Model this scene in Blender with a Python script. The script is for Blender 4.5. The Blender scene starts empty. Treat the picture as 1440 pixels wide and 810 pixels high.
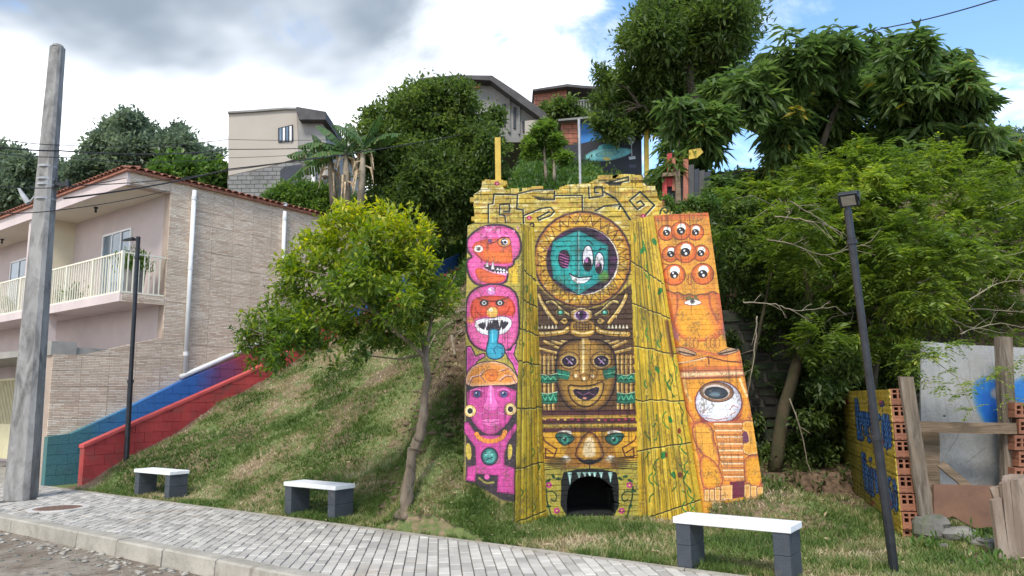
import bpy, math, random
import numpy as np
from mathutils import Vector, Matrix, noise as mn
random.seed(7); RNG = np.random.default_rng(7)
SC = bpy.context.scene; COL = SC.collection
R = math.radians

# ------------------------------------------------------------------ camera
F = 1040.0; PITCH = R(8.6); ROLL = R(0.8); EYE = 1.6
cr, sr, cp, sp = math.cos(ROLL), math.sin(ROLL), math.cos(PITCH), math.sin(PITCH)
cam = bpy.data.cameras.new('camera'); camo = bpy.data.objects.new('camera', cam); COL.objects.link(camo)
cam.sensor_width = 36; cam.lens = 36 * F / 1440; cam.clip_end = 3000; cam.clip_start = 0.05
camo.matrix_world = Matrix.Translation((0, 0, EYE)) @ Matrix.Rotation(R(90) + PITCH, 4, 'X') @ Matrix.Rotation(-ROLL, 4, 'Z')
SC.camera = camo
SC.view_settings.view_transform = 'Standard'; SC.view_settings.look = 'None'
SC.view_settings.gamma = 1; SC.view_settings.exposure = 1.22

# ------------------------------------------------------------------ node helpers
class NT:
    def __init__(s, tree): s.t = tree; s.n = tree.nodes; s.l = tree.links
    def new(s, typ, **kw):
        n = s.n.new(typ)
        for k, v in kw.items(): setattr(n, k, v)
        return n
    def set(s, sock, v):
        if v is None: return
        if hasattr(v, 'is_linked') or isinstance(v, bpy.types.NodeSocket): s.l.new(v, sock)
        else: sock.default_value = v
    def math(s, op, a, b=None, c=None, clamp=False):
        n = s.new('ShaderNodeMath', operation=op, use_clamp=clamp)
        s.set(n.inputs[0], a); s.set(n.inputs[1], b); s.set(n.inputs[2], c); return n.outputs[0]
    def mix(s, fac, a, b, typ='MIX'):
        n = s.new('ShaderNodeMix', data_type='RGBA', blend_type=typ)
        s.set(n.inputs[0], fac)
        for i, v in ((6, a), (7, b)):
            if isinstance(v, tuple): v = (*v[:3], 1)
            s.set(n.inputs[i], v)
        return n.outputs[2]
    def noise(s, vec, scale, detail=4, rough=.55, dist=0, out=0):
        n = s.new('ShaderNodeTexNoise'); s.set(n.inputs['Vector'], vec)
        n.inputs['Scale'].default_value = scale; n.inputs['Detail'].default_value = detail
        n.inputs['Roughness'].default_value = rough; n.inputs['Distortion'].default_value = dist
        return n.outputs[out]
    def ramp(s, fac, pts):
        n = s.new('ShaderNodeValToRGB'); e = n.color_ramp.elements
        while len(e) < len(pts): e.new(.5)
        for el, (p, c) in zip(e, pts):
            el.position = p; el.color = (*c, 1) if isinstance(c, tuple) else (c, c, c, 1)
        s.set(n.inputs[0], fac); return n.outputs[0]
    def rng(s, v, a, b, c=0., d=1., smooth=False):
        n = s.new('ShaderNodeMapRange', interpolation_type='SMOOTHSTEP' if smooth else 'LINEAR')
        s.set(n.inputs[0], v)
        for i, x in enumerate((a, b, c, d)): n.inputs[i + 1].default_value = x
        return n.outputs[0]
    def scalevec(s, vec, sc):
        n = s.new('ShaderNodeVectorMath', operation='MULTIPLY'); s.set(n.inputs[0], vec); n.inputs[1].default_value = sc
        return n.outputs[0]

# ------------------------------------------------------------------ world: clear sky with a bank of clouds to the left
SUN = Vector((-.18, -.60, .78)).normalized()
W = bpy.data.worlds.new('World'); SC.world = W; W.use_nodes = True
w = NT(W.node_tree); w.n.clear()
sky = w.new('ShaderNodeTexSky'); sky.sky_type = 'NISHITA'; sky.sun_disc = False
sky.sun_elevation = math.asin(SUN.z); sky.sun_rotation = math.atan2(SUN.x, SUN.y) % (2 * math.pi)
sky.air_density = 1.0; sky.dust_density = .6; sky.ozone_density = 1.6
tc = w.new('ShaderNodeTexCoord'); D = tc.outputs['Generated']
sx = w.new('ShaderNodeSeparateXYZ'); w.l.new(D, sx.inputs[0]); dx, dy, dz = sx.outputs
den = w.math('ADD', w.math('MAXIMUM', dz, 0.), .22)
cv = w.new('ShaderNodeCombineXYZ'); w.l.new(w.math('DIVIDE', dx, den), cv.inputs[0]); w.l.new(w.math('DIVIDE', dy, den), cv.inputs[1])
n1 = w.noise(cv.outputs[0], 1.25, 9, .58, .35)
n2 = w.noise(cv.outputs[0], .9, 5, .5, .2)
n3 = w.noise(cv.outputs[0], 3.2, 8, .6, .5)
left = w.rng(dx, .50, -.34, -.08, .29)
cover = w.rng(w.math('ADD', w.math('ADD', n1, left), w.math('MULTIPLY', w.math('SUBTRACT', n3, .5), w.rng(dz, .25, .45, 0, .7))), .50, .68, 0, 1, True)
wisp = w.math('MULTIPLY', w.rng(n3, .46, .75, 0, .75, True), w.rng(dx, -.1, .5, .4, 1.))
cover = w.math('MAXIMUM', cover, wisp, clamp=True)
# grey underside of the cloud bank, high up on the left; bright where it thins towards the horizon
hi = w.rng(w.math('ADD', dz, w.math('MULTIPLY', w.math('SUBTRACT', n2, .5), .75)), .30, .47, 0, 1, True)
dark = w.math('MULTIPLY', hi, w.rng(w.math('ADD', dx, w.math('MULTIPLY', w.math('SUBTRACT', n1, .5), .9)), .10, -.16, 0, 1, True))
dark = w.math('MAXIMUM', dark, w.rng(n3, .60, .8, 0, .35, True))
n4 = w.noise(cv.outputs[0], 4.5, 6, .6, .3)
dark = w.math('MAXIMUM', dark, w.math('MULTIPLY', w.rng(n4, .40, .62, 0, .55, True), w.rng(dz, .20, .34, 0, 1)))
cc = w.mix(dark, (1.06, 1.09, 1.14), (.18, .22, .27))
bg1 = w.new('ShaderNodeBackground'); bg1.inputs[1].default_value = .115
hs = w.new('ShaderNodeHueSaturation'); hs.inputs['Saturation'].default_value = 1.12; hs.inputs['Value'].default_value = 1.25
w.l.new(sky.outputs[0], hs.inputs['Color']); w.l.new(hs.outputs[0], bg1.inputs[0])
bg2 = w.new('ShaderNodeBackground'); bg2.inputs[1].default_value = .88; w.l.new(cc, bg2.inputs[0])
mx = w.new('ShaderNodeMixShader'); w.l.new(cover, mx.inputs[0]); w.l.new(bg1.outputs[0], mx.inputs[1]); w.l.new(bg2.outputs[0], mx.inputs[2])
wo = w.new('ShaderNodeOutputWorld'); w.l.new(mx.outputs[0], wo.inputs[0])
sl = bpy.data.lights.new('sun', 'SUN'); sl.energy = 1.55; sl.angle = R(14); sl.color = (1, .95, .86)
so = bpy.data.objects.new('sun', sl); COL.objects.link(so); so.rotation_euler = SUN.to_track_quat('Z', 'Y').to_euler()

# ------------------------------------------------------------------ geometry of the place
def ray(px, py):
    x = (px - 720) / F; y = (405 - py) / F
    x, y = x * cr + y * sr, -x * sr + y * cr
    return (x, cp - y * sp, sp + y * cp)
def proj(X, Y, Z):
    Z = Z - EYE; d = Y * cp + Z * sp; y = (-Y * sp + Z * cp) / d; x = X / d
    x, y = x * cr - y * sr, x * sr + y * cr
    return 720 + F * x, 405 - F * y
def at(px, py, Y):
    r = ray(px, py); k = Y / r[1]; return Vector((r[0] * k, Y, EYE + r[2] * k))
def onz(px, py, z=0):
    r = ray(px, py); k = (z - EYE) / r[2]; return Vector((r[0] * k, r[1] * k, z))
# street frame: a runs left along the kerb, b runs back from the road
US = Vector((.589, .808, 0)).normalized(); VS = Vector((-US.y, US.x, 0))
def S(a, b, z=0): return VS * a + US * b + Vector((0, 0, z))
def AB(p): return p[0] * VS.x + p[1] * VS.y, p[0] * US.x + p[1] * US.y
def onA(px, py, A):
    r = Vector(ray(px, py)); k = A / (r.x * VS.x + r.y * VS.y); p = r * k; return (p.x * US.x + p.y * US.y, EYE + p.z)
def onB(px, py, B):
    r = Vector(ray(px, py)); k = B / (r.x * US.x + r.y * US.y); p = r * k; return (p.x * VS.x + p.y * VS.y, EYE + p.z)
def lerp(x, pts):
    return float(np.interp(x, [p[0] for p in pts], [p[1] for p in pts]))
def ss(x, a, b):
    t = min(1, max(0, (x - a) / (b - a))); return t * t * (3 - 2 * t)
def hill(X, Y, rough=True):
    a, b = AB((X, Y))
    hm = lerp(b, [(6.7, 0), (7.3, .03), (9, .84), (11.5, 2.3), (13, 3.15), (19, 5.7), (20.3, 6.9), (22, 9.0), (24, 10.2), (30, 11), (60, 13), (200, 16)])
    hm += .15 * ss(a, 13., 15.2) * ss(b, 6.95, 7.6) * (1 - ss(b, 10, 11.5))
    if a > 15.9:
        k = ss(a, 15.9, 16.1); hm = hm * (1 - k) + (lerp(b, [(14, 0), (18.6, 2), (19.8, 6.4), (22, 9.4), (24, 10.6), (30, 11.5), (200, 16)])) * k
    hr = lerp(Y, [(8.75, .03), (9.25, .24), (9.75, .55), (11, 1.75), (13, 3.0), (17, 3.7), (20, 4.6), (25, 7.2), (30, 9.5), (60, 12), (200, 16)])
    if X > -.68 and Y < 10.3: hr *= 1 - .62 * ss(X, -.68, -.04)
    ht = lerp(Y, [(9, 0), (11.55, 0), (11.7, 3.6), (14, 4.7), (17, 6.1), (22, 8.5), (40, 9.8), (200, 16)])
    hx = lerp(Y, [(8.4, 0), (9.1, .03), (9.7, .30), (11.5, .38), (13.4, .5), (13.7, 3.0), (17, 5.0), (22, 8.3), (40, 9.8), (200, 16)])
    if X < -.7: k = ss(X, -1.9, -.9); h = hm * (1 - k) + max(hm, hr) * k
    elif X < .45:
        k = ss(X, -.06 if Y < 10.4 else -.7, .02 if Y < 10.4 else .4); h = max(hm, hr) * (1 - k) + ht * k
    else:
        k = ss(X, 2.38 if Y < 10.4 else 2.2, 2.5 if Y < 10.4 else 3.4); h = ht * (1 - k) + hx * k
        if X > 3.6 and Y < 12: h *= 1 - .75 * ss(X, 3.6, 4.6)
    if rough and h > .02 and a < 15.8:
        v = Vector((X, Y, 0)); amp = min(1, h * 2)
        h += (mn.noise(v * 1.1) * .10 + mn.noise(v * 3.1) * .05 + mn.noise(v * 8) * .02) * amp
        if -2 < X < 0 and 10.2 < Y < 18: h += (abs(mn.noise(v * 4.3)) * .25 - .05) * ss(X, -2, -1.2)
    if b < 6.80: h = -.28
    elif b < 6.9: h = min(h, 0.0)
    return h
def onT(px, py, y0=5, y1=45):
    Y = y0
    while Y < y1:
        p = at(px, py, Y)
        if p.z < hill(p.x, Y): return p
        Y += .03
    return at(px, py, y1)

# ------------------------------------------------------------------ object helpers
class MB:
    def __init__(s): s.v = []; s.f = []; s.uv = []; s.tint = []; s.hasuv = False
    def vert(s, p, uv=None, tint=0.):
        s.v.append(tuple(p)); s.uv.append(uv or (0, 0)); s.tint.append(tint)
        if uv: s.hasuv = True
        return len(s.v) - 1
    def box(s, o, ex, ey, ez, tint=0., bev=0):
        o, ex, ey, ez = Vector(o), Vector(ex), Vector(ey), Vector(ez); n = len(s.v)
        for k in (0, 1):
            for (i, j) in ((0, 0), (1, 0), (1, 1), (0, 1)): s.vert(o + ex * i + ey * j + ez * k, None, tint)
        fs = ((0, 3, 2, 1), (4, 5, 6, 7), (0, 1, 5, 4), (1, 2, 6, 5), (2, 3, 7, 6), (3, 0, 4, 7))
        if ex.cross(ey).dot(ez) < 0: fs = tuple(tuple(reversed(f)) for f in fs)
        s.f += [tuple(n + i for i in f) for f in fs]
    def prism(s, front, back, uvf=None, tint=0.):
        n = len(s.v); m = len(front)
        for p in front: s.vert(p, uvf(p) if uvf else None, tint)
        for p in back: s.vert(p, uvf(p) if uvf else None, tint)
        s.f.append(tuple(range(n, n + m))); s.f.append(tuple(range(n + 2 * m - 1, n + m - 1, -1)))
        for i in range(m):
            j = (i + 1) % m; s.f.append((n + j, n + i, n + m + i, n + m + j))
    def tube(s, pts, rad, n=8, cap=True, tint=0.):
        pts = [Vector(p) for p in pts]; rings = []
        for i, p in enumerate(pts):
            d = (pts[min(i + 1, len(pts) - 1)] - pts[max(i - 1, 0)]).normalized()
            up = Vector((0, 0, 1)) if abs(d.z) < .9 else Vector((0, 1, 0))
            x = d.cross(up).normalized(); y = x.cross(d)
            r = rad[i] if isinstance(rad, (list, tuple)) else rad
            rings.append([s.vert(p + x * r * math.cos(2 * math.pi * (k + .5) / n) + y * r * math.sin(2 * math.pi * (k + .5) / n), None, tint) for k in range(n)])
        for A, B in zip(rings, rings[1:]):
            for k in range(n): s.f.append((A[k], A[(k + 1) % n], B[(k + 1) % n], B[k]))
        if cap: s.f.append(tuple(reversed(rings[0]))); s.f.append(tuple(rings[-1]))
    def add(s, o):
        n = len(s.v); s.v += o.v; s.uv += o.uv; s.tint += o.tint; s.f += [tuple(i + n for i in f) for f in o.f]; s.hasuv |= o.hasuv
    def build(s, name, mat, parent=None, smooth=False, kind=None, bevel=0):
        inv = PM[parent.name].inverted() if parent is not None else None
        me = bpy.data.meshes.new(name)
        vs = [inv @ Vector(v) for v in s.v] if inv is not None else s.v
        me.from_pydata(vs, [], s.f)
        if s.hasuv:
            ul = me.uv_layers.new(name='UVMap'); li = np.zeros(len(me.loops), np.int32); me.loops.foreach_get('vertex_index', li)
            ul.data.foreach_set('uv', np.array(s.uv, np.float32)[li].ravel())
        if any(s.tint):
            at_ = me.attributes.new('tint', 'FLOAT', 'POINT'); at_.data.foreach_set('value', np.array(s.tint, np.float32))
        if smooth: me.polygons.foreach_set('use_smooth', [True] * len(me.polygons))
        me.materials.append(mat); me.update()
        o = bpy.data.objects.new(name, me); COL.objects.link(o)
        if parent is not None: o.parent = parent; PM[o.name] = PM[parent.name]
        else: PM[o.name] = Matrix.Identity(4)
        if kind: o['kind'] = kind
        if bevel:
            m = o.modifiers.new('bevel', 'BEVEL'); m.width = bevel; m.segments = 2; m.limit_method = 'ANGLE'
        return o
PM = {}
def thing(name, label, cat, loc, rz=0, group=None):
    o = bpy.data.objects.new(name, None); COL.objects.link(o); o.empty_display_size = .2
    o.location = loc; o.rotation_euler = (0, 0, rz); o['label'] = label; o['category'] = cat
    if group: o['group'] = group
    PM[o.name] = Matrix.Translation(Vector(loc)) @ Matrix.Rotation(rz, 4, 'Z'); return o
def tag(o, label, cat, group=None):
    o['label'] = label; o['category'] = cat
    if group: o['group'] = group
    return o
def copy_tree(o, parent=None):
    c = o.copy(); COL.objects.link(c)
    if parent is not None: c.parent = parent
    for ch in [x for x in o.children]: copy_tree(ch, c)
    return c
def fast(name, verts, faces, mat, parent=None, tint=None, kind=None, smooth=False):
    """numpy mesh: verts Nx3 (world), faces Mxk"""
    me = bpy.data.meshes.new(name); verts = np.asarray(verts, np.float64)
    if parent is not None:
        m = np.array(PM[parent.name].inverted()); verts = verts @ m[:3, :3].T + m[:3, 3]
    k = faces.shape[1]
    me.vertices.add(len(verts)); me.vertices.foreach_set('co', verts.astype(np.float32).ravel())
    me.loops.add(faces.size); me.loops.foreach_set('vertex_index', faces.astype(np.int32).ravel())
    me.polygons.add(len(faces)); me.polygons.foreach_set('loop_start', np.arange(0, faces.size, k, dtype=np.int32))
    me.polygons.foreach_set('loop_total', np.full(len(faces), k, np.int32))
    if tint is not None:
        a = me.attributes.new('tint', 'FLOAT', 'POINT'); a.data.foreach_set('value', np.asarray(tint, np.float32))
    if smooth: me.polygons.foreach_set('use_smooth', np.ones(len(faces), bool))
    me.update(calc_edges=True); me.materials.append(mat)
    o = bpy.data.objects.new(name, me); COL.objects.link(o)
    if parent is not None: o.parent = parent; PM[o.name] = PM[parent.name]
    if kind: o['kind'] = kind
    return o
def clip(subject, rect):
    """Sutherland-Hodgman: any polygon by a convex CCW polygon (2D)"""
    out = list(subject); n = len(rect)
    for i in range(n):
        a = rect[i]; b = rect[(i + 1) % n]; inp = out; out = []
        if not inp: return []
        f = lambda p: (b[0] - a[0]) * (p[1] - a[1]) - (b[1] - a[1]) * (p[0] - a[0])
        for j in range(len(inp)):
            p = inp[j]; q = inp[(j + 1) % len(inp)]; fp, fq = f(p), f(q)
            if fp >= 0: out.append(p)
            if (fp >= 0) != (fq >= 0):
                t = fp / (fp - fq); out.append((p[0] + (q[0] - p[0]) * t, p[1] + (q[1] - p[1]) * t))
    return out
def area(p): return .5 * sum(p[i][0] * p[(i + 1) % len(p)][1] - p[(i + 1) % len(p)][0] * p[i][1] for i in range(len(p)))
def ccw(p): return p if area(p) > 0 else list(reversed(p))
def coursed(outline, bw, bh, joint, s0=0, z0=0, jit=0., stagger=.5, minarea=.12):
    """pieces of a coursed wall inside outline (2D)"""
    outline = ccw(outline); xs = [p[0] for p in outline]; zs = [p[1] for p in outline]; res = []
    r = math.floor((min(zs) - z0) / bh)
    while z0 + r * bh < max(zs):
        za, zb = z0 + r * bh + joint / 2, z0 + (r + 1) * bh - joint / 2
        off = s0 + (stagger * bw if r % 2 else 0); c = math.floor((min(xs) - off) / bw)
        while off + c * bw < max(xs):
            j1 = random.uniform(-jit, jit) * bw
            xa, xb = off + c * bw + joint / 2 + j1 * 0, off + (c + 1) * bw - joint / 2
            e = jit * bh * .5
            rc = [(xa + random.uniform(-e, e), za + random.uniform(-e, e)), (xb + random.uniform(-e, e), za + random.uniform(-e, e)),
                  (xb + random.uniform(-e, e), zb + random.uniform(-e, e)), (xa + random.uniform(-e, e), zb + random.uniform(-e, e))]
            p = clip(outline, rc)
            if len(p) >= 3:
                q = [p[0]]
                for t in p[1:]:
                    if abs(t[0] - q[-1][0]) + abs(t[1] - q[-1][1]) > 1e-4: q.append(t)
                if len(q) > 3 and abs(q[0][0] - q[-1][0]) + abs(q[0][1] - q[-1][1]) < 1e-4: q.pop()
                if len(q) >= 3 and area(q) > minarea * bw * bh: res.append(q)
            c += 1
        r += 1
    return res
def pieces(polys, P, nrm, proud, back, name, stuffname, mat, parent, uvf=None, limit=300, pj=0., visible=None):
    """extrude 2D polys mapped by P(s,z)->world along nrm; the nearest become objects, the rest one stuff part"""
    L = []
    for q in polys:
        c = P(sum(p[0] for p in q) / len(q), sum(p[1] for p in q) / len(q)); L.append(((c - Vector((0, 0, EYE))).length, q, c))
    def inview(c):
        x, y = proj(*c); return -10 < x < 1450 and -10 < y < 820 and c.y > 0
    L.sort(key=lambda t: (0 if (inview(t[2]) and (visible is None or visible(t[2]))) else 1, t[0]))
    rest = MB()
    for i, (d, q, c) in enumerate(L):
        pr = proud + random.uniform(-pj, pj); t = random.uniform(-.5, .5)
        fr = [P(*p) + nrm * pr for p in q]; bk = [P(*p) - nrm * back for p in q]
        m = MB() if i < limit else rest
        m.prism(fr, bk, uvf, 0. if i < limit else t)
        if i < limit: m.build(name, mat, parent)
    if rest.v: rest.build(stuffname, mat, parent, kind='stuff')

# ------------------------------------------------------------------ materials
MATS = {}
def base(name):
    m = bpy.data.materials.new(name); m.use_nodes = True; t = NT(m.node_tree); b = t.n['Principled BSDF']; return m, t, b
def tintval(t, k):
    oi = t.new('ShaderNodeObjectInfo'); at_ = t.new('ShaderNodeAttribute', attribute_name='tint')
    return t.math('ADD', 1., t.math('MULTIPLY', t.math('ADD', t.math('SUBTRACT', oi.outputs['Random'], .5), at_.outputs['Fac']), k))
def M(name, c1, c2, scale=3., rough=.85, bump=.3, bscale=None, detail=5, rnd=0., stain=None, metal=0., stretch=(1, 1, 1), lo=.35, hi=.65, bdist=.02):
    if name in MATS: return MATS[name]
    m, t, b = base(name); g = t.new('ShaderNodeNewGeometry').outputs['Position']
    v = t.scalevec(g, stretch)
    col = t.mix(t.rng(t.noise(v, scale, detail, .6), lo, hi), c1, c2)
    if stain: col = t.mix(t.rng(t.noise(v, stain[1], 6, .65, .6), stain[2], stain[3]), col, stain[0])
    if rnd:
        hv = t.new('ShaderNodeHueSaturation'); t.set(hv.inputs['Color'], col); t.set(hv.inputs['Value'], tintval(t, rnd)); col = hv.outputs[0]
    t.set(b.inputs['Base Color'], col); b.inputs['Roughness'].default_value = rough; b.inputs['Metallic'].default_value = metal
    if bump:
        bn = t.new('ShaderNodeBump'); bn.inputs['Strength'].default_value = bump; bn.inputs['Distance'].default_value = bdist
        t.set(bn.inputs['Height'], t.noise(v, bscale or scale * 6, 6, .6)); t.l.new(bn.outputs[0], b.inputs['Normal'])
    MATS[name] = m; return m
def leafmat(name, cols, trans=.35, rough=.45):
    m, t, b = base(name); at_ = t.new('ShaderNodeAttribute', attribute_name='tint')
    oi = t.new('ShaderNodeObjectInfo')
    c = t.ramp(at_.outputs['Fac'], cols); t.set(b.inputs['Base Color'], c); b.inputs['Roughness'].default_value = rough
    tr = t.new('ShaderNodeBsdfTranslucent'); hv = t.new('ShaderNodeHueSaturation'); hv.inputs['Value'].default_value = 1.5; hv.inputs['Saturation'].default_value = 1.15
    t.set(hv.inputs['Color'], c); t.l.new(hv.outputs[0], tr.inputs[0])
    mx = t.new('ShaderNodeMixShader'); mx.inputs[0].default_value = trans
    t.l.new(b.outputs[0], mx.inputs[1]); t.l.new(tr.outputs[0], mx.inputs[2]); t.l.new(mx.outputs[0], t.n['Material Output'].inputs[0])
    return m
def srgb(c): return tuple((x / 255) ** 2.2 for x in c)
m_conc = M('concrete', (.36, .34, .31), (.25, .24, .22), 2.5, .9, .4, 30, stain=((.16, .15, .13), 1.3, .58, .75))
m_kerb = M('kerb_concrete', (.40, .37, .32), (.27, .25, .21), 3, .9, .5, 25, stain=((.15, .13, .10), 2., .55, .75), rnd=.12)
m_kerbtop = M('kerb_top', (.62, .60, .57), (.42, .40, .37), 5, .85, .3, 30)
m_paver = M('paver', (.50, .475, .43), (.38, .36, .33), 2.2, .85, .35, 60, rnd=.42, stain=((.33, .25, .17), .55, .56, .75))
m_sandbed = M('sand_joint', (.13, .12, .10), (.08, .075, .06), 8, .95, .2)
m_pole = M('pole_concrete', (.34, .33, .315), (.25, .24, .23), 3., .85, .45, 40, stain=((.11, .105, .10), 1.7, .44, .68), stretch=(2.2, 2.2, .8))
m_dark = M('bench_paint', (.055, .065, .080), (.040, .048, .06), 6, .65, .3, 60, stain=((.14, .12, .10), 5, .62, .78))
m_seat = M('white_paint', (.80, .81, .83), (.70, .71, .72), 4, .6, .15, 40, stain=((.55, .52, .47), 5, .53, .72))
m_lamp = M('lamp_metal', (.035, .038, .045), (.02, .022, .026), 10, .4, .05, metal=.4)
m_glassl = M('lamp_lens', (.35, .32, .27), (.28, .26, .22), 20, .2, 0)
m_pink = M('pink_plaster', (.53, .445, .425), (.47, .395, .38), 1.5, .8, .1, 30)
m_cream = M('cream_plaster', (.62, .56, .42), (.56, .50, .37), 1.2, .8, .1, 30)
m_ceil = M('ceiling_paint', (.60, .55, .45), (.54, .49, .40), 1, .8, .05)
m_fascia = M('fascia_paint', (.62, .53, .52), (.54, .46, .45), 1.6, .8, .1, stain=((.36, .32, .3), 2, .6, .8))
m_rail = M('rail_paint', (.76, .73, .60), (.70, .67, .54), 6, .45, .05)
m_gate = M('gate_paint', (.60, .55, .34), (.52, .47, .28), 4, .5, .1)
m_wframe = M('window_frame', (.75, .75, .74), (.68, .68, .68), 6, .4, 0)
m_pipe = M('pvc_pipe', (.76, .76, .75), (.66, .66, .64), 3, .4, .05)
m_rooft = M('clay_tile', (.33, .13, .08), (.20, .08, .05), 4, .8, .3, 40, rnd=.35, stain=((.12, .08, .06), 3, .6, .8))
m_red = M('red_paint', (.46, .055, .05), (.34, .035, .035), 2.2, .75, .35, 30, rnd=.22, stain=((.20, .07, .055), 2.6, .50, .72))
m_redcap = M('red_paint_cap', (.55, .09, .08), (.48, .06, .06), 3, .7, .2)
m_step = M('step_concrete', (.30, .32, .33), (.20, .22, .23), 3, .9, .3)
m_wood = M('old_wood', (.20, .155, .11), (.09, .07, .05), 2.2, .9, .6, 14, stretch=(9, 9, .7), stain=((.26, .23, .19), 3, .5, .7))
m_woodh = M('old_plank', (.24, .17, .11), (.11, .08, .05), 2.2, .9, .6, 14, stretch=(.7, 3, 9))
m_slab = M('slab_wood', (.34, .27, .21), (.20, .145, .105), 1.6, .9, .8, 9, stretch=(5, 5, .8), stain=((.12, .09, .07), 3, .55, .75))
m_brown = M('brown_board', (.24, .125, .075), (.16, .085, .055), 2.5, .7, .2, stain=((.09, .06, .04), 3, .55, .75))
m_wstone = M('shaded_wall_stone', (.055, .052, .042), (.022, .022, .018), 3, .95, .7, 14, rnd=.3, stain=((.03, .055, .018), 2.2, .45, .62))  # stone colour darkened to carry the wall's deep shade, with moss stain
m_stone = M('stone', (.22, .21, .19), (.11, .105, .095), 3, .9, .7, 14, rnd=.3, stain=((.08, .10, .05), 3, .5, .7))
m_clay = M('hollow_brick', (.30, .125, .07), (.20, .08, .045), 5, .85, .3, 30, rnd=.25)
m_claydk = M('brick_inside_shade', (.05, .022, .014), (.03, .015, .01), 5, .9, 0)  # clay darkened to carry the shade inside hollow bricks
m_greyb = M('grey_block', (.25, .25, .24), (.16, .16, .155), 1.5, .9, .4, 20, rnd=.22)
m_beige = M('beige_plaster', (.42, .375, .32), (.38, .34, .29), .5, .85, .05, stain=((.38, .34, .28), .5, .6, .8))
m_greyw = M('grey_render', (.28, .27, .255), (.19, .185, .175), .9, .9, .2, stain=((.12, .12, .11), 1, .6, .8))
m_redb = M('far_brick', (.38, .15, .10), (.28, .10, .065), 3, .9, .2, rnd=.25)
m_roofd = M('dark_roof', (.085, .08, .08), (.05, .047, .047), 2, .8, .2)
m_darkw = M('dark_wall', (.05, .055, .07), (.035, .04, .05), 2, .85, .2)
m_blue = M('blue_panel', (.03, .22, .62), (.02, .17, .52), 1, .5, .05)
m_ypost = M('yellow_post', (.60, .42, .06), (.45, .30, .05), 4, .7, .2)
m_wire = M('wire', (.03, .03, .033), (.02, .02, .02), 3, .6, 0)
m_bark = M('bark', (.20, .155, .11), (.09, .07, .05), 6, .9, .7, 22, stretch=(2, 2, .6), stain=((.20, .20, .15), 5, .55, .7))
m_mossy = M('mossy_bark', (.085, .06, .035), (.045, .05, .02), 5, .95, .7, 18, stretch=(2, 2, .8))
m_barkd = M('dark_bark', (.09, .07, .045), (.04, .032, .022), 5, .9, .6, 18, stretch=(2, 2, .6))
m_barkl = M('pale_twig', (.30, .25, .18), (.18, .15, .11), 5, .9, .3)
m_deadleaf = M('dead_leaf', (.30, .19, .10), (.55, .45, .30), 9, .8, 0)
m_pot = M('pot', (.22, .21, .2), (.16, .155, .15), 4, .7, .1)
m_black = M('chamber_dark', (.008, .008, .009), (.004, .004, .004), 4, .95, .1)  # near-black colour carries the darkness inside the mouth opening
m_man = M('manhole_metal', (.30, .19, .14), (.20, .13, .10), 8, .7, .4, 60)
m_mortar = M('mortar', (.14, .125, .10), (.09, .08, .065), 6, .95, .3)
def glassm(name, c, rough=.08):
    m, t, b = base(name); g = t.new('ShaderNodeNewGeometry').outputs['Position']
    t.set(b.inputs['Base Color'], t.mix(t.rng(t.noise(g, 1.5, 2), .4, .6), c, tuple(x * .6 for x in c)))
    b.inputs['Roughness'].default_value = rough; b.inputs['Specular IOR Level'].default_value = .9; return m
m_glass = glassm('window_glass', (.10, .18, .26))
# split-stone cladding: thin strips of beige and brown stone (relief and colour), coordinates in metres from the UV map
def cladding():
    m, t, b = base('stone_strip_tile'); uv = t.new('ShaderNodeUVMap').outputs[0]
    def brk(w_, h_, sq):
        n = t.new('ShaderNodeTexBrick'); t.l.new(uv, n.inputs['Vector']); n.offset = .37; n.squash = sq; n.squash_frequency = 3
        n.inputs['Scale'].default_value = 1; n.inputs['Brick Width'].default_value = w_; n.inputs['Row Height'].default_value = h_
        n.inputs['Mortar Size'].default_value = .0035; n.inputs['Mortar Smooth'].default_value = .3; n.inputs['Bias'].default_value = .05
        n.inputs['Color1'].default_value = (0, 0, 0, 1); n.inputs['Color2'].default_value = (1, 1, 1, 1); n.inputs['Mortar'].default_value = (.5, .5, .5, 1)
        return n
    n = brk(.17, .036, 1.4)
    c = t.ramp(n.outputs['Color'], [(0, (.52, .36, .27)), (.3, (.70, .56, .42)), (.6, (.78, .65, .51)), (.85, (.62, .47, .36)), (1, (.82, .71, .58))])
    c = t.mix(n.outputs['Fac'], c, (.34, .24, .17))
    g = t.new('ShaderNodeNewGeometry').outputs['Position']
    c = t.mix(t.rng(t.noise(g, .8, 5), .45, .75, 0, .35), c, (.44, .35, .28))
    hv = t.new('ShaderNodeHueSaturation'); t.set(hv.inputs['Color'], c); t.set(hv.inputs['Value'], tintval(t, .14))
    t.l.new(hv.outputs[0], b.inputs['Base Color']); b.inputs['Roughness'].default_value = .75
    bn = t.new('ShaderNodeBump'); bn.inputs['Strength'].default_value = .8; bn.inputs['Distance'].default_value = .02
    t.l.new(t.math('ADD', n.outputs['Color'], t.math('MULTIPLY', n.outputs['Fac'], -1.2)), bn.inputs['Height']); t.l.new(bn.outputs[0], b.inputs['Normal'])
    return m
m_tile = cladding()
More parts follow.
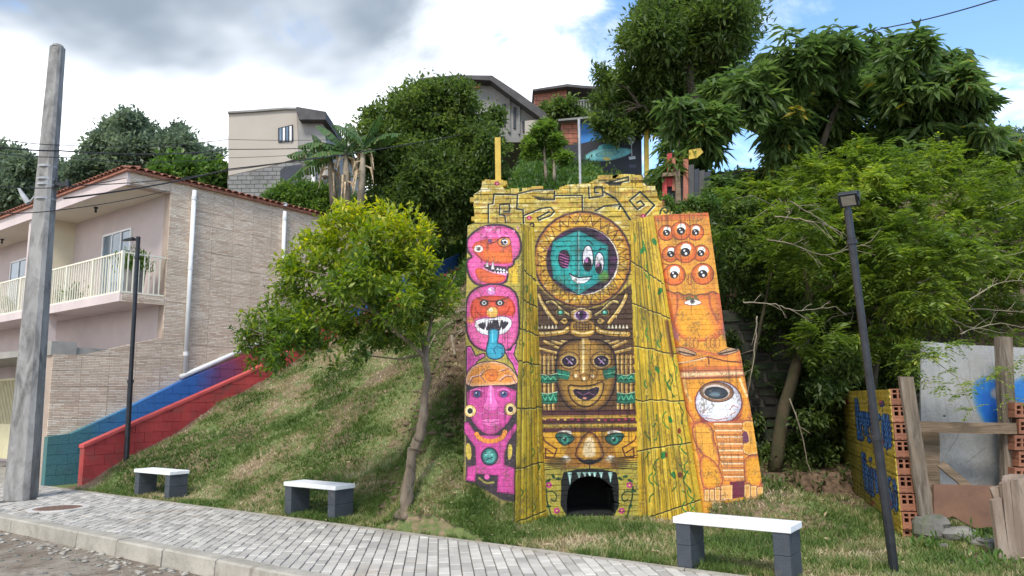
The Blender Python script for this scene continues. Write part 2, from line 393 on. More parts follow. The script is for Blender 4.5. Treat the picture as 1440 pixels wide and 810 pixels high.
def bluewall():
    """painted parapet that goes teal - blue - purple - red along its length"""
    m, t, b = base('blue_paint'); g = t.new('ShaderNodeNewGeometry').outputs['Position']
    dt = t.new('ShaderNodeVectorMath', operation='DOT_PRODUCT'); t.l.new(g, dt.inputs[0]); dt.inputs[1].default_value = US
    n = t.noise(g, 1.6, 4)
    f = t.math('ADD', dt.outputs['Value'], t.math('MULTIPLY', t.math('SUBTRACT', n, .5), 1.2))
    c = t.ramp(t.rng(f, 6.6, 20.), [(0, (.055, .15, .135)), (.07, (.045, .16, .20)), (.14, (.035, .16, .40)), (.24, (.035, .14, .42)), (.30, (.16, .06, .17)), (.36, (.36, .05, .05)), (.55, (.38, .05, .05)), (.62, (.04, .15, .42)), (1, (.04, .15, .42))])
    t.set(b.inputs['Base Color'], t.mix(t.rng(t.noise(g, 5, 5), .55, .8, 0, .4), c, (.05, .06, .08))); b.inputs['Roughness'].default_value = .7
    bn = t.new('ShaderNodeBump'); bn.inputs['Strength'].default_value = .4; bn.inputs['Distance'].default_value = .02; t.l.new(t.noise(g, 25, 5), bn.inputs['Height']); t.l.new(bn.outputs[0], b.inputs['Normal'])
    return m
m_bluew = bluewall()
def groundmat():
    m, t, b = base('lawn_ground'); g = t.new('ShaderNodeNewGeometry').outputs['Position']; at_ = t.new('ShaderNodeAttribute', attribute_name='tint')
    n = t.noise(g, .9, 6, .62, .5); n2 = t.noise(t.scalevec(g, (1, 1, 2)), 7, 6, .7, .8)
    gr = t.mix(t.rng(n2, .3, .7), (.08, .12, .030), (.17, .21, .07))
    dry = t.mix(t.rng(n2, .3, .7), (.13, .085, .048), (.28, .21, .13))
    c = t.mix(t.rng(t.math('ADD', n, t.math('MULTIPLY', t.math('SUBTRACT', n2, .5), .8)), .46, .58), gr, dry)
    soil = t.mix(t.rng(n2, .35, .7), (.075, .045, .028), (.22, .15, .095))
    c = t.mix(t.rng(t.math('ADD', at_.outputs['Fac'], t.math('MULTIPLY', t.math('SUBTRACT', n2, .5), .8)), .35, .65), c, soil)
    t.set(b.inputs['Base Color'], c); b.inputs['Roughness'].default_value = .95
    bn = t.new('ShaderNodeBump'); bn.inputs['Strength'].default_value = .8; bn.inputs['Distance'].default_value = .05; t.l.new(n2, bn.inputs['Height']); t.l.new(bn.outputs[0], b.inputs['Normal'])
    return m
m_ground = groundmat()
def roadmat():
    m, t, b = base('dirt_road'); g = t.new('ShaderNodeNewGeometry').outputs['Position']
    n = t.noise(g, 1.1, 7, .65, .6); n2 = t.noise(g, 9, 7, .7)
    c = t.mix(t.rng(n, .4, .6), (.17, .13, .095), (.30, .26, .21)); c = t.mix(t.rng(n2, .5, .72), c, (.10, .075, .055))
    t.set(b.inputs['Base Color'], c); t.set(b.inputs['Roughness'], t.rng(n, .4, .62, .95, .6))
    bn = t.new('ShaderNodeBump'); bn.inputs['Strength'].default_value = .9; bn.inputs['Distance'].default_value = .04; t.l.new(n2, bn.inputs['Height']); t.l.new(bn.outputs[0], b.inputs['Normal'])
    return m
m_road = roadmat()

# ================================================================== ground
def terrain():
    def axis(lo, hi, f0, f1, st):
        v = [f0]; d = st
        while v[-1] > lo: v.append(v[-1] - d); d *= 1.22
        v = v[::-1]; x = f0 + st
        while x < f1: v.append(x); x += st
        d = st
        while v[-1] < hi: v.append(v[-1] + d); d *= 1.22
        return v
    xs = axis(-500, 500, -11, 8, .11); ys = axis(-300, 900, 6, 21, .11)
    nx, ny = len(xs), len(ys); V = np.zeros((ny, nx, 3)); T = np.zeros((ny, nx))
    for j, y in enumerate(ys):
        for i, x in enumerate(xs):
            V[j, i] = (x, y, hill(x, y))
            T[j, i] = soil(x, y)
    idx = np.arange(nx * ny).reshape(ny, nx)
    Fc = np.stack([idx[:-1, :-1], idx[:-1, 1:], idx[1:, 1:], idx[1:, :-1]], -1).reshape(-1, 4)
    o = fast('hillside_ground', V.reshape(-1, 3), Fc, m_ground, None, T.ravel(), 'structure', True)
def soil(x, y):
    s = 0.
    if x > 2.3: s = max(s, ss(x, 2.6, 3.2) * ss(y, 9.4, 10.4), ss(x, 3.7, 4.5) * ss(y, 8.6, 7.6) * .9, .35 * ss(x, 2.6, 3.4))
    s = max(s, .80 * ss(x, -1.9, -1.2) * ss(y, 10.1, 11.2) * (1 - ss(x, -.3, .2)))
    a, b = AB((x, y))
    if 14.3 < a < 16.1: s = max(s, .7 * ss(a, 14.8, 15.8))
    s = max(s, .55 * ss(y, 17, 20), .60 * ss(mn.noise(Vector((x * .8, y * .9, 2.))), .08, .35) * ss(b, 7.8, 9.))
    s = max(s, .75 * max(0, 1 - math.hypot(x + 1.5, y - 10.4) / .7), .5 * ss(x, -1.6, -1.) * ss(y, 9.2, 9.8) * ss(mn.noise(Vector((x * 2, y * 2, 1.))), -.1, .3))
    return s
terrain()
road = MB(); road.prism([S(-200, 4.62, -.175), S(200, 4.62, -.175), S(200, -250, -.175), S(-200, -250, -.175)], [S(-200, 4.62, -.27), S(200, 4.62, -.27), S(200, -250, -.27), S(-200, -250, -.27)])
road.build('road', m_road, kind='structure')
# kerb: cast lengths with a smoothed top face
kerb = MB(); kerb.prism([S(-40, 4.66, -.20), S(-40, 4.66, -.03), S(-40, 4.78, -.03), S(-40, 4.78, -.20)], [S(60, 4.66, -.20), S(60, 4.66, -.03), S(60, 4.78, -.03), S(60, 4.78, -.20)])
kerb = kerb.build('kerb', m_kerb, kind='structure')
a = -4.
while a < 26:
    k = MB(); L = 1.02; e = random.uniform(-.008, .008); e2 = random.uniform(-.006, .006)
    pr = [(4.60 + e, -.21), (4.615 + e, -.005 + e2), (4.64 + e, .012 + e2), (4.80, .012 + e2), (4.80, -.21)]
    k.prism([S(a, *p) for p in pr], [S(a + L - .012, *p) for p in pr])
    o = k.build('kerb_stone', m_kerb, kerb); a += L
# pavement bed, edging strip, pavers laid at an angle to the kerb
bed = MB(); bed.prism([S(-40, 4.79, -.015), S(60, 4.79, -.015), S(60, 6.80, -.015), S(-40, 6.80, -.015)][::-1], [S(-40, 4.79, -.24), S(60, 4.79, -.24), S(60, 6.80, -.24), S(-40, 6.80, -.24)][::-1])
bed = bed.build('pavement', m_sandbed, kind='structure')
a = -4.
while a < 17:
    k = MB(); k.prism([S(a, 6.785, -.2), S(a, 6.785, .014), S(a, 6.83, .014), S(a, 6.83, -.2)], [S(a + .99, 6.785, -.2), S(a + .99, 6.785, .014), S(a + .99, 6.83, .014), S(a + .99, 6.83, -.2)]); k.build('edging_stone', m_kerb, bed); a += 1.
def pavers():
    dc = Vector((-.10, .995, 0)).normalized(); dr = Vector((dc.y, -dc.x, 0)); pw, pl, g = .112, .235, .009
    MC = onz(82, 715); L = []
    region = [(-3, 4.80), (24, 4.80), (24, 6.782), (-3, 6.782)]
    for i in range(-220, 60):
        off = random.uniform(-.02, .02) + (pl / 2 if i % 2 else 0)
        for j in range(-10, 130):
            o = dr * (i * pw) + dc * (j * pl + off)
            cs = [o + dr * x + dc * y for x, y in ((g / 2, g / 2), (pw - g / 2, g / 2), (pw - g / 2, pl - g / 2), (g / 2, pl - g / 2))]
            ab = [AB(c) for c in cs]
            if max(p[1] for p in ab) < 4.80 or min(p[1] for p in ab) > 6.782 or not (-3 < ab[0][0] < 24): continue
            c = (cs[0] + cs[2]) / 2
            if (c - MC).length < .44 or (c - onz(26, 703)).length < .30: continue
            q = clip(ccw(ab), region)
            if len(q) >= 3 and area(q) > .25 * pw * pl: L.append(((c - Vector((0, 0, 1.6))).length, q, c))
    def iv(c):
        x, y = proj(*c); return 0 if (-12 < x < 1452 and y < 822) else 1
    L.sort(key=lambda t: (iv(t[2]), t[0])); rest = MB()
    for n, (d, q, c) in enumerate(L):
        z = random.uniform(-.004, .006); tl = [random.uniform(-.002, .002) for _ in q]; t = random.uniform(-.5, .5)
        m = MB() if n < 300 else rest
        qi = []; cx = sum(p[0] for p in q) / len(q); cy = sum(p[1] for p in q) / len(q)
        for p in q:
            dd = math.hypot(p[0] - cx, p[1] - cy); k = 1 - .009 / dd; qi.append((cx + (p[0] - cx) * k, cy + (p[1] - cy) * k))
        k0 = len(m.v); N = len(q); tt = 0. if n < 300 else t
        for p, e in zip(qi, tl): m.vert(S(p[0], p[1], z + e), None, tt)
        for p in q: m.vert(S(p[0], p[1], z - .008), None, tt)
        for p in q: m.vert(S(p[0], p[1], -.05), None, tt)
        m.f.append(tuple(range(k0 + N - 1, k0 - 1, -1)))
        for r_ in (0, N):
            for i in range(N):
                j = (i + 1) % N; m.f.append((k0 + r_ + i, k0 + r_ + j, k0 + r_ + N + j, k0 + r_ + N + i))
        if n < 300: m.build('paver', m_paver, bed)
    rest.build('paver_field', m_paver, bed, kind='stuff')
    # manhole: iron cover in a cement collar
    ring = MB(); N = 40
    for r_, z in ((.44, -.1), (.44, .010), (.35, .012), (.35, -.1)):
        for i in range(N): ring.vert(MC + Vector((math.cos(2 * math.pi * i / N) * r_, math.sin(2 * math.pi * i / N) * r_, z)))
    for k in range(3):
        for i in range(N): ring.f.append((k * N + i, k * N + (i + 1) % N, (k + 1) * N + (i + 1) % N, (k + 1) * N + i))
    t = thing('manhole_cover', 'round rusty manhole cover set in a cement ring in the pavement', 'manhole cover', MC)
    ring.build('collar', m_kerbtop, t)
    c = MB(); c.prism([MC + Vector((math.cos(2 * math.pi * i / N) * .34, math.sin(2 * math.pi * i / N) * .34, .008)) for i in range(N)], [MC + Vector((math.cos(2 * math.pi * i / N) * .34, math.sin(2 * math.pi * i / N) * .34, -.05)) for i in range(N)])
    for i in range(-4, 5):
        h = math.sqrt(.30 ** 2 - (i * .065) ** 2); c.box(MC + Vector((i * .065 - .012, -h, .004)), (.024, 0, 0), (0, 2 * h, 0), (0, 0, .010))
    c.build('lid', m_man, t)
pavers()

# ================================================================== the two-storey house on the left
HA = 16.9
hs = thing('two_storey_house', 'two-storey house clad in beige stone strips with pink balcony and clay tile roof', 'house', S(HA, 6.84, 0), math.atan2(-VS.y, -VS.x))
P_side = lambda b, z: S(HA, b, z); N_side = -VS
Zr = 7.0
qa, qb = onA(568, 315, HA), onA(604, 314, HA)
side = [(6.84, -.3), (qb[0], -.3), qb, qa, (qa[0], 6.98), (13.86, 6.98), (13.86, Zr), (8.19, Zr), (8.19, 6.66), (9.18, 6.66), (9.18, 4.13), (9.18, 3.93), (9.18, 3.17), (7.5, 2.70), (6.84, 2.68)]
wb = MB(); wb.prism([P_side(*p) for p in side], [S(HA + .25, *p) for p in side]); wb.build('side_wall', M('tile_bed', (.42, .33, .27), (.34, .27, .22), 3, .9, .1), hs)
tiles = coursed(side, .58, .335, .006, 6.84, 0, 0, 0)
tiles += coursed([(8.17, 3.93), (9.18, 3.93), (9.18, 4.12), (8.17, 4.12)], .58, .335, .006, 6.84, 0, 0, 0)
pieces(tiles, P_side, N_side, .022, 0., 'wall_tile', 'wall_cladding', m_tile, hs, uvf=None, pj=.002) if False else None
def tilepieces():
    L = []
    for q in tiles:
        c = P_side(sum(p[0] for p in q) / len(q), sum(p[1] for p in q) / len(q)); L.append((c.y, q))
    L.sort(key=lambda t: t[0]); rest = MB()
    for i, (d, q) in enumerate(L):
        m = MB() if i < 300 else rest; pr = .022 + random.uniform(-.002, .003); ou = random.choice([0, .11, .23, .31])
        m.prism([P_side(*p) + N_side * pr for p in q], [P_side(*p) for p in q], lambda p: (AB(p)[1] + ou, p.z), 0 if i < 300 else random.uniform(-.4, .4))
        if i < 300: m.build('wall_tile', m_tile, hs)
    if rest.v: rest.build('wall_cladding', m_tile, hs, kind='stuff')
tilepieces()
def sb(mb, a0, a1, b0, b1, z0, z1, t=0.): mb.box(S(a0, b0, z0), VS * (a1 - a0), US * (b1 - b0), (0, 0, z1 - z0), t)
def part(name, mat, fn, parent=None, **k):
    m = MB(); fn(m); return m.build(name, mat, parent or hs, **k)
AL = 30.
part('facade_wall', m_pink, lambda m: (sb(m, HA + .25, AL, 9.2, 9.4, 3.93, 6.68), sb(m, HA + .25, AL, 9.2, 9.4, 2.4, 3.93)))
part('ground_floor_wall', m_pink, lambda m: (sb(m, HA + .25, AL, 8.45, 8.6, 2.0, 2.9), sb(m, HA + .25, AL, 9.2, 9.4, -.2, 2.4)))
part('balcony_slab', m_fascia, lambda m: sb(m, HA + .003, AL, 8.17, 9.2, 3.95, 4.11))
part('balcony_edge', m_fascia, lambda m: sb(m, HA + .003, AL, 8.13, 8.17, 3.93, 4.13))
part('roof_ceiling', m_ceil, lambda m: sb(m, HA + .26, AL, 8.21, 9.4, 6.68, 6.72))
part('roof_fascia', m_fascia, lambda m: sb(m, HA - .01, AL, 8.13, 8.19, 6.64, 7.0))
part('rear_wall', m_pink, lambda m: (sb(m, HA + .25, AL, 18.05, 18.28, -.2, 6.9), sb(m, AL, AL + .2, 8.2, 18.28, -.2, 6.9)))
# party walls between the two balconies
a1 = onB(105, 340, 9.2)[0]; a2 = onB(45, 400, 8.3)[0]
part('party_wall', m_cream, lambda m: sb(m, a1, a1 + .25, 8.2, 9.2, 4.11, 6.68))
part('party_wall', m_fascia, lambda m: sb(m, a2, a2 + .25, 8.2, 9.2, 4.11, 6.68))
part('party_wall', m_pink, lambda m: sb(m, a1 + .25, a2, 8.35, 9.2, 4.11, 6.68))
part('column', m_fascia, lambda m: sb(m, onB(68, 460, 8.3)[0] - .1, onB(68, 460, 8.3)[0] + .15, 8.2, 8.45, 2.68, 3.95))
def window(pl, pr_, ptop, zb, npane, b=9.2):
    aR, zt = onB(pr_[0], pr_[1], b); aL, _ = onB(pl[0], pl[1], b)
    f = MB(); w_ = .05
    sb(f, aR, aL, b - .05, b, zt - w_, zt); sb(f, aR, aL, b - .05, b, zb, zb + w_)
    sb(f, aR, aR + w_, b - .05, b, zb + w_, zt - w_); sb(f, aL - w_, aL, b - .05, b, zb + w_, zt - w_)
    fo = f.build('window', m_wframe, hs); W_ = (aL - aR - 2 * w_) / npane
    for i in range(npane):
        p = MB(); sb(p, aR + w_ + i * W_ + .012, aR + w_ + (i + 1) * W_ - .012, b - .02 - .012 * (i % 2), b - .015 - .012 * (i % 2), zb + w_ + .01, zt - w_ - .01); p.build('pane', m_glass, fo)
        q = MB(); sb(q, aR + w_ + (i + 1) * W_ - .02, aR + w_ + (i + 1) * W_ + .02, b - .045, b - .005, zb + w_, zt - w_) if i < npane - 1 else None
        if q.v: q.build('mullion', m_wframe, fo)
window((147, 329), (187, 320), 0, 4.13, 3)
window((17, 372), (41, 362), 0, 4.13, 2)
# railing: post, rails and single balusters
def railing():
    rl = MB(); zt, zb = 5.08, 4.17
    for b0, z in ((8.145, zt), (8.145, zb)): sb(rl, HA + .02, AL, b0, b0 + .035, z - .035, z)
    for z in (zt, zb): sb(rl, HA - .0, HA + .03, 8.18, 9.16, z - .035, z)
    r_ = rl.build('railing', m_rail, hs)
    p = MB(); sb(p, HA - .005, HA + .055, 8.13, 8.19, 4.12, zt + .02); p.build('post', m_rail, r_)
    proto = None
    def bar(a, b):
        nonlocal proto
        if proto is None:
            m = MB(); m.box(Vector((-.011, -.011, zb)), (.022, 0, 0), (0, .022, 0), (0, 0, zt - .035 - zb))
            me = bpy.data.meshes.new('baluster'); me.from_pydata(m.v, [], m.f); me.materials.append(m_rail); proto = me
        o = bpy.data.objects.new('baluster', proto); COL.objects.link(o); o.parent = r_
        o.matrix_local = PM[hs.name].inverted() @ (Matrix.Translation(S(a, b, 0)) @ Matrix.Rotation(PM[hs.name].to_euler().z, 4, 'Z'))
    for i in range(1, 8): bar(HA + .015, 8.16 + i * .125)
    a = HA + .17
    i = 0
    while a < 29:
        if i % 11 == 10:
            p = MB(); sb(p, a - .025, a + .025, 8.135, 8.185, 4.12, zt); p.build('post', m_rail, r_)
        else: bar(a, 8.162)
        a += .125; i += 1
railing()
for px, py in ((135, 291), (3, 338)):
    a_, z_ = onB(px, py, 8.7)
    m = MB(); c = S(a_, 8.7, 6.68); m.tube([c, c - Vector((0, 0, .04))], .05, 10); m.tube([c - Vector((0, 0, .04)), c - Vector((0, 0, .14))], [.02, .035], 10); m.build('ceiling_light', m_lamp, hs)
# drain pipes and gutter
for b_, zlo in ((9.74, 2.25), (12.42, 4.4)):
    m = MB(); c = S(HA - .085, b_, 0); m.tube([c + Vector((0, 0, zlo)), c + Vector((0, 0, 6.85))], .055, 12)
    o = m.build('drain_pipe', m_pipe, hs, smooth=True)
    s_ = MB()
    for z in (zlo + .5, zlo + 2.6, 6.6): s_.tube([c + Vector((0, 0, z)), c + Vector((0, 0, z + .09))], .064, 12)
    s_.build('pipe_collar', m_pipe, o)
m = MB(); q0 = S(HA - .10, 9.62, 2.24); q1 = S(HA - .10, 11.9, 3.23); m.tube([q0, q1], .06, 10); m.build('drain_pipe', m_pipe, hs, smooth=True)
# low front: canopy beam, front corner, gate
zc = onB(30, 491, 6.9)[1]
part('entrance_canopy', m_conc, lambda m: (sb(m, HA + .03, AL, 6.84, 8.4, 2.70, 2.84), sb(m, HA - .01, HA + .9, 6.80, 7.3, 2.66, 2.95)))
part('gate_pier', m_pink, lambda m: (sb(m, HA + .25, HA + .7, 6.84, 7.05, -.2, 2.70)))
gt = MB(); ga0, ga1 = HA + .7, HA + 6.5
gz0 = .25
for i in range(int((ga1 - ga0) / 3)): pass
sb(gt, ga0, ga1, 8.18, 8.22, gz0, gz0 + .9); sb(gt, ga0, ga1, 8.17, 8.23, 2.30, 2.36); gt = gt.build('gate', m_gate, hs)
a = ga0; pm = None
while a < ga1:
    m = MB(); sb(m, a, a + .035, 8.185, 8.215, gz0 + .9, 2.30); m.build('gate_bar', m_gate, gt); a += .095
part('driveway_slab', m_conc, lambda m: sb(m, HA + .25, AL, 6.80, 9.2, -.2, .01))
# roof: hipped, rows of barrel tiles near the eaves as single tiles
def roof():
    rb = MB(); tl = math.tan(R(16)); w_ = 3.4
    e0, e1, f0 = HA - .10, AL, 8.05
    rb.f = []
    z0 = 7.0
    V = [S(e0, f0, z0), S(e0, 13.84, z0), S(e0 + w_, 13.84, z0 + w_ * tl), S(e0 + w_, f0 + w_, z0 + w_ * tl), S(e1, f0, z0), S(e1, f0 + w_, z0 + w_ * tl), S(e1, 13.84, z0 + w_ * tl)]
    for p in V: rb.vert(p)
    for p in V: rb.vert(p - Vector((0, 0, .05)))
    fs = [(0, 1, 2, 3), (0, 3, 5, 4), (3, 2, 6, 5)]
    rb.f = fs + [tuple(reversed([i + 7 for i in f])) for f in fs] + [(1, 0, 7, 8), (0, 4, 11, 7), (2, 1, 8, 9)]
    r_ = rb.build('roof', m_rooft, hs)
    Ls = []
    def tile(c, d, wdir, L=.42, W=.17):
        m = MB(); n_ = 6; up = wdir.cross(d).normalized()
        if up.z < 0: up = -up
        for k, (off, rr) in enumerate(((0, .5), (L, .42))):
            for i in range(n_ + 1):
                t = math.pi * i / n_; m.vert(c + d * off - wdir * math.cos(t) * W * rr + up * (math.sin(t) * W * rr * .7 + .02 - k * .014))
        for i in range(n_): m.f.append((i, i + 1, n_ + 2 + i, n_ + 1 + i))
        for i in range(n_ + 1):
            p = Vector(m.v[i]); m.vert(p - up * .018)
        b0 = 2 * (n_ + 1)
        for i in range(n_): m.f.append((i + 1, i, b0 + i, b0 + i + 1))
        return m
    ds = (VS + Vector((0, 0, tl))).normalized(); df = (US + Vector((0, 0, tl))).normalized()
    n = 0; rest = MB()
    for r in range(9):
        b = f0 + .15
        while b < 13.8:
            if b - f0 > r * .37 + .1:
                m = tile(S(e0 - .03, b, z0) + ds * (r * .39), ds, US)
                if n < 150: m.build('roof_tile', m_rooft, r_)
                else: rest.add(m)
                n += 1
            b += .19
    n = 0
    for r in range(9):
        a = e0 + .15
        while a < e1:
            if a - e0 > r * .37 + .1:
                m = tile(S(a, f0 - .03, z0) + df * (r * .39), df, VS)
                if n < 140: m.build('roof_tile', m_rooft, r_)
                else: rest.add(m)
                n += 1
            a += .19
    rest.build('tile_rows', m_rooft, r_, kind='stuff')
roof()

# ================================================================== painted stair and its two parapets
RA = 16.0
t = thing('outdoor_stair', 'concrete stair climbing between a red and a blue parapet', 'stair', S(16.45, 7.2, 0), math.atan2(-VS.y, -VS.x))
def top_red(b): return lerp(b, [(7.1, .82), (10.7, 2.31), (17.2, 5.3), (21, 7.0)])
red = [(7.12, -.3)] + [(20.6, top_red(20.6) - 1.3)] + [(b, top_red(b) - .05) for b in (20.6, 17.2, 10.7, 7.12)]
rb_ = MB(); rb_.prism([S(RA - .17, *p) for p in red], [S(RA, *p) for p in red]); rp = rb_.build('red_parapet', m_red, t)
polys = coursed(red, .40, .205, .007, 7.12, 0, .05)
pieces(polys, lambda b, z: S(RA - .17, b, z), -VS, .016, .0, 'block', 'block_courses', m_red, rp, pj=.002)
c_ = MB()
for (b0, b1) in ((7.10, 10.7), (10.7, 17.2), (17.2, 20.6)):
    c_.prism([S(RA - .20, b0, top_red(b0) - .05), S(RA + .02, b0, top_red(b0) - .05), S(RA + .02, b0, top_red(b0) + .01), S(RA - .20, b0, top_red(b0) + .01)],
             [S(RA - .20, b1, top_red(b1) - .05), S(RA + .02, b1, top_red(b1) - .05), S(RA + .02, b1, top_red(b1) + .01), S(RA - .20, b1, top_red(b1) + .01)])
c_.build('coping', m_redcap, rp)
def top_blue(b): return lerp(b, [(6.76, .98), (7.25, 1.03), (8.28, 1.49), (9.66, 2.17), (11.2, 2.80), (17.2, 5.6), (21, 7.3)])
bs = [6.8, 7.25, 8.28, 9.66, 11.2, 14, 17.2, 20.6]
bp = [(6.80, -.3), (20.6, top_blue(20.6) - 1.4)] + [(b, top_blue(b)) for b in reversed(bs)]
b_ = MB(); b_.prism([S(16.72, *p) for p in bp], [S(HA - .022, *p) for p in bp]); bo = b_.build('blue_parapet', m_bluew, t)
pieces(coursed(bp, .40, .205, .010, 6.8, 0, .04), lambda b, z: S(16.72, b, z), -VS, .010, 0, 'block', 'block_courses', m_bluew, bo, limit=120, pj=.003)
for i in range(31):
    m = MB(); b0 = 7.55 + i * .40; z1 = (i + 1) * .172; sb(m, RA, 16.72, b0, b0 + .42, max(-.1, z1 - .5), z1); m.build('step', m_step, t)

# ================================================================== benches
def bench(a0, a1, b0, label):
    c = S((a0 + a1) / 2, b0 + .17, 0)
    t = thing('bench', label, 'bench', c, math.atan2(-VS.y, -VS.x), 'concrete benches along the pavement')
    m = MB(); sb(m, a0 - .02, a1 + .02, b0 - .015, b0 + .345, .415, .475); m.build('seat', m_seat, t, bevel=.007)
    for s in (a0, a1 - .145):
        lg = MB(); sb(lg, s + .004, s + .141, b0 + .006, b0 + .324, -.25, .415); lg = lg.build('leg', m_dark, t)
        for z0, z1 in ((-.2, .012), (.020, .212), (.220, .413)):
            k = MB(); e = random.uniform(-.002, .002); sb(k, s + e, s + .145 + e, b0, b0 + .33, z0, z1); k.build('block', m_dark, lg, bevel=.004)
bench(2.02, 3.08, 6.82, 'grey block bench with white seat in front of the orange totem panel')
bench(8.08, 9.16, 6.93, 'grey block bench with white seat at the lawn edge left of the young tree')
bench(12.3, 13.45, 6.95, 'smallest looking grey block bench with white seat near the red parapet')

# ================================================================== posts
def utility_pole():
    b0 = onz(29, 701); top = at(81, 67, b0.y); base_ = Vector((b0.x, b0.y, -.15))
    t = thing('utility_pole', 'thick weathered concrete utility pole in front of the balcony', 'utility pole', (b0.x, b0.y, 0))
    m = MB(); N = 18; ax = (top - base_)
    for k in range(N + 1):
        f = k / N; c = base_ + ax * f; w0 = .235 * (1 - f) + .115 * f; w1 = .19 * (1 - f) + .10 * f; ch = .35
        for (x, y) in ((-1, -1 + ch), (-1 + ch, -1), (1 - ch, -1), (1, -1 + ch), (1, 1 - ch), (1 - ch, 1), (-1 + ch, 1), (-1, 1 - ch)):
            m.vert(c + VS * -x * w0 * .96 * 0 + Vector((x * w0, y * w1, 0)))
    for k in range(N):
        for i in range(8): m.f.append((k * 8 + i, k * 8 + (i + 1) % 8, k * 8 + 8 + (i + 1) % 8, k * 8 + 8 + i))
    m.f.append(tuple(N * 8 + i for i in range(8)))
    m.build('shaft', m_pole, t)
    cf = MB(); c = top
    cf.tube([c, c + Vector((0, 0, .05))], [.12, .09], 8); cf.build('cap', m_pole, t)
    for py in (244, 262, 270, 290):
        f = (701 - py) / (701 - 67); c = base_ + ax * f; w0 = .235 * (1 - f) + .115 * f
        s_ = MB(); s_.tube([c - Vector((0, 0, .018)), c + Vector((0, 0, .018))], w0 * 1.09, 12); s_.build('strap', m_lampg, t)
    f = (701 - 268) / 634; c = base_ + ax * f
    br = MB(); br.box(c + Vector((.15, -.03, -.03)), (.28, 0, 0), (0, .06, 0), (0, 0, .05)); br.tube([c + Vector((.40, 0, -.05)), c + Vector((.40, 0, .08))], .035, 8); br.tube([c + Vector((.2, 0, .02)), c + Vector((.2, 0, .12))], .03, 8); br.build('bracket', m_lamp, t)
    f = (701 - 260) / 634; c = base_ + ax * f
    al = MB(); al.tube([at(40, 286, b0.y - .05), at(33, 276, b0.y - .05), at(26, 264, b0.y - .05)], [.05, .045, .02], 8); al.tube([at(40, 286, b0.y - .05), c + Vector((-.1, 0, -.2))], .015, 6); al.build('side_fitting', m_lampg, t)
m_lampg = M('galvanised', (.40, .41, .42), (.28, .29, .30), 5, .5, .1, metal=.3)
utility_pole()
def lamp(b0, top, r, label, side, head):
    t = thing('street_lamp', label, 'street lamp', b0, 0, 'slim dark lamp posts')
    ax = top - b0; m = MB(); b1 = b0 - ax.normalized() * .25
    m.tube([b1, b0 + ax * .36], r, 10); m.tube([b0 + ax * .36, top], r * .86, 10); m.build('post', m_lamp, t, smooth=False)
    k = MB(); k.tube([b0 + ax * .35, b0 + ax * .365], r * 1.25, 10); k.tube([b0 + ax * .90, b0 + ax * .912], r * 1.2, 10); k.build('collar', m_lamp, t)
    p = MB(); c = b0 + Vector((0, 0, .01)); p.box(c + Vector((-.10, -.10, -.02)), (.2, 0, 0), (0, .2, 0), (0, 0, .025)); p.build('base_plate', m_conc, t)
    head(t, top, ax.normalized(), r)
def head_flood(t, top, u, r):
    h = MB(); n = Vector((-.35, -.55, -.76)).normalized(); x = n.cross(Vector((0, 0, 1))).normalized(); y = x.cross(n)
    if y.z < 0: y = -y
    c = top + Vector((-.005, -.05, .10))
    h.box(c - x * .085 - y * .08 - n * .02, x * .17, y * .16, n * .045); hd = h.build('lamp_head', m_lamp, t, bevel=.006)
    l = MB(); l.box(c - x * .062 - y * .055 + n * .026, x * .124, y * .11, n * .004); l.build('lens', m_glassl, hd)
    b = MB()
    for s in (-1, 1): b.box(c + x * (s * .092 - .005) - y * .03 - n * .09, x * .01, y * .05, n * .10)
    b.box(c - x * .092 - y * .03 - n * .095, x * .184, y * .05, n * .01); b.tube([top, c - n * .09 - y * .01], .028, 8); b.build('bracket', m_lamp, t)
def head_arm(t, top, u, r):
    h = MB(); d = Vector((-1, .1, 0)).normalized(); c = top + Vector((0, 0, -.06)); w_ = Vector((0, 1, 0))
    h.prism([c + d * .10 - w_ * .07 + Vector((0, 0, -.01)), c + d * .36 - w_ * .05 + Vector((0, 0, -.02)), c + d * .36 + w_ * .05 + Vector((0, 0, -.02)), c + d * .10 + w_ * .07 + Vector((0, 0, -.01))],
            [c + d * .10 - w_ * .05 + Vector((0, 0, .05)), c + d * .30 - w_ * .03 + Vector((0, 0, .02)), c + d * .30 + w_ * .03 + Vector((0, 0, .02)), c + d * .10 + w_ * .05 + Vector((0, 0, .05))])
    h.build('lamp_head', m_lamp, t); b = MB(); b.tube([c, c + d * .14], .025, 8); b.build('arm', m_lamp, t)
b0 = onz(1258, 806); lamp(b0, at(1192, 296, b0.y), .042, 'tilted dark lamp post with square floodlight before the yellow graffiti wall', 1, head_flood)
q_ = onA(177, 655, 15.62); b0 = S(15.62, q_[0], q_[1]); lamp(b0, at(194.5, 333, b0.y), .052, 'thin dark lamp post in front of the red parapet and balcony', -1, head_arm)
b0 = at(816, 262, 15.5); b0.z = hill(b0.x, b0.y)
m = MB(); m.tube([b0 - Vector((0, 0, .3)), at(814, 168, 15.5)], .03, 8); tag(m.build('thin_metal_post', m_lampg), 'thin grey metal post standing behind the yellow wall top', 'post')
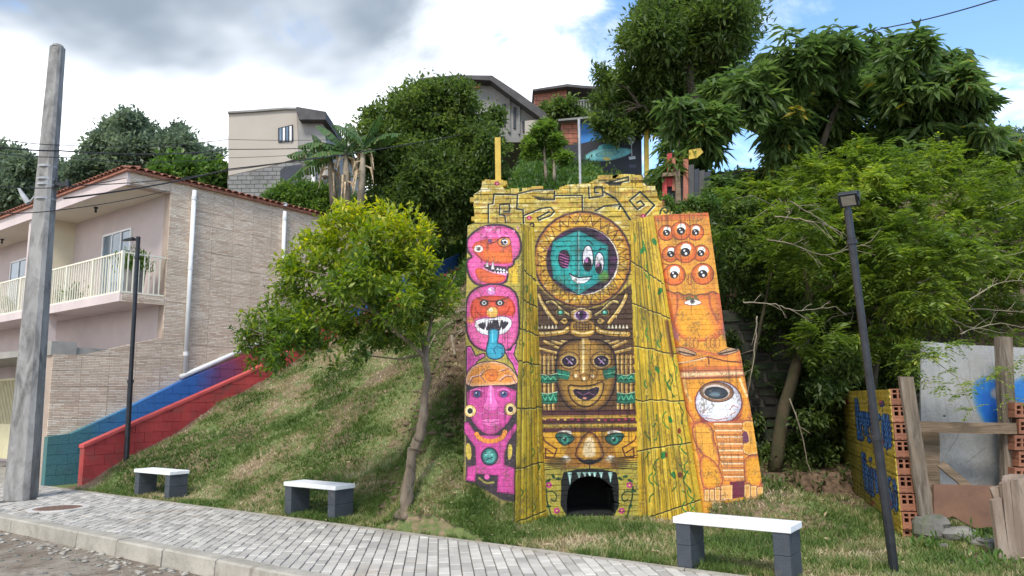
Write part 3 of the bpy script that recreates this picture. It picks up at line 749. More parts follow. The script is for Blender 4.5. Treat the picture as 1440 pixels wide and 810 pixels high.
# wires
def wire(pts, r, label, n=14):
    P_ = [at(*p) for p in pts]; out = []
    for A, B in zip(P_, P_[1:]):
        L = (B - A).length
        for k in range(n): f = k / n; out.append(A.lerp(B, f) - Vector((0, 0, 4 * f * (1 - f) * L * .012)))
    out.append(P_[-1]); m = MB(); m.tube(out, r, 5); tag(m.build('overhead_wire', m_wire), label, 'wire', 'overhead wires')
pY = onz(29, 701).y
wire([(90, 279, pY), (320, 238, 19), (705, 178, 24)], .018, 'thick black wire from the pole bracket towards the yellow post')
wire([(78, 262, pY), (320, 240, 20), (560, 198, 24)], .010, 'thin wire from the pole crossing the grey block wall')
wire([(0, 207, 12), (85, 212, pY), (320, 210, 22), (640, 196, 26)], .014, 'wire running level across the middle of the cream house')
wire([(0, 196, 12), (85, 204, pY), (320, 196, 22), (560, 192, 26)], .008, 'thin wire just above the level wire on the cream house')
wire([(0, 216, 12), (85, 221, pY), (320, 222, 22), (560, 205, 26)], .008, 'thin wire just below the level wire on the cream house')
wire([(0, 262, 12), (78, 264, pY), (190, 247, 17)], .009, 'short thin wire from the pole to the corner of the tiled roof')
wire([(0, 300, 12), (78, 296, pY), (235, 268, 17)], .009, 'thin wire passing under the roof edge by the pole')
wire([(1440, -12, 10), (1400, 0, 11), (1240, 40, 14), (1000, 110, 18)], .012, 'single wire crossing the blue sky above the broad-leaved tree')

# ================================================================== spray-painted murals (flat print on the walls), rasterised here
def vnoise(h, w_, cell, seed):
    g = np.random.default_rng(seed); gh, gw = int(h / cell) + 3, int(w_ / cell) + 3; a = g.random((gh, gw))
    y = np.arange(h) / cell; x = np.arange(w_) / cell; y0 = y.astype(int); x0 = x.astype(int); fy = (y - y0)[:, None]; fx = (x - x0)[None]
    fy = fy * fy * (3 - 2 * fy); fx = fx * fx * (3 - 2 * fx)
    return (a[y0][:, x0] * (1 - fx) + a[y0][:, x0 + 1] * fx) * (1 - fy) + (a[y0 + 1][:, x0] * (1 - fx) + a[y0 + 1][:, x0 + 1] * fx) * fy
def vaniso(h, w_, cy, cx, seed):
    s_ = max(1, int(cy / cx)); a = vnoise(h // s_ + 3, w_, cx, seed); y = np.arange(h) / s_; y0 = y.astype(int); f = (y - y0)[:, None]; return a[y0] * (1 - f) + a[y0 + 1] * f
class Canvas:
    """a painted wall face; P(u,v) maps 0..1 to world, drawing is done in the coordinates of the survey picture"""
    def __init__(s, W_, H, P, bg):
        s.W, s.H = W_, H; s.img = np.zeros((H, W_, 3)); s.img[:] = bg
        gu = np.linspace(0, 1, 41); gv = np.linspace(0, 1, 41)
        G = np.array([[proj(*P(u, v)) for u in gu] for v in gv])
        U = (np.arange(W_) + .5) / W_ * 40; V = (np.arange(H) + .5) / H * 40
        u0 = np.minimum(U.astype(int), 39); v0 = np.minimum(V.astype(int), 39); fu = (U - u0)[None, :, None]; fv = (V - v0)[:, None, None]
        Q = (G[v0][:, u0] * (1 - fu) + G[v0][:, u0 + 1] * fu) * (1 - fv) + (G[v0 + 1][:, u0] * (1 - fu) + G[v0 + 1][:, u0 + 1] * fu) * fv
        s.X, s.Y = Q[..., 0], Q[..., 1]; s.rx0, s.rx1 = s.X.min(0), s.X.max(0); s.ry0, s.ry1 = s.Y.min(1), s.Y.max(1)
        s.k = 1.; s.ox = 0; s.oy = 0
    def Z(s, ox, oy, k): s.ox, s.oy, s.k = ox, oy, 1. / k; return s     # enlarge the drawing grid
    def tp(s, pts): return np.array([(s.ox + p[0] * s.k, s.oy + p[1] * s.k) for p in pts], float)
    def win(s, P_, pad):
        x0, y0 = P_.min(0) - pad; x1, y1 = P_.max(0) + pad
        c = np.where((s.rx1 > x0) & (s.rx0 < x1))[0]; r = np.where((s.ry1 > y0) & (s.ry0 < y1))[0]
        if len(c) == 0 or len(r) == 0: return None
        return slice(r[0], r[-1] + 1), slice(c[0], c[-1] + 1)
    def seg(s, X, Y, a, b):
        dx_, dy_ = b - a; L = dx_ * dx_ + dy_ * dy_ + 1e-9; t = np.clip(((X - a[0]) * dx_ + (Y - a[1]) * dy_) / L, 0, 1)
        return (X - a[0] - t * dx_) ** 2 + (Y - a[1] - t * dy_) ** 2
    def blend(s, wn, al, col):
        s.img[wn] += (np.asarray(col, float) - s.img[wn]) * al[..., None]
    def poly(s, pts, col, out=None, ow=1., soft=.5, rim=None, rw=4., alpha=1., smooth=0):
        P_ = s.tp(pts)
        for _ in range(smooth):
            n = len(P_); q = []
            for i in range(n):
                a, b = P_[i], P_[(i + 1) % n]; q += [a * .75 + b * .25, a * .25 + b * .75]
            P_ = np.array(q)
        wn = s.win(P_, ow + soft + 1)
        if wn is None: return
        X, Y = s.X[wn], s.Y[wn]; d = np.full(X.shape, 1e9); ins = np.zeros(X.shape, bool); n = len(P_)
        for i in range(n):
            a, b = P_[i], P_[(i + 1) % n]; d = np.minimum(d, s.seg(X, Y, a, b))
            cnd = (a[1] > Y) != (b[1] > Y); 
            if a[1] != b[1]: ins ^= cnd & (X < (b[0] - a[0]) * (Y - a[1]) / (b[1] - a[1]) + a[0])
        d = np.sqrt(d) * np.where(ins, 1, -1)
        if out is not None: s.blend(wn, np.clip((d + ow) / .6, 0, 1) * alpha, out)
        if rim is not None:
            t = np.clip(d / rw, 0, 1)[..., None]; c = np.asarray(rim, float) * (1 - t) + np.asarray(col, float) * t
            al = (np.clip(d / soft + .5, 0, 1) * alpha)[..., None]; s.img[wn] += (c - s.img[wn]) * al
        elif col is not None: s.blend(wn, np.clip(d / soft + .5, 0, 1) * alpha, col)
    def ell(s, cx, cy, rx, ry, col, rot=0, **k):
        c, n_ = math.cos(R(rot)), math.sin(R(rot)); N = 26
        s.poly([(cx + c * rx * math.cos(t) - n_ * ry * math.sin(t), cy + n_ * rx * math.cos(t) + c * ry * math.sin(t)) for t in [2 * math.pi * i / N for i in range(N)]], col, **k)
    def line(s, pts, w_, col, soft=.6, alpha=1., smooth=0, taper=False):
        P_ = s.tp(pts)
        for _ in range(smooth):
            q = [P_[0]]
            for a, b in zip(P_, P_[1:]): q += [a * .75 + b * .25, a * .25 + b * .75]
            P_ = np.array(q + [P_[-1]])
        wn = s.win(P_, w_ + 1)
        if wn is None: return
        X, Y = s.X[wn], s.Y[wn]; d = np.full(X.shape, 1e9)
        for a, b in zip(P_, P_[1:]): d = np.minimum(d, s.seg(X, Y, a, b))
        s.blend(wn, np.clip((w_ / 2 - np.sqrt(d)) / soft + .5, 0, 1) * alpha, col)
    def eye(s, cx, cy, rx, ry, iris, ir, white=(235, 235, 230), out=(40, 20, 25), ow=1.):
        s.ell(cx, cy, rx, ry, white, out=out, ow=ow); s.ell(cx, cy, ir, ir, iris); s.ell(cx, cy, ir * .5, ir * .5, (15, 10, 15)); s.ell(cx - ir * .35, cy - ir * .35, ir * .25, ir * .25, (250, 250, 250))
    def finish(s, name, dirt=.10, grime=1., seed=3):
        H, W_ = s.H, s.W; n = (vnoise(H, W_, 60, seed) - .5) * dirt + (vnoise(H, W_, 9, seed + 1) - .5) * dirt + (vnoise(H, W_, 2.2, seed + 2) - .5) * dirt * 1.2
        st = (vnoise(H, W_, 5, seed + 3).mean(0, keepdims=True) - .5) * 0 + (np.repeat(vnoise(max(8, H // 24), W_, 4, seed + 4), 24, 0)[:H] if H >= 48 else 0) * 0
        im = s.img / 255. * (1 + n[..., None]); im = im ** 1.10; im = im * (1 - .34 * grime * np.clip((vaniso(H, W_, 90, 5, seed + 5) - .60) * 3, 0, 1) * np.clip((vnoise(H, W_, 120, seed + 6) - .35) * 3, 0, 1))[..., None]; sm = (np.clip((vnoise(H, W_, 6, seed + 7) * .6 + vnoise(H, W_, 45, seed + 11) * .6 - .74) * 5, 0, 1) * .45 * grime * (im.mean(-1) > .12))[..., None]; im = im * (1 - sm) + np.array((.36, .30, .20)) * sm; im = np.clip(im, 0, 1); g_ = im.mean(-1, keepdims=True); im = (g_ + (im - g_) * .90) * .93
        ch = vnoise(H, W_, 3, seed + 9) * vnoise(H, W_, 25, seed + 8); m_ = ((ch > .66) & (im.mean(-1) > .22))[..., None] * .40; im = im * (1 - m_) + np.array((.62, .58, .50)) * m_
        I = bpy.data.images.new(name, W_, H, alpha=False); px = np.ones((H, W_, 4), np.float32); px[..., :3] = im
        I.pixels.foreach_set(px.ravel()); I.update(); I.pack()
        m, t, b = base(name); tx = t.new('ShaderNodeTexImage'); tx.image = I; tx.extension = 'EXTEND'; t.l.new(t.new('ShaderNodeUVMap').outputs[0], tx.inputs[0])
        hv = t.new('ShaderNodeHueSaturation'); t.l.new(tx.outputs[0], hv.inputs['Color']); t.set(hv.inputs['Value'], tintval(t, .10))
        t.l.new(hv.outputs[0], b.inputs['Base Color']); b.inputs['Roughness'].default_value = .62
        g = t.new('ShaderNodeNewGeometry').outputs['Position']; bn = t.new('ShaderNodeBump'); bn.inputs['Strength'].default_value = .5; bn.inputs['Distance'].default_value = .012
        t.l.new(t.noise(g, 45, 6, .65), bn.inputs['Height']); t.l.new(bn.outputs[0], b.inputs['Normal']); return m

YC = 10.5                                            # plane of the recessed middle wall
def YF(z): return 9.7 + .125 * z                     # battered fronts of the two buttresses
def pxF(px, py):                                     # survey picture -> buttress front
    r = ray(px, py); k = (9.7 + .125 * EYE) / (r[1] - .125 * r[2]); return Vector((r[0] * k, r[1] * k, EYE + r[2] * k))
def mk(x0, x1, z0, z1, Yf): return (lambda u, v: Vector((x0 + (x1 - x0) * u, Yf(z0 + (z1 - z0) * v), z0 + (z1 - z0) * v))), (lambda p: ((p[0] - x0) / (x1 - x0), (p[2] - z0) / (z1 - z0)))
INK = (38, 28, 24); GOLD = (206, 158, 38); BRN = (92, 62, 30); YEL = (216, 182, 48); MAR = (88, 40, 42); TEAL = (26, 122, 96); PUR = (52, 26, 58)

def paint_middle():
    c = Canvas(1080, 1620, PcM, (196, 170, 62)); rd = random.Random(5)
    # ruined top: yellow wash with pale and brown blotches
    for i in range(520):
        x, y = rd.uniform(662, 965), rd.uniform(243, 330); q = rd.choice([(226, 196, 60), (232, 214, 140), (190, 150, 50), (225, 205, 90), (170, 120, 50), (240, 232, 196), (214, 170, 36)])
        c.ell(x, y, rd.uniform(3, 11), rd.uniform(1.2, 3.2), q, alpha=rd.uniform(.3, .8), soft=1.2)
    for i in range(200):
        x, y = rd.uniform(750, 905), rd.uniform(300, 740); c.ell(x, y, rd.uniform(3, 12), rd.uniform(2, 8), rd.choice([(205, 160, 40), (170, 130, 40), (190, 170, 60)]), alpha=.4, soft=2)
    c.Z(650, 230, 4.5)
    L = lambda pts, w_=1.5, col=(30, 36, 22), **k: c.line(pts, w_ * 1.45, col, **k)
    for dx_, col in ((4, (238, 232, 190)), (0, (34, 40, 24))):
        L([(165 + dx_, 385 + dx_), (165 + dx_, 260 + dx_), (195 + dx_, 255 + dx_), (200 + dx_, 195 + dx_), (350 + dx_, 200 + dx_), (345 + dx_, 290 + dx_), (385 + dx_, 295 + dx_), (388 + dx_, 380 + dx_)], 1.5, col)
        L([(275 + dx_, 375 + dx_), (270 + dx_, 330 + dx_), (235 + dx_, 325 + dx_), (238 + dx_, 262 + dx_), (300 + dx_, 258 + dx_), (300 + dx_, 305 + dx_), (262 + dx_, 305 + dx_)], 1.4, col)
        L([(355 + dx_, 190 + dx_), (440 + dx_, 172 + dx_), (585 + dx_, 165 + dx_), (582 + dx_, 230 + dx_), (480 + dx_, 228 + dx_)], 1.5, col)
        L([(392 + dx_, 330 + dx_), (500 + dx_, 285 + dx_), (560 + dx_, 278 + dx_), (582 + dx_, 305 + dx_), (560 + dx_, 330 + dx_), (485 + dx_, 360 + dx_), (475 + dx_, 345 + dx_), (550 + dx_, 305 + dx_)], 1.5, col)
        L([(590 + dx_, 205 + dx_), (758 + dx_, 203 + dx_), (760 + dx_, 300 + dx_)], 1.5, col)
        L([(800 + dx_, 150 + dx_), (803 + dx_, 220 + dx_), (890 + dx_, 205 + dx_), (885 + dx_, 150 + dx_), (838 + dx_, 150 + dx_), (838 + dx_, 185 + dx_), (862 + dx_, 185 + dx_)], 1.5, col)
        L([(910 + dx_, 125 + dx_), (1050 + dx_, 85 + dx_), (1052 + dx_, 110 + dx_), (940 + dx_, 130 + dx_)], 1.6, col)
        L([(895 + dx_, 180 + dx_), (970 + dx_, 225 + dx_), (1020 + dx_, 290 + dx_), (1080 + dx_, 385 + dx_)], 1.9, col)
        L([(840 + dx_, 300 + dx_), (900 + dx_, 270 + dx_), (1000 + dx_, 262 + dx_), (990 + dx_, 290 + dx_)], 1.6, col)
        L([(1125 + dx_, 180 + dx_), (1215 + dx_, 265 + dx_), (1090 + dx_, 400 + dx_)], 1.8, col); L([(1125 + dx_, 180 + dx_), (1058 + dx_, 235 + dx_), (1108 + dx_, 292 + dx_), (1152 + dx_, 262 + dx_), (1128 + dx_, 236 + dx_), (1105 + dx_, 248 + dx_)], 1.6, col)
    c.poly([(900, 118), (1015, 118), (1000, 140), (930, 140)], (40, 38, 26), soft=1.5)
    c.poly([(440, 205), (520, 215), (470, 225)], (60, 50, 26), soft=2)
    for (x, y) in ((1280, 290), (1360, 300)):
        L([(x - 30, y + 30), (x - 20, y - 5), (x + 10, y - 12), (x + 25, y + 12), (x + 5, y + 28), (x - 5, y + 12)], 1.6, (30, 70, 34), smooth=2)
    L([(430, 385), (445, 375), (455, 390), (445, 408), (432, 398)], 1.5, (34, 34, 24), smooth=2)
    for (x, y) in ((220, 128), (423, 345), (1145, 335), (1280, 235)):
        c.ell(x, y, 16, 14, (190, 40, 90), soft=1); c.ell(x, y, 6, 6, (240, 170, 200))
    # ring of triangles
    c.Z(0, 0, 1)
    CX, CY = 819, 365
    c.ell(CX, CY, 70, 68.5, (90, 58, 50), soft=1.5); c.ell(CX, CY, 66.5, 65.5, (222, 172, 46), rim=(190, 120, 36), rw=5)
    for i in range(130):
        t = rd.uniform(0, 6.28); r_ = rd.uniform(51, 64); c.ell(CX + r_ * math.cos(t), CY + r_ * math.sin(t), rd.uniform(1, 3), rd.uniform(1, 2.4), rd.choice([(244, 228, 160), (236, 190, 60), (150, 96, 36)]), alpha=.7, soft=1)
    N = 27
    for i in range(N):
        t0, t1, t2 = [2 * math.pi * (i + e) / N for e in (0, .5, 1)]; j = rd.uniform(-1.5, 1.5)
        c.line([(CX + 64.5 * math.cos(t0), CY + 63.5 * math.sin(t0)), (CX + (51 + j) * math.cos(t1), CY + (49 + j) * math.sin(t1)), (CX + 64.5 * math.cos(t2), CY + 63.5 * math.sin(t2))], 1.1, (110, 66, 30))
    c.ell(819, 367, 52, 49, (130, 90, 50)); c.ell(820, 367.5, 50.5, 47.5, (236, 226, 200)); c.ell(818.2, 367, 50, 47, (30, 16, 38), rim=(60, 30, 66), rw=9)
    for (x, y, r_) in ((845, 333, 6), (862, 365, 6), (860, 380, 4), (790, 333, 5), (772, 350, 4), (850, 340, 3)): c.ell(x, y, r_, r_ * .7, (130, 60, 120), soft=4, alpha=.6)
    c.poly([(813, 324.5), (777.5, 340), (774, 362), (778, 392), (814, 414.5)], (28, 178, 172), rim=(22, 140, 140), rw=6, out=(14, 40, 50), ow=1.2)
    c.poly([(813, 324.5), (855, 345.5), (854.5, 389), (814, 414.5)], (20, 160, 158), rim=(16, 128, 130), rw=5, out=(14, 40, 50), ow=1.2)
    c.ell(849, 389, 7, 8, (120, 160, 50), soft=5, alpha=.8); c.line([(813.5, 326), (813.7, 413)], 2.6, (170, 220, 214), soft=2, alpha=.7); c.line([(812, 326), (812.3, 413)], 1., (10, 84, 90))
    for y in range(332, 412, 7): c.line([(780, y + 2), (812, y)], .7, (18, 120, 122), alpha=.45); c.line([(815, y), (853, y + 3)], .7, (14, 104, 108), alpha=.45)
    c.ell(793, 364.5, 7.5, 12.5, (60, 20, 60), out=(20, 24, 40), ow=1.2)
    for k in range(5): c.line([(787 + k * .5, 357 + k * 4), (799, 361 + k * 4)], 1.3, (206, 96, 176), smooth=1)
    c.ell(826.5, 363.5, 7, 17.5, (226, 226, 232), out=(20, 22, 36), ow=1.6); c.ell(826.3, 371.5, 5.6, 9.5, (26, 16, 30)); c.ell(824.5, 366.5, 2.5, 3.2, (200, 120, 190))
    c.ell(842.8, 370, 5.8, 14.5, (222, 222, 230), out=(20, 22, 36), ow=1.6); c.ell(842.3, 377, 4.3, 7.5, (26, 16, 30)); c.ell(841, 372.5, 2, 2.6, (200, 120, 190))
    c.line([(825, 338.5), (829, 339), (833, 344)], 1.8, (16, 40, 50)); c.line([(842.5, 351), (847, 350), (851, 350.5)], 1.8, (16, 40, 50))
    c.poly([(800.5, 384.5), (806, 388), (814, 390.5), (831.5, 389), (828, 394), (822, 398), (812, 399), (804.5, 394)], (226, 232, 234), out=(16, 60, 66), ow=.9); c.line([(800.5, 384.5), (807, 388.5), (814, 391), (832, 389)], 1.5, (14, 30, 40))
    # serpents and the one-eyed head
    c.poly([(755, 400), (766, 412), (786, 428), (819, 436), (850, 430), (872, 412), (889, 398), (890, 482), (757, 482)], (84, 56, 34), soft=2)
    c.Z(745, 415, 6.75)
    for k in range(70): c.line([(rd.uniform(60, 980), rd.uniform(60, 400))] * 2, rd.uniform(2, 5), rd.choice([(60, 36, 40), (130, 92, 34), (70, 46, 26)]), alpha=.5, soft=3)
    def rope(pts, w_, col=(198, 150, 48), hi=(240, 218, 150)):
        c.line(pts, w_ + 2.8, (40, 20, 24), smooth=2); c.line(pts, w_, col, smooth=2, soft=1.2); c.line([(x - 4, y - 6) for x, y in pts], w_ * .3, hi, smooth=2, soft=1)
    for sg in (0, 1):
        f = (lambda p: (1000 - p[0], p[1])) if sg else (lambda p: p)
        q = lambda pts: [f(p) for p in pts]
        rope(q([(85, 0), (120, 90), (185, 180), (250, 262)]), 5); rope(q([(165, 70), (205, 55), (250, 85), (310, 150), (375, 190)]), 4, (150, 124, 60))
        rope(q([(70, 372), (200, 368), (330, 350), (362, 320)]), 7); rope(q([(300, 250), (330, 225), (355, 245), (335, 270), (315, 258)]), 3)
        for k in range(6): x = 80 + k * 34; c.poly(q([(x - 13, 318), (x, 278), (x + 13, 318)]), (236, 226, 196), out=(50, 30, 30), ow=.6)
        for k in range(6): x, y = 90 + k * 16, 40 + k * 30; c.poly(q([(x, y), (x + 16, y + 6), (x + 12, y + 44)]), (226, 206, 160), alpha=.8)
        ex, ey = f((290, 165)); c.ell(ex, ey, 36, 28, (30, 60, 50), out=(180, 150, 80), ow=1); c.ell(ex, ey, 20, 18, (70, 190, 160)); c.ell(ex - 5, ey - 5, 6, 6, (240, 250, 240))
        for k in range(5): c.line(q([(80 + k * 60, 352), (96 + k * 58, 385)]), .8, (110, 70, 30))
    c.poly([(395, 235), (600, 235), (625, 330), (600, 385), (500, 402), (400, 385), (375, 330)], (196, 152, 52), out=(50, 28, 34), ow=1.2, smooth=1, rim=(140, 96, 34), rw=3)
    c.poly([(420, 258), (580, 258), (592, 325), (500, 350), (412, 325)], (150, 112, 44), out=(64, 38, 34), ow=.8, smooth=1)
    for k in range(5): c.line([(440 + k * 30, 262), (442 + k * 29, 335)], .9, (64, 38, 30))
    c.line([(420, 300), (500, 312), (585, 300)], .8, (64, 38, 30)); c.line([(405, 345), (500, 372), (600, 345)], 1.6, (244, 226, 170), smooth=2, soft=1.2)
    c.ell(490, 190, 104, 72, (206, 172, 84), out=(54, 30, 40), ow=1.2, rim=(140, 96, 40), rw=3); c.ell(490, 195, 74, 48, (226, 200, 214)); c.ell(488, 190, 52, 46, (98, 44, 116)); c.ell(488, 190, 14, 38, (26, 10, 34)); c.ell(466, 172, 10, 10, (240, 220, 246)); c.line([(400, 160), (490, 118), (580, 160)], 1.5, (236, 216, 160), smooth=2)
    # laughing mask with striped head-dress
    c.Z(0, 0, 1); c.poly([(757, 478), (893, 476), (894, 578), (758, 580)], (96, 64, 36), soft=1)
    for k in range(15):
        t0 = math.pi * (1.06 - k * .08) ; x0, y0 = 823 + 40 * math.cos(t0), 505 - 26 * math.sin(t0); x1, y1 = 823 + 68 * math.cos(t0), 505 - 48 * math.sin(t0)
        c.line([(x0, y0), (x1, max(y1, 479))], 5.5, (60, 34, 36), soft=1.5); c.line([(x0, y0), (x1, max(y1, 480))], 4, (188, 146, 60), soft=1.4); c.line([(x0 - .8, y0 - 1), (x1 - .8, max(y1, 480) - 1)], 1.1, (238, 214, 150), soft=1)
    for x in (759.5, 765.5, 771.5, 777.5, 868.5, 874.5, 880.5, 887): c.line([(x, 500), (x + .6, 577)], 5.4, (70, 42, 38)); c.line([(x, 500), (x + .6, 577)], 4, (180, 136, 50), soft=1.5); c.line([(x - .8, 501), (x - .3, 576)], 1, (240, 220, 160), soft=1)
    c.poly([(784, 500), (790, 486), (805, 479), (823, 477), (842, 479), (857, 486), (864, 500), (866, 530), (860, 556), (846, 574), (824, 580), (801, 574), (788, 556), (782, 530)], (176, 130, 46), out=(40, 20, 28), ow=2.6, rim=(96, 62, 28), rw=7, smooth=1)
    c.poly([(814, 476), (831, 476), (829, 500), (830, 527), (824, 536), (815, 530), (815, 500)], (180, 138, 56), out=(58, 34, 36), ow=1.1, smooth=1); c.line([(820, 478), (820, 526)], 3, (238, 218, 160), soft=2)
    for x, y in ((810.5, 527), (822, 531), (834, 527)): c.ell(x, y, 5, 6, (176, 128, 50), out=(56, 32, 34), ow=.9); c.ell(x - .8, y + 1.5, 2, 2.4, (244, 232, 196))
    for cx in (800.5, 845.5):
        c.ell(cx, 507, 14.5, 12, (196, 156, 70), out=(58, 32, 38), ow=1, rim=(130, 92, 40), rw=3); c.ell(cx, 508, 10.5, 8, (44, 22, 50), out=(226, 206, 150), ow=.9)
        c.line([(cx - 4, 504), (cx + 4, 512)], 1.6, (200, 170, 210)); c.line([(cx + 3, 504.5), (cx - 2, 511)], 1.1, (170, 130, 180)); c.ell(cx + 5, 506, 1.2, 1.2, (250, 250, 250))
    c.poly([(799, 541), (812, 544), (824, 544), (838, 541), (849, 536), (847, 552), (838, 566), (824, 573), (809, 567), (801, 556)], (206, 162, 66), out=(44, 22, 26), ow=1.8, smooth=1, rim=(150, 108, 46), rw=2.5)
    c.poly([(804, 546), (824, 549), (844, 542), (840, 556), (824, 565), (809, 558)], (46, 22, 50), smooth=1, out=(230, 210, 160), ow=.7); c.line([(812, 551), (820, 556), (828, 552), (836, 556)], 1.1, (150, 90, 140)); c.ell(822, 560, 3, 1.6, (220, 150, 130))
    for q in ([(783, 519), (801.5, 523), (799, 534), (785, 532)], [(865, 515), (848, 521), (850, 533), (864, 530)]): c.poly(q, TEAL, out=(20, 50, 44), ow=.8); c.line([((q[0][0] + q[3][0]) / 2, (q[0][1] + q[3][1]) / 2 + .5), ((q[1][0] + q[2][0]) / 2, (q[1][1] + q[2][1]) / 2)], 1.2, (110, 210, 170))
    for (x0, x1) in ((757, 783.5), (867.5, 893)):
        for (y0, y1) in ((525, 538), (551, 567)):
            c.poly([(x0, y0 + 1), ((x0 + x1) / 2, y0 + 3), (x1, y0), (x1, y1 - 1), ((x0 + x1) / 2, y1 + 1), (x0, y1 - 1)], (24, 116, 88), out=(20, 44, 40), ow=1); xs = np.linspace(x0 + 2, x1 - 2, 7)
            c.line([(x, y0 + 4 if i % 2 else y1 - 4) for i, x in enumerate(xs)], 1.3, (96, 200, 160)); c.line([(x0, y0 + 1), ((x0 + x1) / 2, y0 + 3), (x1, y0)], 1, (220, 226, 190))
    # bands
    for y0, y1, col in ((577, 585, MAR), (585, 589, (206, 162, 60)), (589, 597, MAR), (597, 602, (198, 160, 60)), (602, 608, MAR)): c.poly([(758, y0), (897, y0 - 1.5), (897, y1 - 1.5), (758, y1)], col, soft=1.2)
    for k in range(14): c.ell(766 + k * 9.5, 590 + rd.uniform(-1, 1), 2, 1.4, rd.choice([(190, 50, 90), (230, 190, 90)])); c.ell(764 + k * 9.6, 599, 1.2, 1.5, (120, 140, 50))
    # big cat
    c.poly([(759, 608), (897, 606), (897, 652), (760, 655)], (222, 166, 34), soft=1)
    c.poly([(760, 650), (897, 648), (898, 745), (760, 745)], (180, 166, 60), soft=3)
    c.poly([(800, 612), (858, 612), (866, 640), (870, 660), (829, 656), (790, 660), (794, 640)], (176, 118, 34), soft=4)
    sp_ = [(761.8, 609), (765, 619), (771, 624), (782.8, 631), (779, 643), (767, 643.5), (767.2, 631), (777.5, 637.5)]
    c.line(sp_, 2, (110, 54, 26)); c.line([(1658 - x, y - 1) for x, y in sp_], 2, (110, 54, 26))
    for cx, s_ in ((794.4, 1), (863.7, -1)):
        c.ell(cx, 608.5, 10, 3.4, (236, 228, 214), soft=1.5); c.poly([(cx - 14 * s_, 611), (cx - 5 * s_, 609), (cx + 6 * s_, 610.5), (cx + 14 * s_, 616), (cx + 6 * s_, 624), (cx - 2 * s_, 626), (cx - 9 * s_, 620)], (30, 96, 84), out=(26, 26, 24), ow=1.6, smooth=1)
        c.ell(cx, 618, 5.5, 5.8, (56, 160, 136)); c.ell(cx, 618, 2.4, 3, (14, 40, 40)); c.ell(cx - 1.5, 616, 1.2, 1.2, (240, 250, 250))
    c.poly([(829, 607), (839, 614), (846, 630), (849, 643), (829, 652), (809, 643), (812, 630), (820, 614)], (200, 146, 48), out=(98, 54, 32), ow=2, smooth=1, rim=(130, 76, 30), rw=4)
    c.poly([(825, 614), (834, 614), (838, 634), (836, 643), (820, 643), (819, 632)], (224, 206, 172), soft=3, smooth=1, alpha=.85); c.line([(823, 622), (829, 620), (836, 623)], 1., (180, 150, 110))
    c.poly([(811, 642), (820, 647), (829, 645), (838, 647), (848, 642), (845, 649), (829, 654.5), (814, 649)], (22, 18, 20), smooth=1); c.line([(829, 653), (829, 660)], 1.6, (40, 26, 24))
    for cx in (795.4, 858.5): c.ell(cx, 645.5, 8, 5.5, (196, 168, 130), soft=3); c.ell(cx, 643, 4, 2.6, (236, 228, 214), soft=1.5); c.ell(cx - 14 if cx < 829 else cx + 13, 650, 13, 7, (96, 66, 26), soft=5, alpha=.6)
    for k in range(7): c.line([(796, 645 + k * 2), (761, 641 + k * 3.4)], .8, (50, 36, 22)); c.line([(860, 645 + k * 2), (896, 640 + k * 3.4)], .8, (50, 36, 22))
    c.poly([(790, 690), (790, 676), (793, 665), (810, 661), (829, 660), (848, 661), (866, 665), (869, 680), (869, 712), (864, 722), (862, 745), (797, 745), (796, 722), (789, 710)], (4, 5, 6), soft=1, out=(14, 26, 24), ow=1.2)
    for x, L_ in ((801, 19), (814, 10), (822, 8), (829, 7), (836, 8), (845, 9), (858, 15)): c.poly([(x - 3.2, 664), (x + 3.2, 664), (x + .4, 664 + L_)], (150, 206, 196), out=(20, 60, 60), ow=.6); c.line([(x, 665), (x + .2, 664 + L_ * .7)], 1, (240, 250, 246))
    for s_ in (1, -1):
        g = (lambda p: p) if s_ > 0 else (lambda p: (1657 - p[0], p[1]))
        c.line([g(p) for p in ((767, 684), (768, 700), (773, 718), (779, 736))], 2, (28, 64, 32), smooth=2); c.line([g(p) for p in ((768, 692), (778, 690), (784, 698), (780, 706), (775, 702))], 1.7, (28, 64, 32), smooth=2)
        for x, y in ((778, 670), (785, 673), (771, 676), (766, 690), (771, 712), (777, 726), (786, 735), (792, 731)): c.ell(*g((x, y)), 4, 2, (34, 84, 38), rot=rd.uniform(-60, 60))
        for x, y in ((772, 682), (783, 718)):
            X_, Y_ = g((x, y)); 
            for k in range(5): c.ell(X_ + 2.6 * math.cos(k * 1.26), Y_ + 2.6 * math.sin(k * 1.26), 2, 2, (196, 60, 130))
            c.ell(X_, Y_, 1.3, 1.3, (250, 220, 120))
    return c.finish('middle_mural', .16)

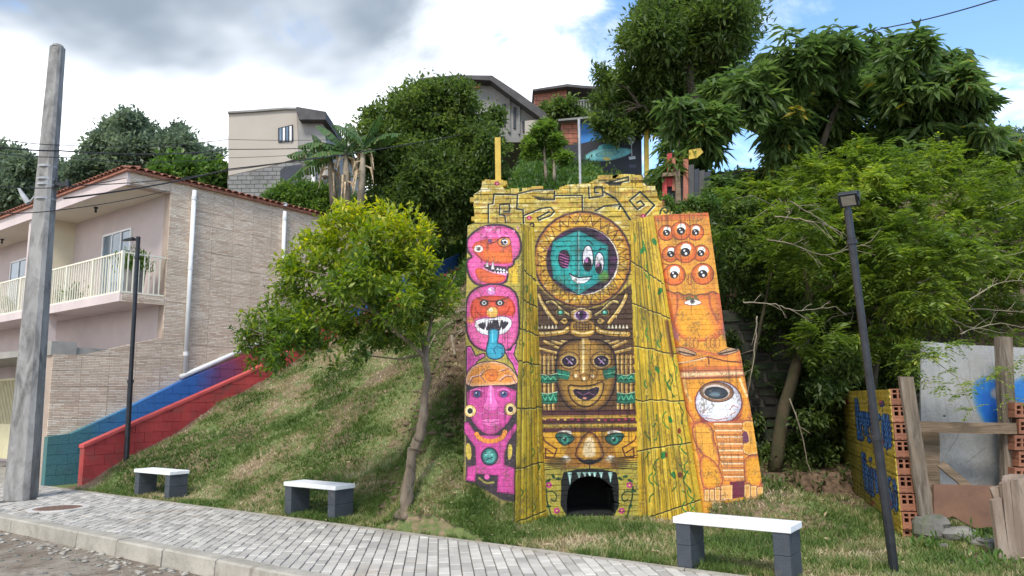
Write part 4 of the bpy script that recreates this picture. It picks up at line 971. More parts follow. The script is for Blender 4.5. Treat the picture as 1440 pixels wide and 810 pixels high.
def paint_left():
    c = Canvas(330, 1500, PcL, (140, 128, 60)); rd = random.Random(8)
    c.poly([(650, 315), (735, 315), (735, 530), (650, 530)], (186, 168, 60), soft=2)
    PK, PKd, OR, ORd = (232, 92, 168), (150, 40, 100), (240, 96, 40), (196, 50, 26)
    c.Z(650, 310, 6.756)
    h1 = [(60, 170), (140, 100), (230, 60), (310, 50), (420, 60), (510, 110), (545, 190), (550, 280), (520, 350), (480, 370), (480, 430), (420, 440), (425, 530), (400, 590), (290, 605), (160, 610), (90, 560), (60, 480), (45, 385), (110, 350), (60, 290), (50, 230)]
    c.poly(h1, PK, out=(48, 24, 44), ow=3.2, smooth=1, rim=(206, 62, 140), rw=4, soft=1)
    c.poly([(90, 230), (190, 180), (350, 170), (450, 170), (470, 240), (480, 380), (430, 420), (200, 400), (110, 310)], (238, 100, 52), smooth=1, rim=(206, 60, 30), rw=4)
    c.poly([(110, 460), (200, 450), (300, 500), (415, 520), (400, 585), (250, 605), (150, 570)], (238, 104, 48), smooth=1, rim=(200, 56, 34), rw=3)
    c.poly([(200, 280), (330, 300), (470, 300), (470, 400), (210, 370)], (246, 116, 30), soft=3)
    for k in range(26): x, y = rd.uniform(120, 520), rd.uniform(60, 160); c.line([(x, y), (x + 14, y - 8), (x + 22, y + 8), (x + 6, y + 14)], 1.1, rd.choice([(190, 50, 130), (250, 160, 210)]), smooth=1)
    c.eye(155, 270, 42, 34, (150, 120, 90), 20, out=ORd); c.eye(400, 205, 58, 44, (50, 50, 80), 34, white=(236, 150, 70), out=(90, 30, 40), ow=1.4); c.ell(410, 205, 24, 24, (230, 230, 235)); c.ell(408, 208, 14, 14, (20, 16, 30))
    c.ell(265, 195, 22, 18, (120, 60, 130)); c.line([(240, 225), (300, 215), (360, 165), (440, 160)], 1.6, (120, 30, 50), smooth=2); c.line([(120, 310), (190, 370), (180, 400)], 1.6, (150, 34, 60), smooth=1)
    c.poly([(200, 420), (300, 430), (420, 440), (420, 500), (300, 500), (220, 460)], (60, 30, 50)); 
    for x, y, h in ((235, 440, -50), (290, 465, -88), (335, 470, -22), (365, 475, -22), (395, 480, -24)): c.poly([(x - 16, y), (x + 16, y), (x + 2, y + h)], (240, 238, 240), out=(80, 60, 90), ow=.5)
    for x in range(300, 420, 28): c.poly([(x, 500), (x + 24, 503), (x + 12, 474)], (240, 238, 240))
    c.line([(200, 455), (300, 500), (420, 515)], 1.8, (250, 170, 210), smooth=1); c.poly([(440, 470), (530, 400), (535, 600), (460, 600)], (230, 190, 30), soft=4)
    c.Z(650, 395, 6)
    c.poly([(60, 120), (130, 60), (250, 30), (380, 50), (460, 120), (470, 260), (475, 400), (450, 520), (380, 585), (250, 600), (120, 560), (50, 470), (38, 330), (40, 200)], PK, out=(48, 24, 44), ow=3, smooth=1, rim=(204, 64, 140), rw=4)
    for k in range(12): t = math.pi * (1 + k / 11); c.line([(255 + 150 * math.cos(t), 200 + 120 * math.sin(t)), (255 + 205 * math.cos(t), 195 + 155 * math.sin(t))], 1, (190, 60, 140))
    c.poly([(90, 150), (180, 125), (330, 125), (420, 150), (455, 230), (440, 300), (320, 290), (180, 300), (80, 330), (60, 240)], (236, 84, 44), smooth=1, rim=(206, 50, 30), rw=4); c.ell(70, 330, 30, 26, (250, 150, 60), soft=5)
    c.line([(130, 145), (200, 165), (260, 175), (330, 160), (390, 140)], 2.2, (150, 30, 26), smooth=2); c.ell(245, 85, 34, 34, (226, 150, 210), out=(150, 60, 130), ow=.8); c.ell(235, 75, 12, 12, (250, 235, 250))
    for ex in (185, 318): c.ell(ex, 186, 38, 28, (60, 20, 20)); c.eye(ex, 186, 19, 18, (50, 80, 90), 11)
    c.ell(255, 265, 46, 44, (246, 196, 90), out=(190, 100, 40), ow=1); c.ell(240, 245, 18, 16, (252, 240, 210)); c.ell(225, 290, 12, 12, (230, 160, 50)); c.ell(285, 292, 12, 12, (230, 160, 50))
    for p in ([(90, 200), (70, 260), (100, 330)], [(430, 190), (445, 250), (420, 310)], [(110, 220), (130, 280), (170, 290)], [(400, 220), (380, 270), (340, 280)]): c.line(p, 1.6, (180, 36, 24), smooth=2)
    c.poly([(95, 350), (170, 315), (250, 320), (340, 295), (410, 320), (420, 370), (380, 430), (320, 455), (220, 460), (140, 440)], (238, 236, 240), out=(90, 40, 80), ow=1, smooth=1)
    c.poly([(125, 370), (180, 345), (250, 330), (350, 330), (400, 350), (360, 400), (330, 420), (210, 420), (160, 405)], (38, 26, 46), smooth=1)
    for k in range(6): x = 130 + k * 22; c.poly([(x, 340), (x + 18, 335), (x + 10, 362)], (245, 245, 245)); x = 345 + k * 12; c.poly([(x, 330), (x + 12, 335), (x + 2, 352)], (245, 245, 245))
    for x, y, h in ((205, 325, 75), (315, 318, 70), (195, 450, -70), (330, 445, -60)): c.poly([(x - 15, y), (x + 15, y), (x, y + h)], (244, 244, 244), out=(80, 50, 80), ow=.5)
    c.poly([(225, 410), (305, 410), (300, 470), (290, 530), (340, 540), (358, 590), (340, 640), (280, 662), (220, 645), (205, 600), (215, 540), (232, 480)], (40, 176, 206), out=(24, 60, 80), ow=2, smooth=1, rim=(26, 140, 176), rw=3)
    c.line([(280, 610), (262, 580), (285, 550), (325, 565)], 1.6, (18, 110, 150), smooth=2); c.line([(255, 425), (258, 520)], 1.6, (120, 220, 236), soft=1.5)
    for k in range(9): c.ell(250 + rd.uniform(-10, 90), 560 + rd.uniform(0, 60), 4, 4, (20, 120, 150))
    # arms
    for q in ([(40, 560), (70, 555), (110, 640), (185, 615), (190, 635), (120, 680), (60, 790), (38, 790)], [(455, 530), (430, 545), (410, 590), (365, 590), (385, 640), (430, 700), (470, 800), (475, 700), (430, 620)]): c.poly(q, (214, 70, 160), out=(44, 24, 40), ow=1.8, rim=(236, 120, 190), rw=2)
    # lower figure
    c.Z(640, 490, 3.24)
    c.poly([(50, 150), (50, 610), (130, 640), (215, 690), (270, 700), (285, 690), (285, 150)], (52, 34, 46))
    c.poly([(52, 175), (280, 170), (275, 260), (250, 330), (200, 380), (162, 398), (120, 380), (75, 330), (55, 260)], (208, 66, 152), out=(44, 22, 40), ow=1.6, smooth=1, rim=(166, 42, 120), rw=4)
    c.poly([(50, 175), (50, 120), (85, 75), (160, 55), (240, 75), (285, 130), (283, 165), (160, 168)], (240, 150, 50), out=(60, 30, 30), ow=1.6, smooth=1, rim=(226, 180, 150), rw=5)
    for q in ([(135, 105), (165, 92), (195, 105), (190, 140), (165, 152), (140, 138)],): c.poly(q, (240, 130, 30), out=(130, 60, 30), ow=.8, smooth=1); 
    c.line([(155, 115), (162, 128), (170, 118), (176, 128)], 1.2, (200, 80, 30))
    for p in ([(110, 120), (135, 150)], [(115, 118), (130, 100)], [(205, 100), (225, 95)], [(200, 145), (225, 125)], [(60, 165), (75, 130), (105, 122)], [(275, 160), (255, 125), (228, 122)]): c.line(p, 1.6, (236, 190, 170)); c.line([(x + 4, y + 4) for x, y in p], 1.1, (110, 60, 60))
    for ex in (100, 222): c.ell(ex, 208, 26, 18, (160, 40, 110), soft=2); c.ell(ex, 208, 15, 15, (60, 80, 140), out=(80, 20, 60), ow=.8); c.ell(ex, 208, 7, 7, (20, 20, 40)); c.ell(ex - 4, 203, 3, 3, (240, 240, 250)); c.line([(ex - 30, 192), (ex, 182), (ex + 28, 196)], 1.4, (236, 130, 200), smooth=1)
    c.poly([(150, 170), (175, 170), (182, 230), (200, 262), (185, 280), (160, 284), (135, 278), (128, 262), (145, 230)], (232, 104, 184), smooth=1, out=(160, 40, 120), ow=.8); c.line([(162, 175), (163, 250)], 1.8, (248, 170, 216), soft=1.5)
    c.poly([(118, 330), (150, 318), (165, 325), (180, 316), (210, 325), (195, 350), (165, 356), (138, 350)], (240, 110, 190), out=(150, 34, 110), ow=.8, smooth=1); c.line([(125, 334), (165, 338), (205, 330)], 1, (150, 30, 100))
    for ex in (115, 215): c.line([(ex - 16, 290), (ex, 300), (ex + 14, 292)], 1.2, (236, 130, 200), smooth=1)
    for x, y in ((68, 285), (252, 277)): c.ell(x, y, 27, 27, (232, 190, 110), out=(60, 34, 30), ow=1); c.ell(x, y, 19, 19, (250, 226, 170)); c.ell(x, y, 12, 13, (30, 20, 24))
    c.poly([(35, 340), (60, 335), (100, 395), (230, 395), (275, 340), (285, 360), (240, 430), (225, 480), (225, 530), (270, 545), (270, 665), (190, 655), (195, 580), (95, 570), (90, 610), (50, 600), (55, 540), (95, 530), (92, 450), (40, 380)], (206, 62, 150), out=(44, 22, 40), ow=1.4, rim=(160, 40, 116), rw=3)
    for k in range(11): t = math.pi * (.02 + k / 10.6 * .94); c.ell(161 + 66 * math.cos(t), 378 + 45 * math.sin(t), 10, 11, (244, 150, 44), out=(170, 70, 30), ow=.6)
    c.ell(157, 492, 38, 40, (24, 50, 60), out=(40, 22, 40), ow=1); c.ell(157, 492, 33, 35, (70, 160, 150), rim=(30, 90, 100), rw=3)
    for k in range(22): c.ell(157 + rd.uniform(-22, 22), 492 + rd.uniform(-24, 24), 5, 3, rd.choice([(20, 60, 70), (140, 220, 200), (40, 120, 110)]))
    for q in ([(48, 430), (72, 435), (76, 505), (52, 508)], [(240, 435), (262, 440), (258, 500), (240, 510)]): c.poly(q, (206, 180, 60), smooth=1)
    c.line([(110, 590), (140, 615), (175, 610)], 3, (150, 140, 60), smooth=1); c.ell(145, 585, 12, 12, (226, 90, 170))
    c.Z(0, 0, 1)
    for k in range(500): c.ell(rd.uniform(652, 733), rd.uniform(316, 700), rd.uniform(.8, 2.6), rd.uniform(.4, 1), rd.choice([(250, 180, 220), (120, 30, 70), (250, 190, 120)]), alpha=.22, soft=1)
    c.line([(651, 314), (732, 312), (734, 320)], 2.4, (70, 60, 40)); c.line([(657, 316), (654.5, 430), (652, 650)], 1.4, (60, 40, 50))
    return c.finish('pink_totem_mural', .14)

def paint_right():
    c = Canvas(600, 1440, PcR, (230, 160, 40)); rd = random.Random(9)
    OR = (232, 132, 38); ORd = (176, 84, 34)
    for k in range(260): c.ell(rd.uniform(915, 1075), rd.uniform(298, 705), rd.uniform(4, 14), rd.uniform(3, 10), rd.choice([(240, 176, 40), (232, 150, 44), (226, 128, 44), (244, 190, 60)]), alpha=.35, soft=4)
    c.poly([(915, 298), (1000, 296), (1000, 306), (922, 312), (955, 490), (948, 492)], (206, 106, 40), soft=5)
    c.Z(880, 280, 3.68)
    def frog(cx, cy, r_, p=.45, lk=(0, 0)):
        c.ell(cx, cy, r_, r_ * .95, (226, 112, 34), out=(120, 56, 30), ow=1.3, rim=(206, 92, 34), rw=3); c.ell(cx, cy - r_ * .15, r_ * .62, r_ * .6, (236, 150, 60), soft=3)
        c.ell(cx + 4 + lk[0], cy - r_ * .38, r_ * .46, r_ * .42, (246, 246, 240)); c.ell(cx + lk[0], cy + lk[1], r_ * p, r_ * p * .9, (28, 20, 26)); c.ell(cx + r_ * .06 + lk[0], cy + r_ * .12 + lk[1], r_ * .13, r_ * .13, (240, 236, 230)); c.ell(cx - r_ * .1 + lk[0], cy - r_ * .16 + lk[1], r_ * .09, r_ * .09, (250, 250, 250))
    frog(210, 175, 40); frog(360, 172, 42); frog(285, 165, 48)
    frog(232, 285, 42); frog(388, 280, 42); frog(308, 275, 56)
    frog(250, 392, 56, .38); frog(398, 388, 56, .42)
    c.line([(325, 390), (320, 440), (345, 445), (335, 395)], 1.6, (190, 90, 36), smooth=1); c.line([(190, 400), (180, 330), (220, 340)], 1.6, (150, 80, 36), smooth=1)
    c.poly([(190, 470), (250, 480), (330, 500), (400, 488), (480, 470), (500, 560), (510, 680), (480, 720), (400, 740), (320, 735), (270, 710), (225, 600)], (238, 140, 44), rim=(206, 96, 50), rw=10, smooth=1)
    c.poly([(265, 560), (400, 545), (430, 600), (460, 700), (390, 725), (300, 720), (262, 640)], (244, 166, 30), soft=8, smooth=1)
    for p in ([(200, 480), (225, 600), (270, 715)], [(265, 500), (268, 560), (250, 640)], [(430, 500), (440, 570), (480, 640)], [(490, 480), (510, 600), (505, 700)]): c.line(p, 2.6, (186, 92, 60), smooth=2, soft=2)
    c.line([(215, 470), (255, 490), (270, 478), (300, 500), (330, 490), (360, 505), (385, 490), (420, 498), (445, 475), (470, 490)], 1.6, (110, 80, 40), smooth=1)
    for k in range(14): c.line([(300 + rd.uniform(0, 80), 505 + rd.uniform(-14, 14)), (305 + rd.uniform(0, 80), 520)], 1, (90, 120, 50))
    c.poly([(292, 538), (345, 515), (402, 536), (345, 553)], (236, 232, 226), out=(120, 60, 50), ow=1, smooth=1); c.ell(345, 530, 13, 12, (110, 110, 100)); c.ell(345, 528, 5, 5, (30, 26, 26)); c.poly([(240, 640), (262, 690), (280, 735), (255, 720)], (170, 110, 130), soft=4); c.poly([(500, 640), (520, 690), (515, 730)], (170, 110, 130), soft=4)
    for x in (322, 342, 362, 428, 450, 474): c.ell(x, 745, 11, 26, (236, 158, 50), out=(130, 70, 34), ow=1)
    c.Z(880, 480, 3.115)
    c.poly([(200, 25), (250, 22), (430, 60), (495, 20), (510, 120), (230, 125)], (236, 150, 46), rim=(206, 100, 60), rw=6)
    for s_, q in ((1, [(210, 38), (225, 25), (260, 30), (320, 58), (270, 65), (230, 52)]), (-1, [(500, 25), (470, 24), (430, 38), (395, 58), (450, 58), (495, 42)])): c.poly(q, (190, 150, 110), out=(80, 44, 34), ow=1.2, smooth=1)
    c.line([(235, 45), (300, 60)], 2, (50, 34, 30)); c.line([(410, 55), (485, 38)], 2, (50, 34, 30)); c.line([(220, 100), (280, 88), (340, 72), (362, 68), (390, 75), (440, 88), (505, 92)], 2, (124, 60, 36), smooth=1); c.line([(362, 66), (364, 100)], 1.8, (124, 60, 36)); c.line([(230, 95), (300, 85), (350, 72)], 1.6, (250, 220, 170), soft=1.5)
    c.poly([(240, 130), (515, 125), (530, 160), (545, 240), (560, 300), (540, 350), (300, 355), (270, 300), (250, 220)], (240, 160, 34), out=(150, 76, 50), ow=1.4, rim=(216, 120, 60), rw=6)
    c.poly([(238, 132), (515, 126), (522, 150), (240, 162)], (244, 206, 150), rim=(206, 110, 70), rw=3, out=(130, 70, 50), ow=1); c.line([(255, 170), (265, 230), (285, 260)], 3, (244, 190, 110), smooth=1); c.line([(500, 165), (512, 200), (530, 240)], 3, (250, 210, 150), smooth=1); c.line([(262, 165), (500, 158)], 1.6, (150, 80, 50))
    c.poly([(300, 240), (320, 330), (370, 355), (440, 360), (500, 320), (515, 250), (505, 330), (470, 362), (330, 362)], (170, 60, 50), soft=3)
    c.ell(406, 268, 100, 92, (232, 232, 238), out=(126, 60, 60), ow=2, rim=(196, 190, 206), rw=8)
    c.ell(398, 222, 72, 42, (150, 104, 70), out=(70, 40, 36), ow=1.4, rot=4); c.ell(396, 222, 60, 33, (206, 190, 180), rot=4); c.ell(396, 226, 52, 27, (50, 62, 74), rim=(24, 24, 30), rw=3, rot=4); c.ell(390, 232, 24, 10, (110, 130, 140), soft=3)
    for p in ([(455, 300), (470, 280), (490, 290)], [(460, 320), (480, 310)], [(350, 300), (335, 315)], [(350, 335), (400, 345), (450, 335)]): c.line(p, .9, (180, 70, 60))
    # stairs between the hands
    c.poly([(285, 355), (560, 345), (590, 420), (600, 520), (600, 660), (345, 695), (320, 520), (300, 430)], (238, 150, 40), rim=(206, 96, 60), rw=6, soft=1)
    c.poly([(290, 365), (340, 352), (380, 380), (385, 440), (400, 470), (410, 520), (400, 560), (340, 500), (300, 440)], (242, 170, 50), out=(150, 76, 54), ow=1.5, smooth=1, rim=(214, 116, 60), rw=4)
    c.poly([(510, 350), (570, 350), (590, 430), (590, 490), (520, 500), (505, 450), (540, 445), (535, 400), (505, 385)], (242, 170, 50), out=(150, 76, 54), ow=1.5, smooth=1, rim=(246, 200, 130), rw=3); c.poly([(508, 400), (530, 395), (540, 440), (512, 445)], (120, 56, 90))
    for k in range(9):
        y = 358 + k * 29; x0 = 385 + k * 5.5; x1 = 508 + k * 1.2
        c.poly([(x0, y), (x1, y), (x1 + 2, y + 20), (x0 + 3, y + 20)], (232, 150, 70), out=(140, 66, 46), ow=1); c.poly([(x0, y), (x1, y), (x1, y + 7), (x0, y + 7)], (250, 214, 166))
    for q in ([(325, 515), (350, 498), (400, 540), (425, 600), (415, 640), (345, 650), (330, 600)], [(520, 505), (600, 500), (600, 640), (525, 630), (520, 560)]): c.poly(q, (240, 166, 34), out=(150, 76, 54), ow=1.4, smooth=1, rim=(214, 116, 60), rw=4)
    c.poly([(455, 615), (520, 612), (525, 680), (465, 690)], (118, 30, 56))
    for x0, x1, y0, y1 in ((345, 365, 650, 698), (368, 386, 650, 697), (390, 412, 640, 697), (418, 466, 632, 692), (520, 545, 628, 685), (548, 572, 634, 680), (576, 600, 640, 685)): c.poly([(x0, y0), (x1, y0 - 2), (x1, y1), (x0, y1)], (238, 176, 90), out=(140, 66, 54), ow=1, rim=(250, 216, 150), rw=2)
    c.Z(0, 0, 1)
    for k in range(260): c.ell(rd.uniform(925, 1065), rd.uniform(300, 700), rd.uniform(.6, 1.8), rd.uniform(.5, 1.2), rd.choice([(90, 60, 30), (250, 220, 150), (150, 90, 40)]), alpha=.3, soft=1)
    return c.finish('orange_totem_mural', .12)

def paint_side(P, name, W_, H, xs, seed, bambu):
    c = Canvas(W_, H, P, (216, 182, 44)); rd = random.Random(seed)
    top, bot = 312, 742
    def X(f, y): t = (y - top) / (bot - top); return (xs[0] + (xs[1] - xs[0]) * t) * (1 - f) + (xs[2] + (xs[3] - xs[2]) * t) * f
    for k in range(90):
        f = rd.random(); y0 = rd.uniform(top, bot - 60); y1 = y0 + rd.uniform(30, 150); c.line([(X(f, y), y) for y in np.linspace(y0, y1, 5)], rd.uniform(1.5, 5), rd.choice([(232, 202, 64), (206, 168, 34), (164, 146, 42), (236, 214, 92), (190, 156, 34), (216, 164, 32)]), soft=2, alpha=.55)
    n = 5 if bambu else 9
    for k in range(1, n):
        f = k / n + rd.uniform(-.02, .02); y0 = top; 
        c.line([(X(f + rd.uniform(-.008, .008), y), y) for y in np.linspace(top, bot, 22)], .8, (96, 84, 26), alpha=.8)
        for j in range(5): y = rd.uniform(top, bot - 40); c.line([(X(f + .02, yy), yy) for yy in np.linspace(y, y + 34, 4)], .9, (80, 96, 30), alpha=.6)
    cracks = (385, 425, 466, 510, 574, 655, 727) if bambu else (383, 437, 492, 563, 628, 716)
    for y in cracks:
        sl = (560 - y) * .18
        pts = [(X(f, y), (y + sl * .5 - sl * f if not bambu else y - sl * .3 + sl * f * .6) + rd.uniform(-1.4, 1.4)) for f in np.linspace(0, 1, 8)]
        c.line([(a, b + 1.5) for a, b in pts], 1.6, (236, 220, 120), alpha=.7); c.line(pts, 1.7, (54, 44, 22))
    for k in range(34 if not bambu else 26):
        f = rd.uniform(.08, .92); y = rd.uniform(top + 8, bot - 20); 
        if bambu: c.line([(X(f, y), y), (X(f + .06, y + 5), y + 5), (X(f, y + 12), y + 12)], .9, (50, 110, 40), smooth=1)
        else: c.line([(X(f + .05 * math.sin(j * 1.3 + k), y + j * 6), y + j * 6) for j in range(rd.randint(3, 8))], 1.4, rd.choice([(40, 128, 52), (60, 140, 50), (36, 104, 44)]), smooth=1)
    if not bambu:
        for f, y in ((.12, 340), (.6, 352), (.2, 410), (.5, 520), (.35, 590), (.55, 640), (.4, 668)): c.ell(X(f, y), y, 3, 5.5, (36, 136, 60), rot=rd.uniform(-30, 30))
        for f, y in ((.5, 640), (.2, 606), (.3, 668)): c.ell(X(f, y), y, 2.4, 4, (150, 66, 40))
        c.line([(X(.12, y), y) for y in (452, 470, 500)], 5, (110, 66, 24), soft=3)
    return c.finish(name, .12, seed=seed)

# ------------------------------------------------------------------ the tower
mz0, mz1 = -.35, 4.9
mx0, mx1 = at(660, 500, YC).x, at(1000, 500, YC).x + .05
PcM, uvM = mk(mx0, mx1, mz0, mz1, lambda z: YC)
lx0, lx1 = pxF(648, 500).x, pxF(738, 500).x
PcL, uvL = mk(lx0, lx1, -.05, 4.15, YF)
rx0, rx1 = pxF(915, 320).x - .05, pxF(1078, 690).x
PcR, uvR = mk(rx0, rx1, -.05, 4.35, YF)
tw = thing('painted_totem_tower', 'ruined brick tower covered in spray-painted totem faces with a cat-mouth opening', 'monument', ((mx0 + mx1) / 2, YC, 0))
m_mid, m_lft, m_rgt = paint_middle(), paint_left(), paint_right()
BW, BH, JT = .215, .0715, .010
def poly_on(pts, f): return [(f(*p).x, f(*p).z) for p in pts]
atC = lambda px, py: at(px, py, YC)
outl = [(668, 742), (668, 323), (666, 274), (675, 268), (682, 252), (705, 254.5), (711, 271), (728, 271), (748, 266.6), (779, 266.6), (783, 272), (792, 264.5), (805.5, 263), (808, 260), (825.5, 259), (839, 252), (865.5, 251), (868, 244.5), (892, 245.5), (899, 252), (910, 263), (923, 274.5), (932, 289), (944, 297), (990, 302), (990, 742), (864, 742), (864, 702), (861, 688), (854, 678), (843, 671.5), (829, 669), (815, 671.5), (805, 678), (799, 688), (797, 702), (797, 742)]
oc = poly_on(outl, atC)
PM_ = lambda s, z: Vector((s, YC, z)); NF = Vector((0, -1, 0))
core = MB(); core.prism([PM_(*p) for p in oc], [Vector((p[0], YC + .42, p[1])) for p in oc], uvM); mid = core.build('middle_wall', m_mid, tw)
bk_ = MB(); zb_ = [p for p in oc[1:26]]
bk_.prism([Vector((p[0], YC + .42, p[1] - .02)) for p in [(oc[0][0], 3.0)] + zb_[:-1] + [(zb_[-1][0], 3.0)]], [Vector((p[0], YC + 1.2, p[1] - .15)) for p in [(oc[0][0], 3.0)] + zb_[:-1] + [(zb_[-1][0], 3.0)]]); bk_.build('wall_back', m_mortar, tw)
brk = coursed(oc, BW, BH, JT, 0, 0, .06)
def seenM(c):
    x, y = proj(*c); return (735 < x < 915 and y < 735) or y < 325
pieces(brk, PM_, NF, .014, 0., 'brick', 'brick_courses', m_mid, mid, uvM, pj=.009, visible=seenM)
# loose stepped bricks along the broken crown
lb = MB()
for i in range(130):
    px = random.uniform(668, 985); py = lerp(px, outl[2:25]) + random.uniform(-4, 5); p = atC(px, py); yy = random.uniform(-.04, .30)
    if px < 690: p = atC(random.uniform(667, 690), random.uniform(255, 322)); yy = random.uniform(-.03, .25)
    lb.box(p + Vector((-.1, yy, -.04)), (random.uniform(.12, .21), 0, 0), (0, .10, 0), (0, 0, .055 + random.random() * .02))
lb.uv = [uvM(v) for v in lb.v]; lb.hasuv = True; lb.build('broken_brick_edge', m_mid, tw, kind='stuff')
# dark chamber behind the cat's mouth
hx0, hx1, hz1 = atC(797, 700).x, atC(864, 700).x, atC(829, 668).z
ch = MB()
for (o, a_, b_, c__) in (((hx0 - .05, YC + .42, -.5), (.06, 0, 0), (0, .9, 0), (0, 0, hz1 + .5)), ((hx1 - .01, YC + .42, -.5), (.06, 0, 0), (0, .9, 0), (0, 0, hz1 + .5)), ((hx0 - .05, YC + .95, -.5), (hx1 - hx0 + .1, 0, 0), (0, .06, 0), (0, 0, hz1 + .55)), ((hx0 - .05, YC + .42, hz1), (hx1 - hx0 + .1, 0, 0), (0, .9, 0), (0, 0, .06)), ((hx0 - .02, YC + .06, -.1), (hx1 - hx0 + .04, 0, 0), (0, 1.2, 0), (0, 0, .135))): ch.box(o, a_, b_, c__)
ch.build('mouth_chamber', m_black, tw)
def buttress(frontpx, inner, backX, uvf, mat, label):
    fr = poly_on(frontpx, pxF); PF = lambda s, z: Vector((s, YF(z), z)); nf = Vector((0, -1, .125)).normalized()
    bx = lambda i: (Vector((backX[i], YC + .02, fr[i][1])) if i in backX else Vector((fr[i][0], YC + .30, fr[i][1])))
    m = MB(); m.prism([PF(*p) for p in fr], [bx(i) for i in range(len(fr))], uvf); o = m.build('front_panel', mat, tw)
    pieces(coursed(fr, BW, BH, JT * .42, 0, 0, .04), PF, nf, .004, 0, 'brick', 'brick_courses', mat, o, uvf, pj=.0018)
    return fr
# left (pink) buttress and its bamboo-painted return
LF = [(651, 742), (653, 560), (657, 318), (666, 314), (732, 314), (734, 330), (722, 742)]
bLb, bLt = at(768, 742, YC).x, at(750, 316, YC).x
buttress(LF, None, {4: bLt, 5: bLt + .005, 6: bLb}, uvL, m_lft, '')
RF = [(993, 742), (956, 490), (920, 303), (996, 299), (1022, 488), (1040, 492), (1058, 590), (1073, 690), (1078, 742)]
bRb, bRt = at(900, 742, YC).x, at(886, 308, YC).x
buttress(RF, None, {0: bRb, 1: (bRb + bRt) / 2 - .02, 2: bRt}, uvR, m_rgt, '')
def ret(f0, f1, xb0, xb1, name, mname, xs, seed, bambu, W_, H, off):
    A0, A1 = pxF(*f0), pxF(*f1); B0, B1 = Vector((xb0, YC - .004, A0.z)), Vector((xb1, YC - .004, A1.z)); o = Vector((off, -.004, 0))
    P = lambda u, v: (A0.lerp(A1, v).lerp(B0.lerp(B1, v), u)) + o
    mt = paint_side(P, mname, W_, H, xs, seed, bambu); m = MB(); nu, nv = (5 if bambu else 8), 40
    sgn = 1 if off > 0 else -1
    for j in range(nv + 1):
        for i in range(nu * 4 + 1):
            u, v = i / (nu * 4), j / nv; e = (-.016 if i % 4 == 0 and 0 < i < nu * 4 else .0) * sgn; m.vert(P(u, v) + Vector((e, 0, 0)), (u, v))
    W1 = nu * 4 + 1
    for j in range(nv):
        for i in range(W1 - 1):
            q = (j * W1 + i, j * W1 + i + 1, (j + 1) * W1 + i + 1, (j + 1) * W1 + i); m.f.append(q)
    m.build(name, mt, tw)
ret(LF[6], LF[4], bLb, bLt, 'plank_painted_side', 'bamboo_mural', (734, 722, 750, 768), 21, True, 160, 1000, .012)
ret(RF[0], RF[2], bRb, bRt, 'plank_painted_side', 'plank_mural', (920, 993, 886, 900), 22, False, 300, 1000, -.012)
# the yellow upright on the crown
p0, p1 = at(701, 262, 10.7), at(700, 193, 10.7); m = MB(); m.box(p0 - Vector((.045, 0, .3)), (.085, 0, 0), (0, .07, 0), (p1 - p0) + Vector((0, 0, .3)))
tag(m.build('yellow_post', m_ypost), 'upright yellow timber post rising from the left of the wall crown', 'post')

# ================================================================== hillside buildings
def px_prism(name, pts, Y, depth, mat, parent, dz=0):
    """a wall outline given in survey coordinates, standing at distance Y and built back to its real depth"""
    fr = [at(x, y, Y) for x, y in pts]; bk = [p + Vector((0, depth, dz)) for p in fr]
    m = MB(); m.prism(fr, bk); return m.build(name, mat, parent)
def px_bricks(pts, Y, bw, bh, jt, mat, parent, name='brick', limit=60, proud=.015):
    o = [(at(x, y, Y).x, at(x, y, Y).z) for x, y in pts]
    pieces(coursed(o, bw, bh, jt), lambda s, z: Vector((s, Y, z)), Vector((0, -1, 0)), proud, 0, name, name + '_courses', mat, parent, limit=limit, pj=.004)
# cream house on its grey block base
Y = 34.
t = thing('cream_house', 'plain cream rendered house with one blue-paned window above a grey block base', 'house', at(390, 290, Y))
px_prism('wall', [(321, 250), (321, 158), (355, 156), (400, 152.5), (417, 152.5), (420, 222)], Y, 8, m_beige, t)
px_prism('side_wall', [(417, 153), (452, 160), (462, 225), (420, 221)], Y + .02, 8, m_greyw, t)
px_prism('roof_edge', [(416, 153), (417, 150), (458, 157), (458, 168), (420, 168)], Y - .5, 8.4, m_roofd, t)
px_prism('roof_edge', [(320, 159), (320, 156.5), (355, 154.5), (400, 151), (417, 151), (417, 153.5), (400, 153.5), (355, 157)], Y - .12, 8.2, m_greyw, t)
f = px_prism('window', [(391, 200), (391, 180), (411.5, 175), (412, 198)], Y - .06, .1, m_darkw, t)
for k in range(4):
    x0 = 393 + k * 4.7; px_prism('pane', [(x0, 198.5), (x0, 181 - k * 1.1), (x0 + 2.9, 180.2 - k * 1.1), (x0 + 2.9, 198)], Y - .09, .03, m_pipe if k % 2 else m_glass, f)
t = thing('grey_block_house', 'unfinished grey concrete block storey with a dark opening below the cream house', 'house', at(390, 300, Y - 1))
wl = [(320, 330), (320, 250), (400, 230), (455, 218), (462, 225), (462, 330)]
o = px_prism('wall', [(320, 330), (320, 247), (400, 229), (455, 218), (460, 222), (460, 330)], Y - 1, 7, m_mortar, t)
px_bricks([(320, 330), (320, 248), (400, 230), (424, 225), (424, 270), (424, 330)], Y - 1, .40, .20, .03, m_greyb, o, 'block', 200)
px_bricks([(424, 330), (424, 226), (455, 219), (460, 223), (460, 330)], Y - 1, .40, .20, .03, m_greyb, o, 'block', 60)
px_prism('door_shade_sheet', [(394, 262), (394, 240), (400, 234), (423, 231), (424, 262)], Y - 1.04, .03, m_darkw, t)  # thin dark sheet on the wall, the doorway's shade as colour
m = MB(); m.tube([at(441, 256, Y - 1.2), at(440, 222, Y - 1.2), at(448, 221, Y - 1.2)], .10, 8); m.build('drain_pipe', m_pipe, t)
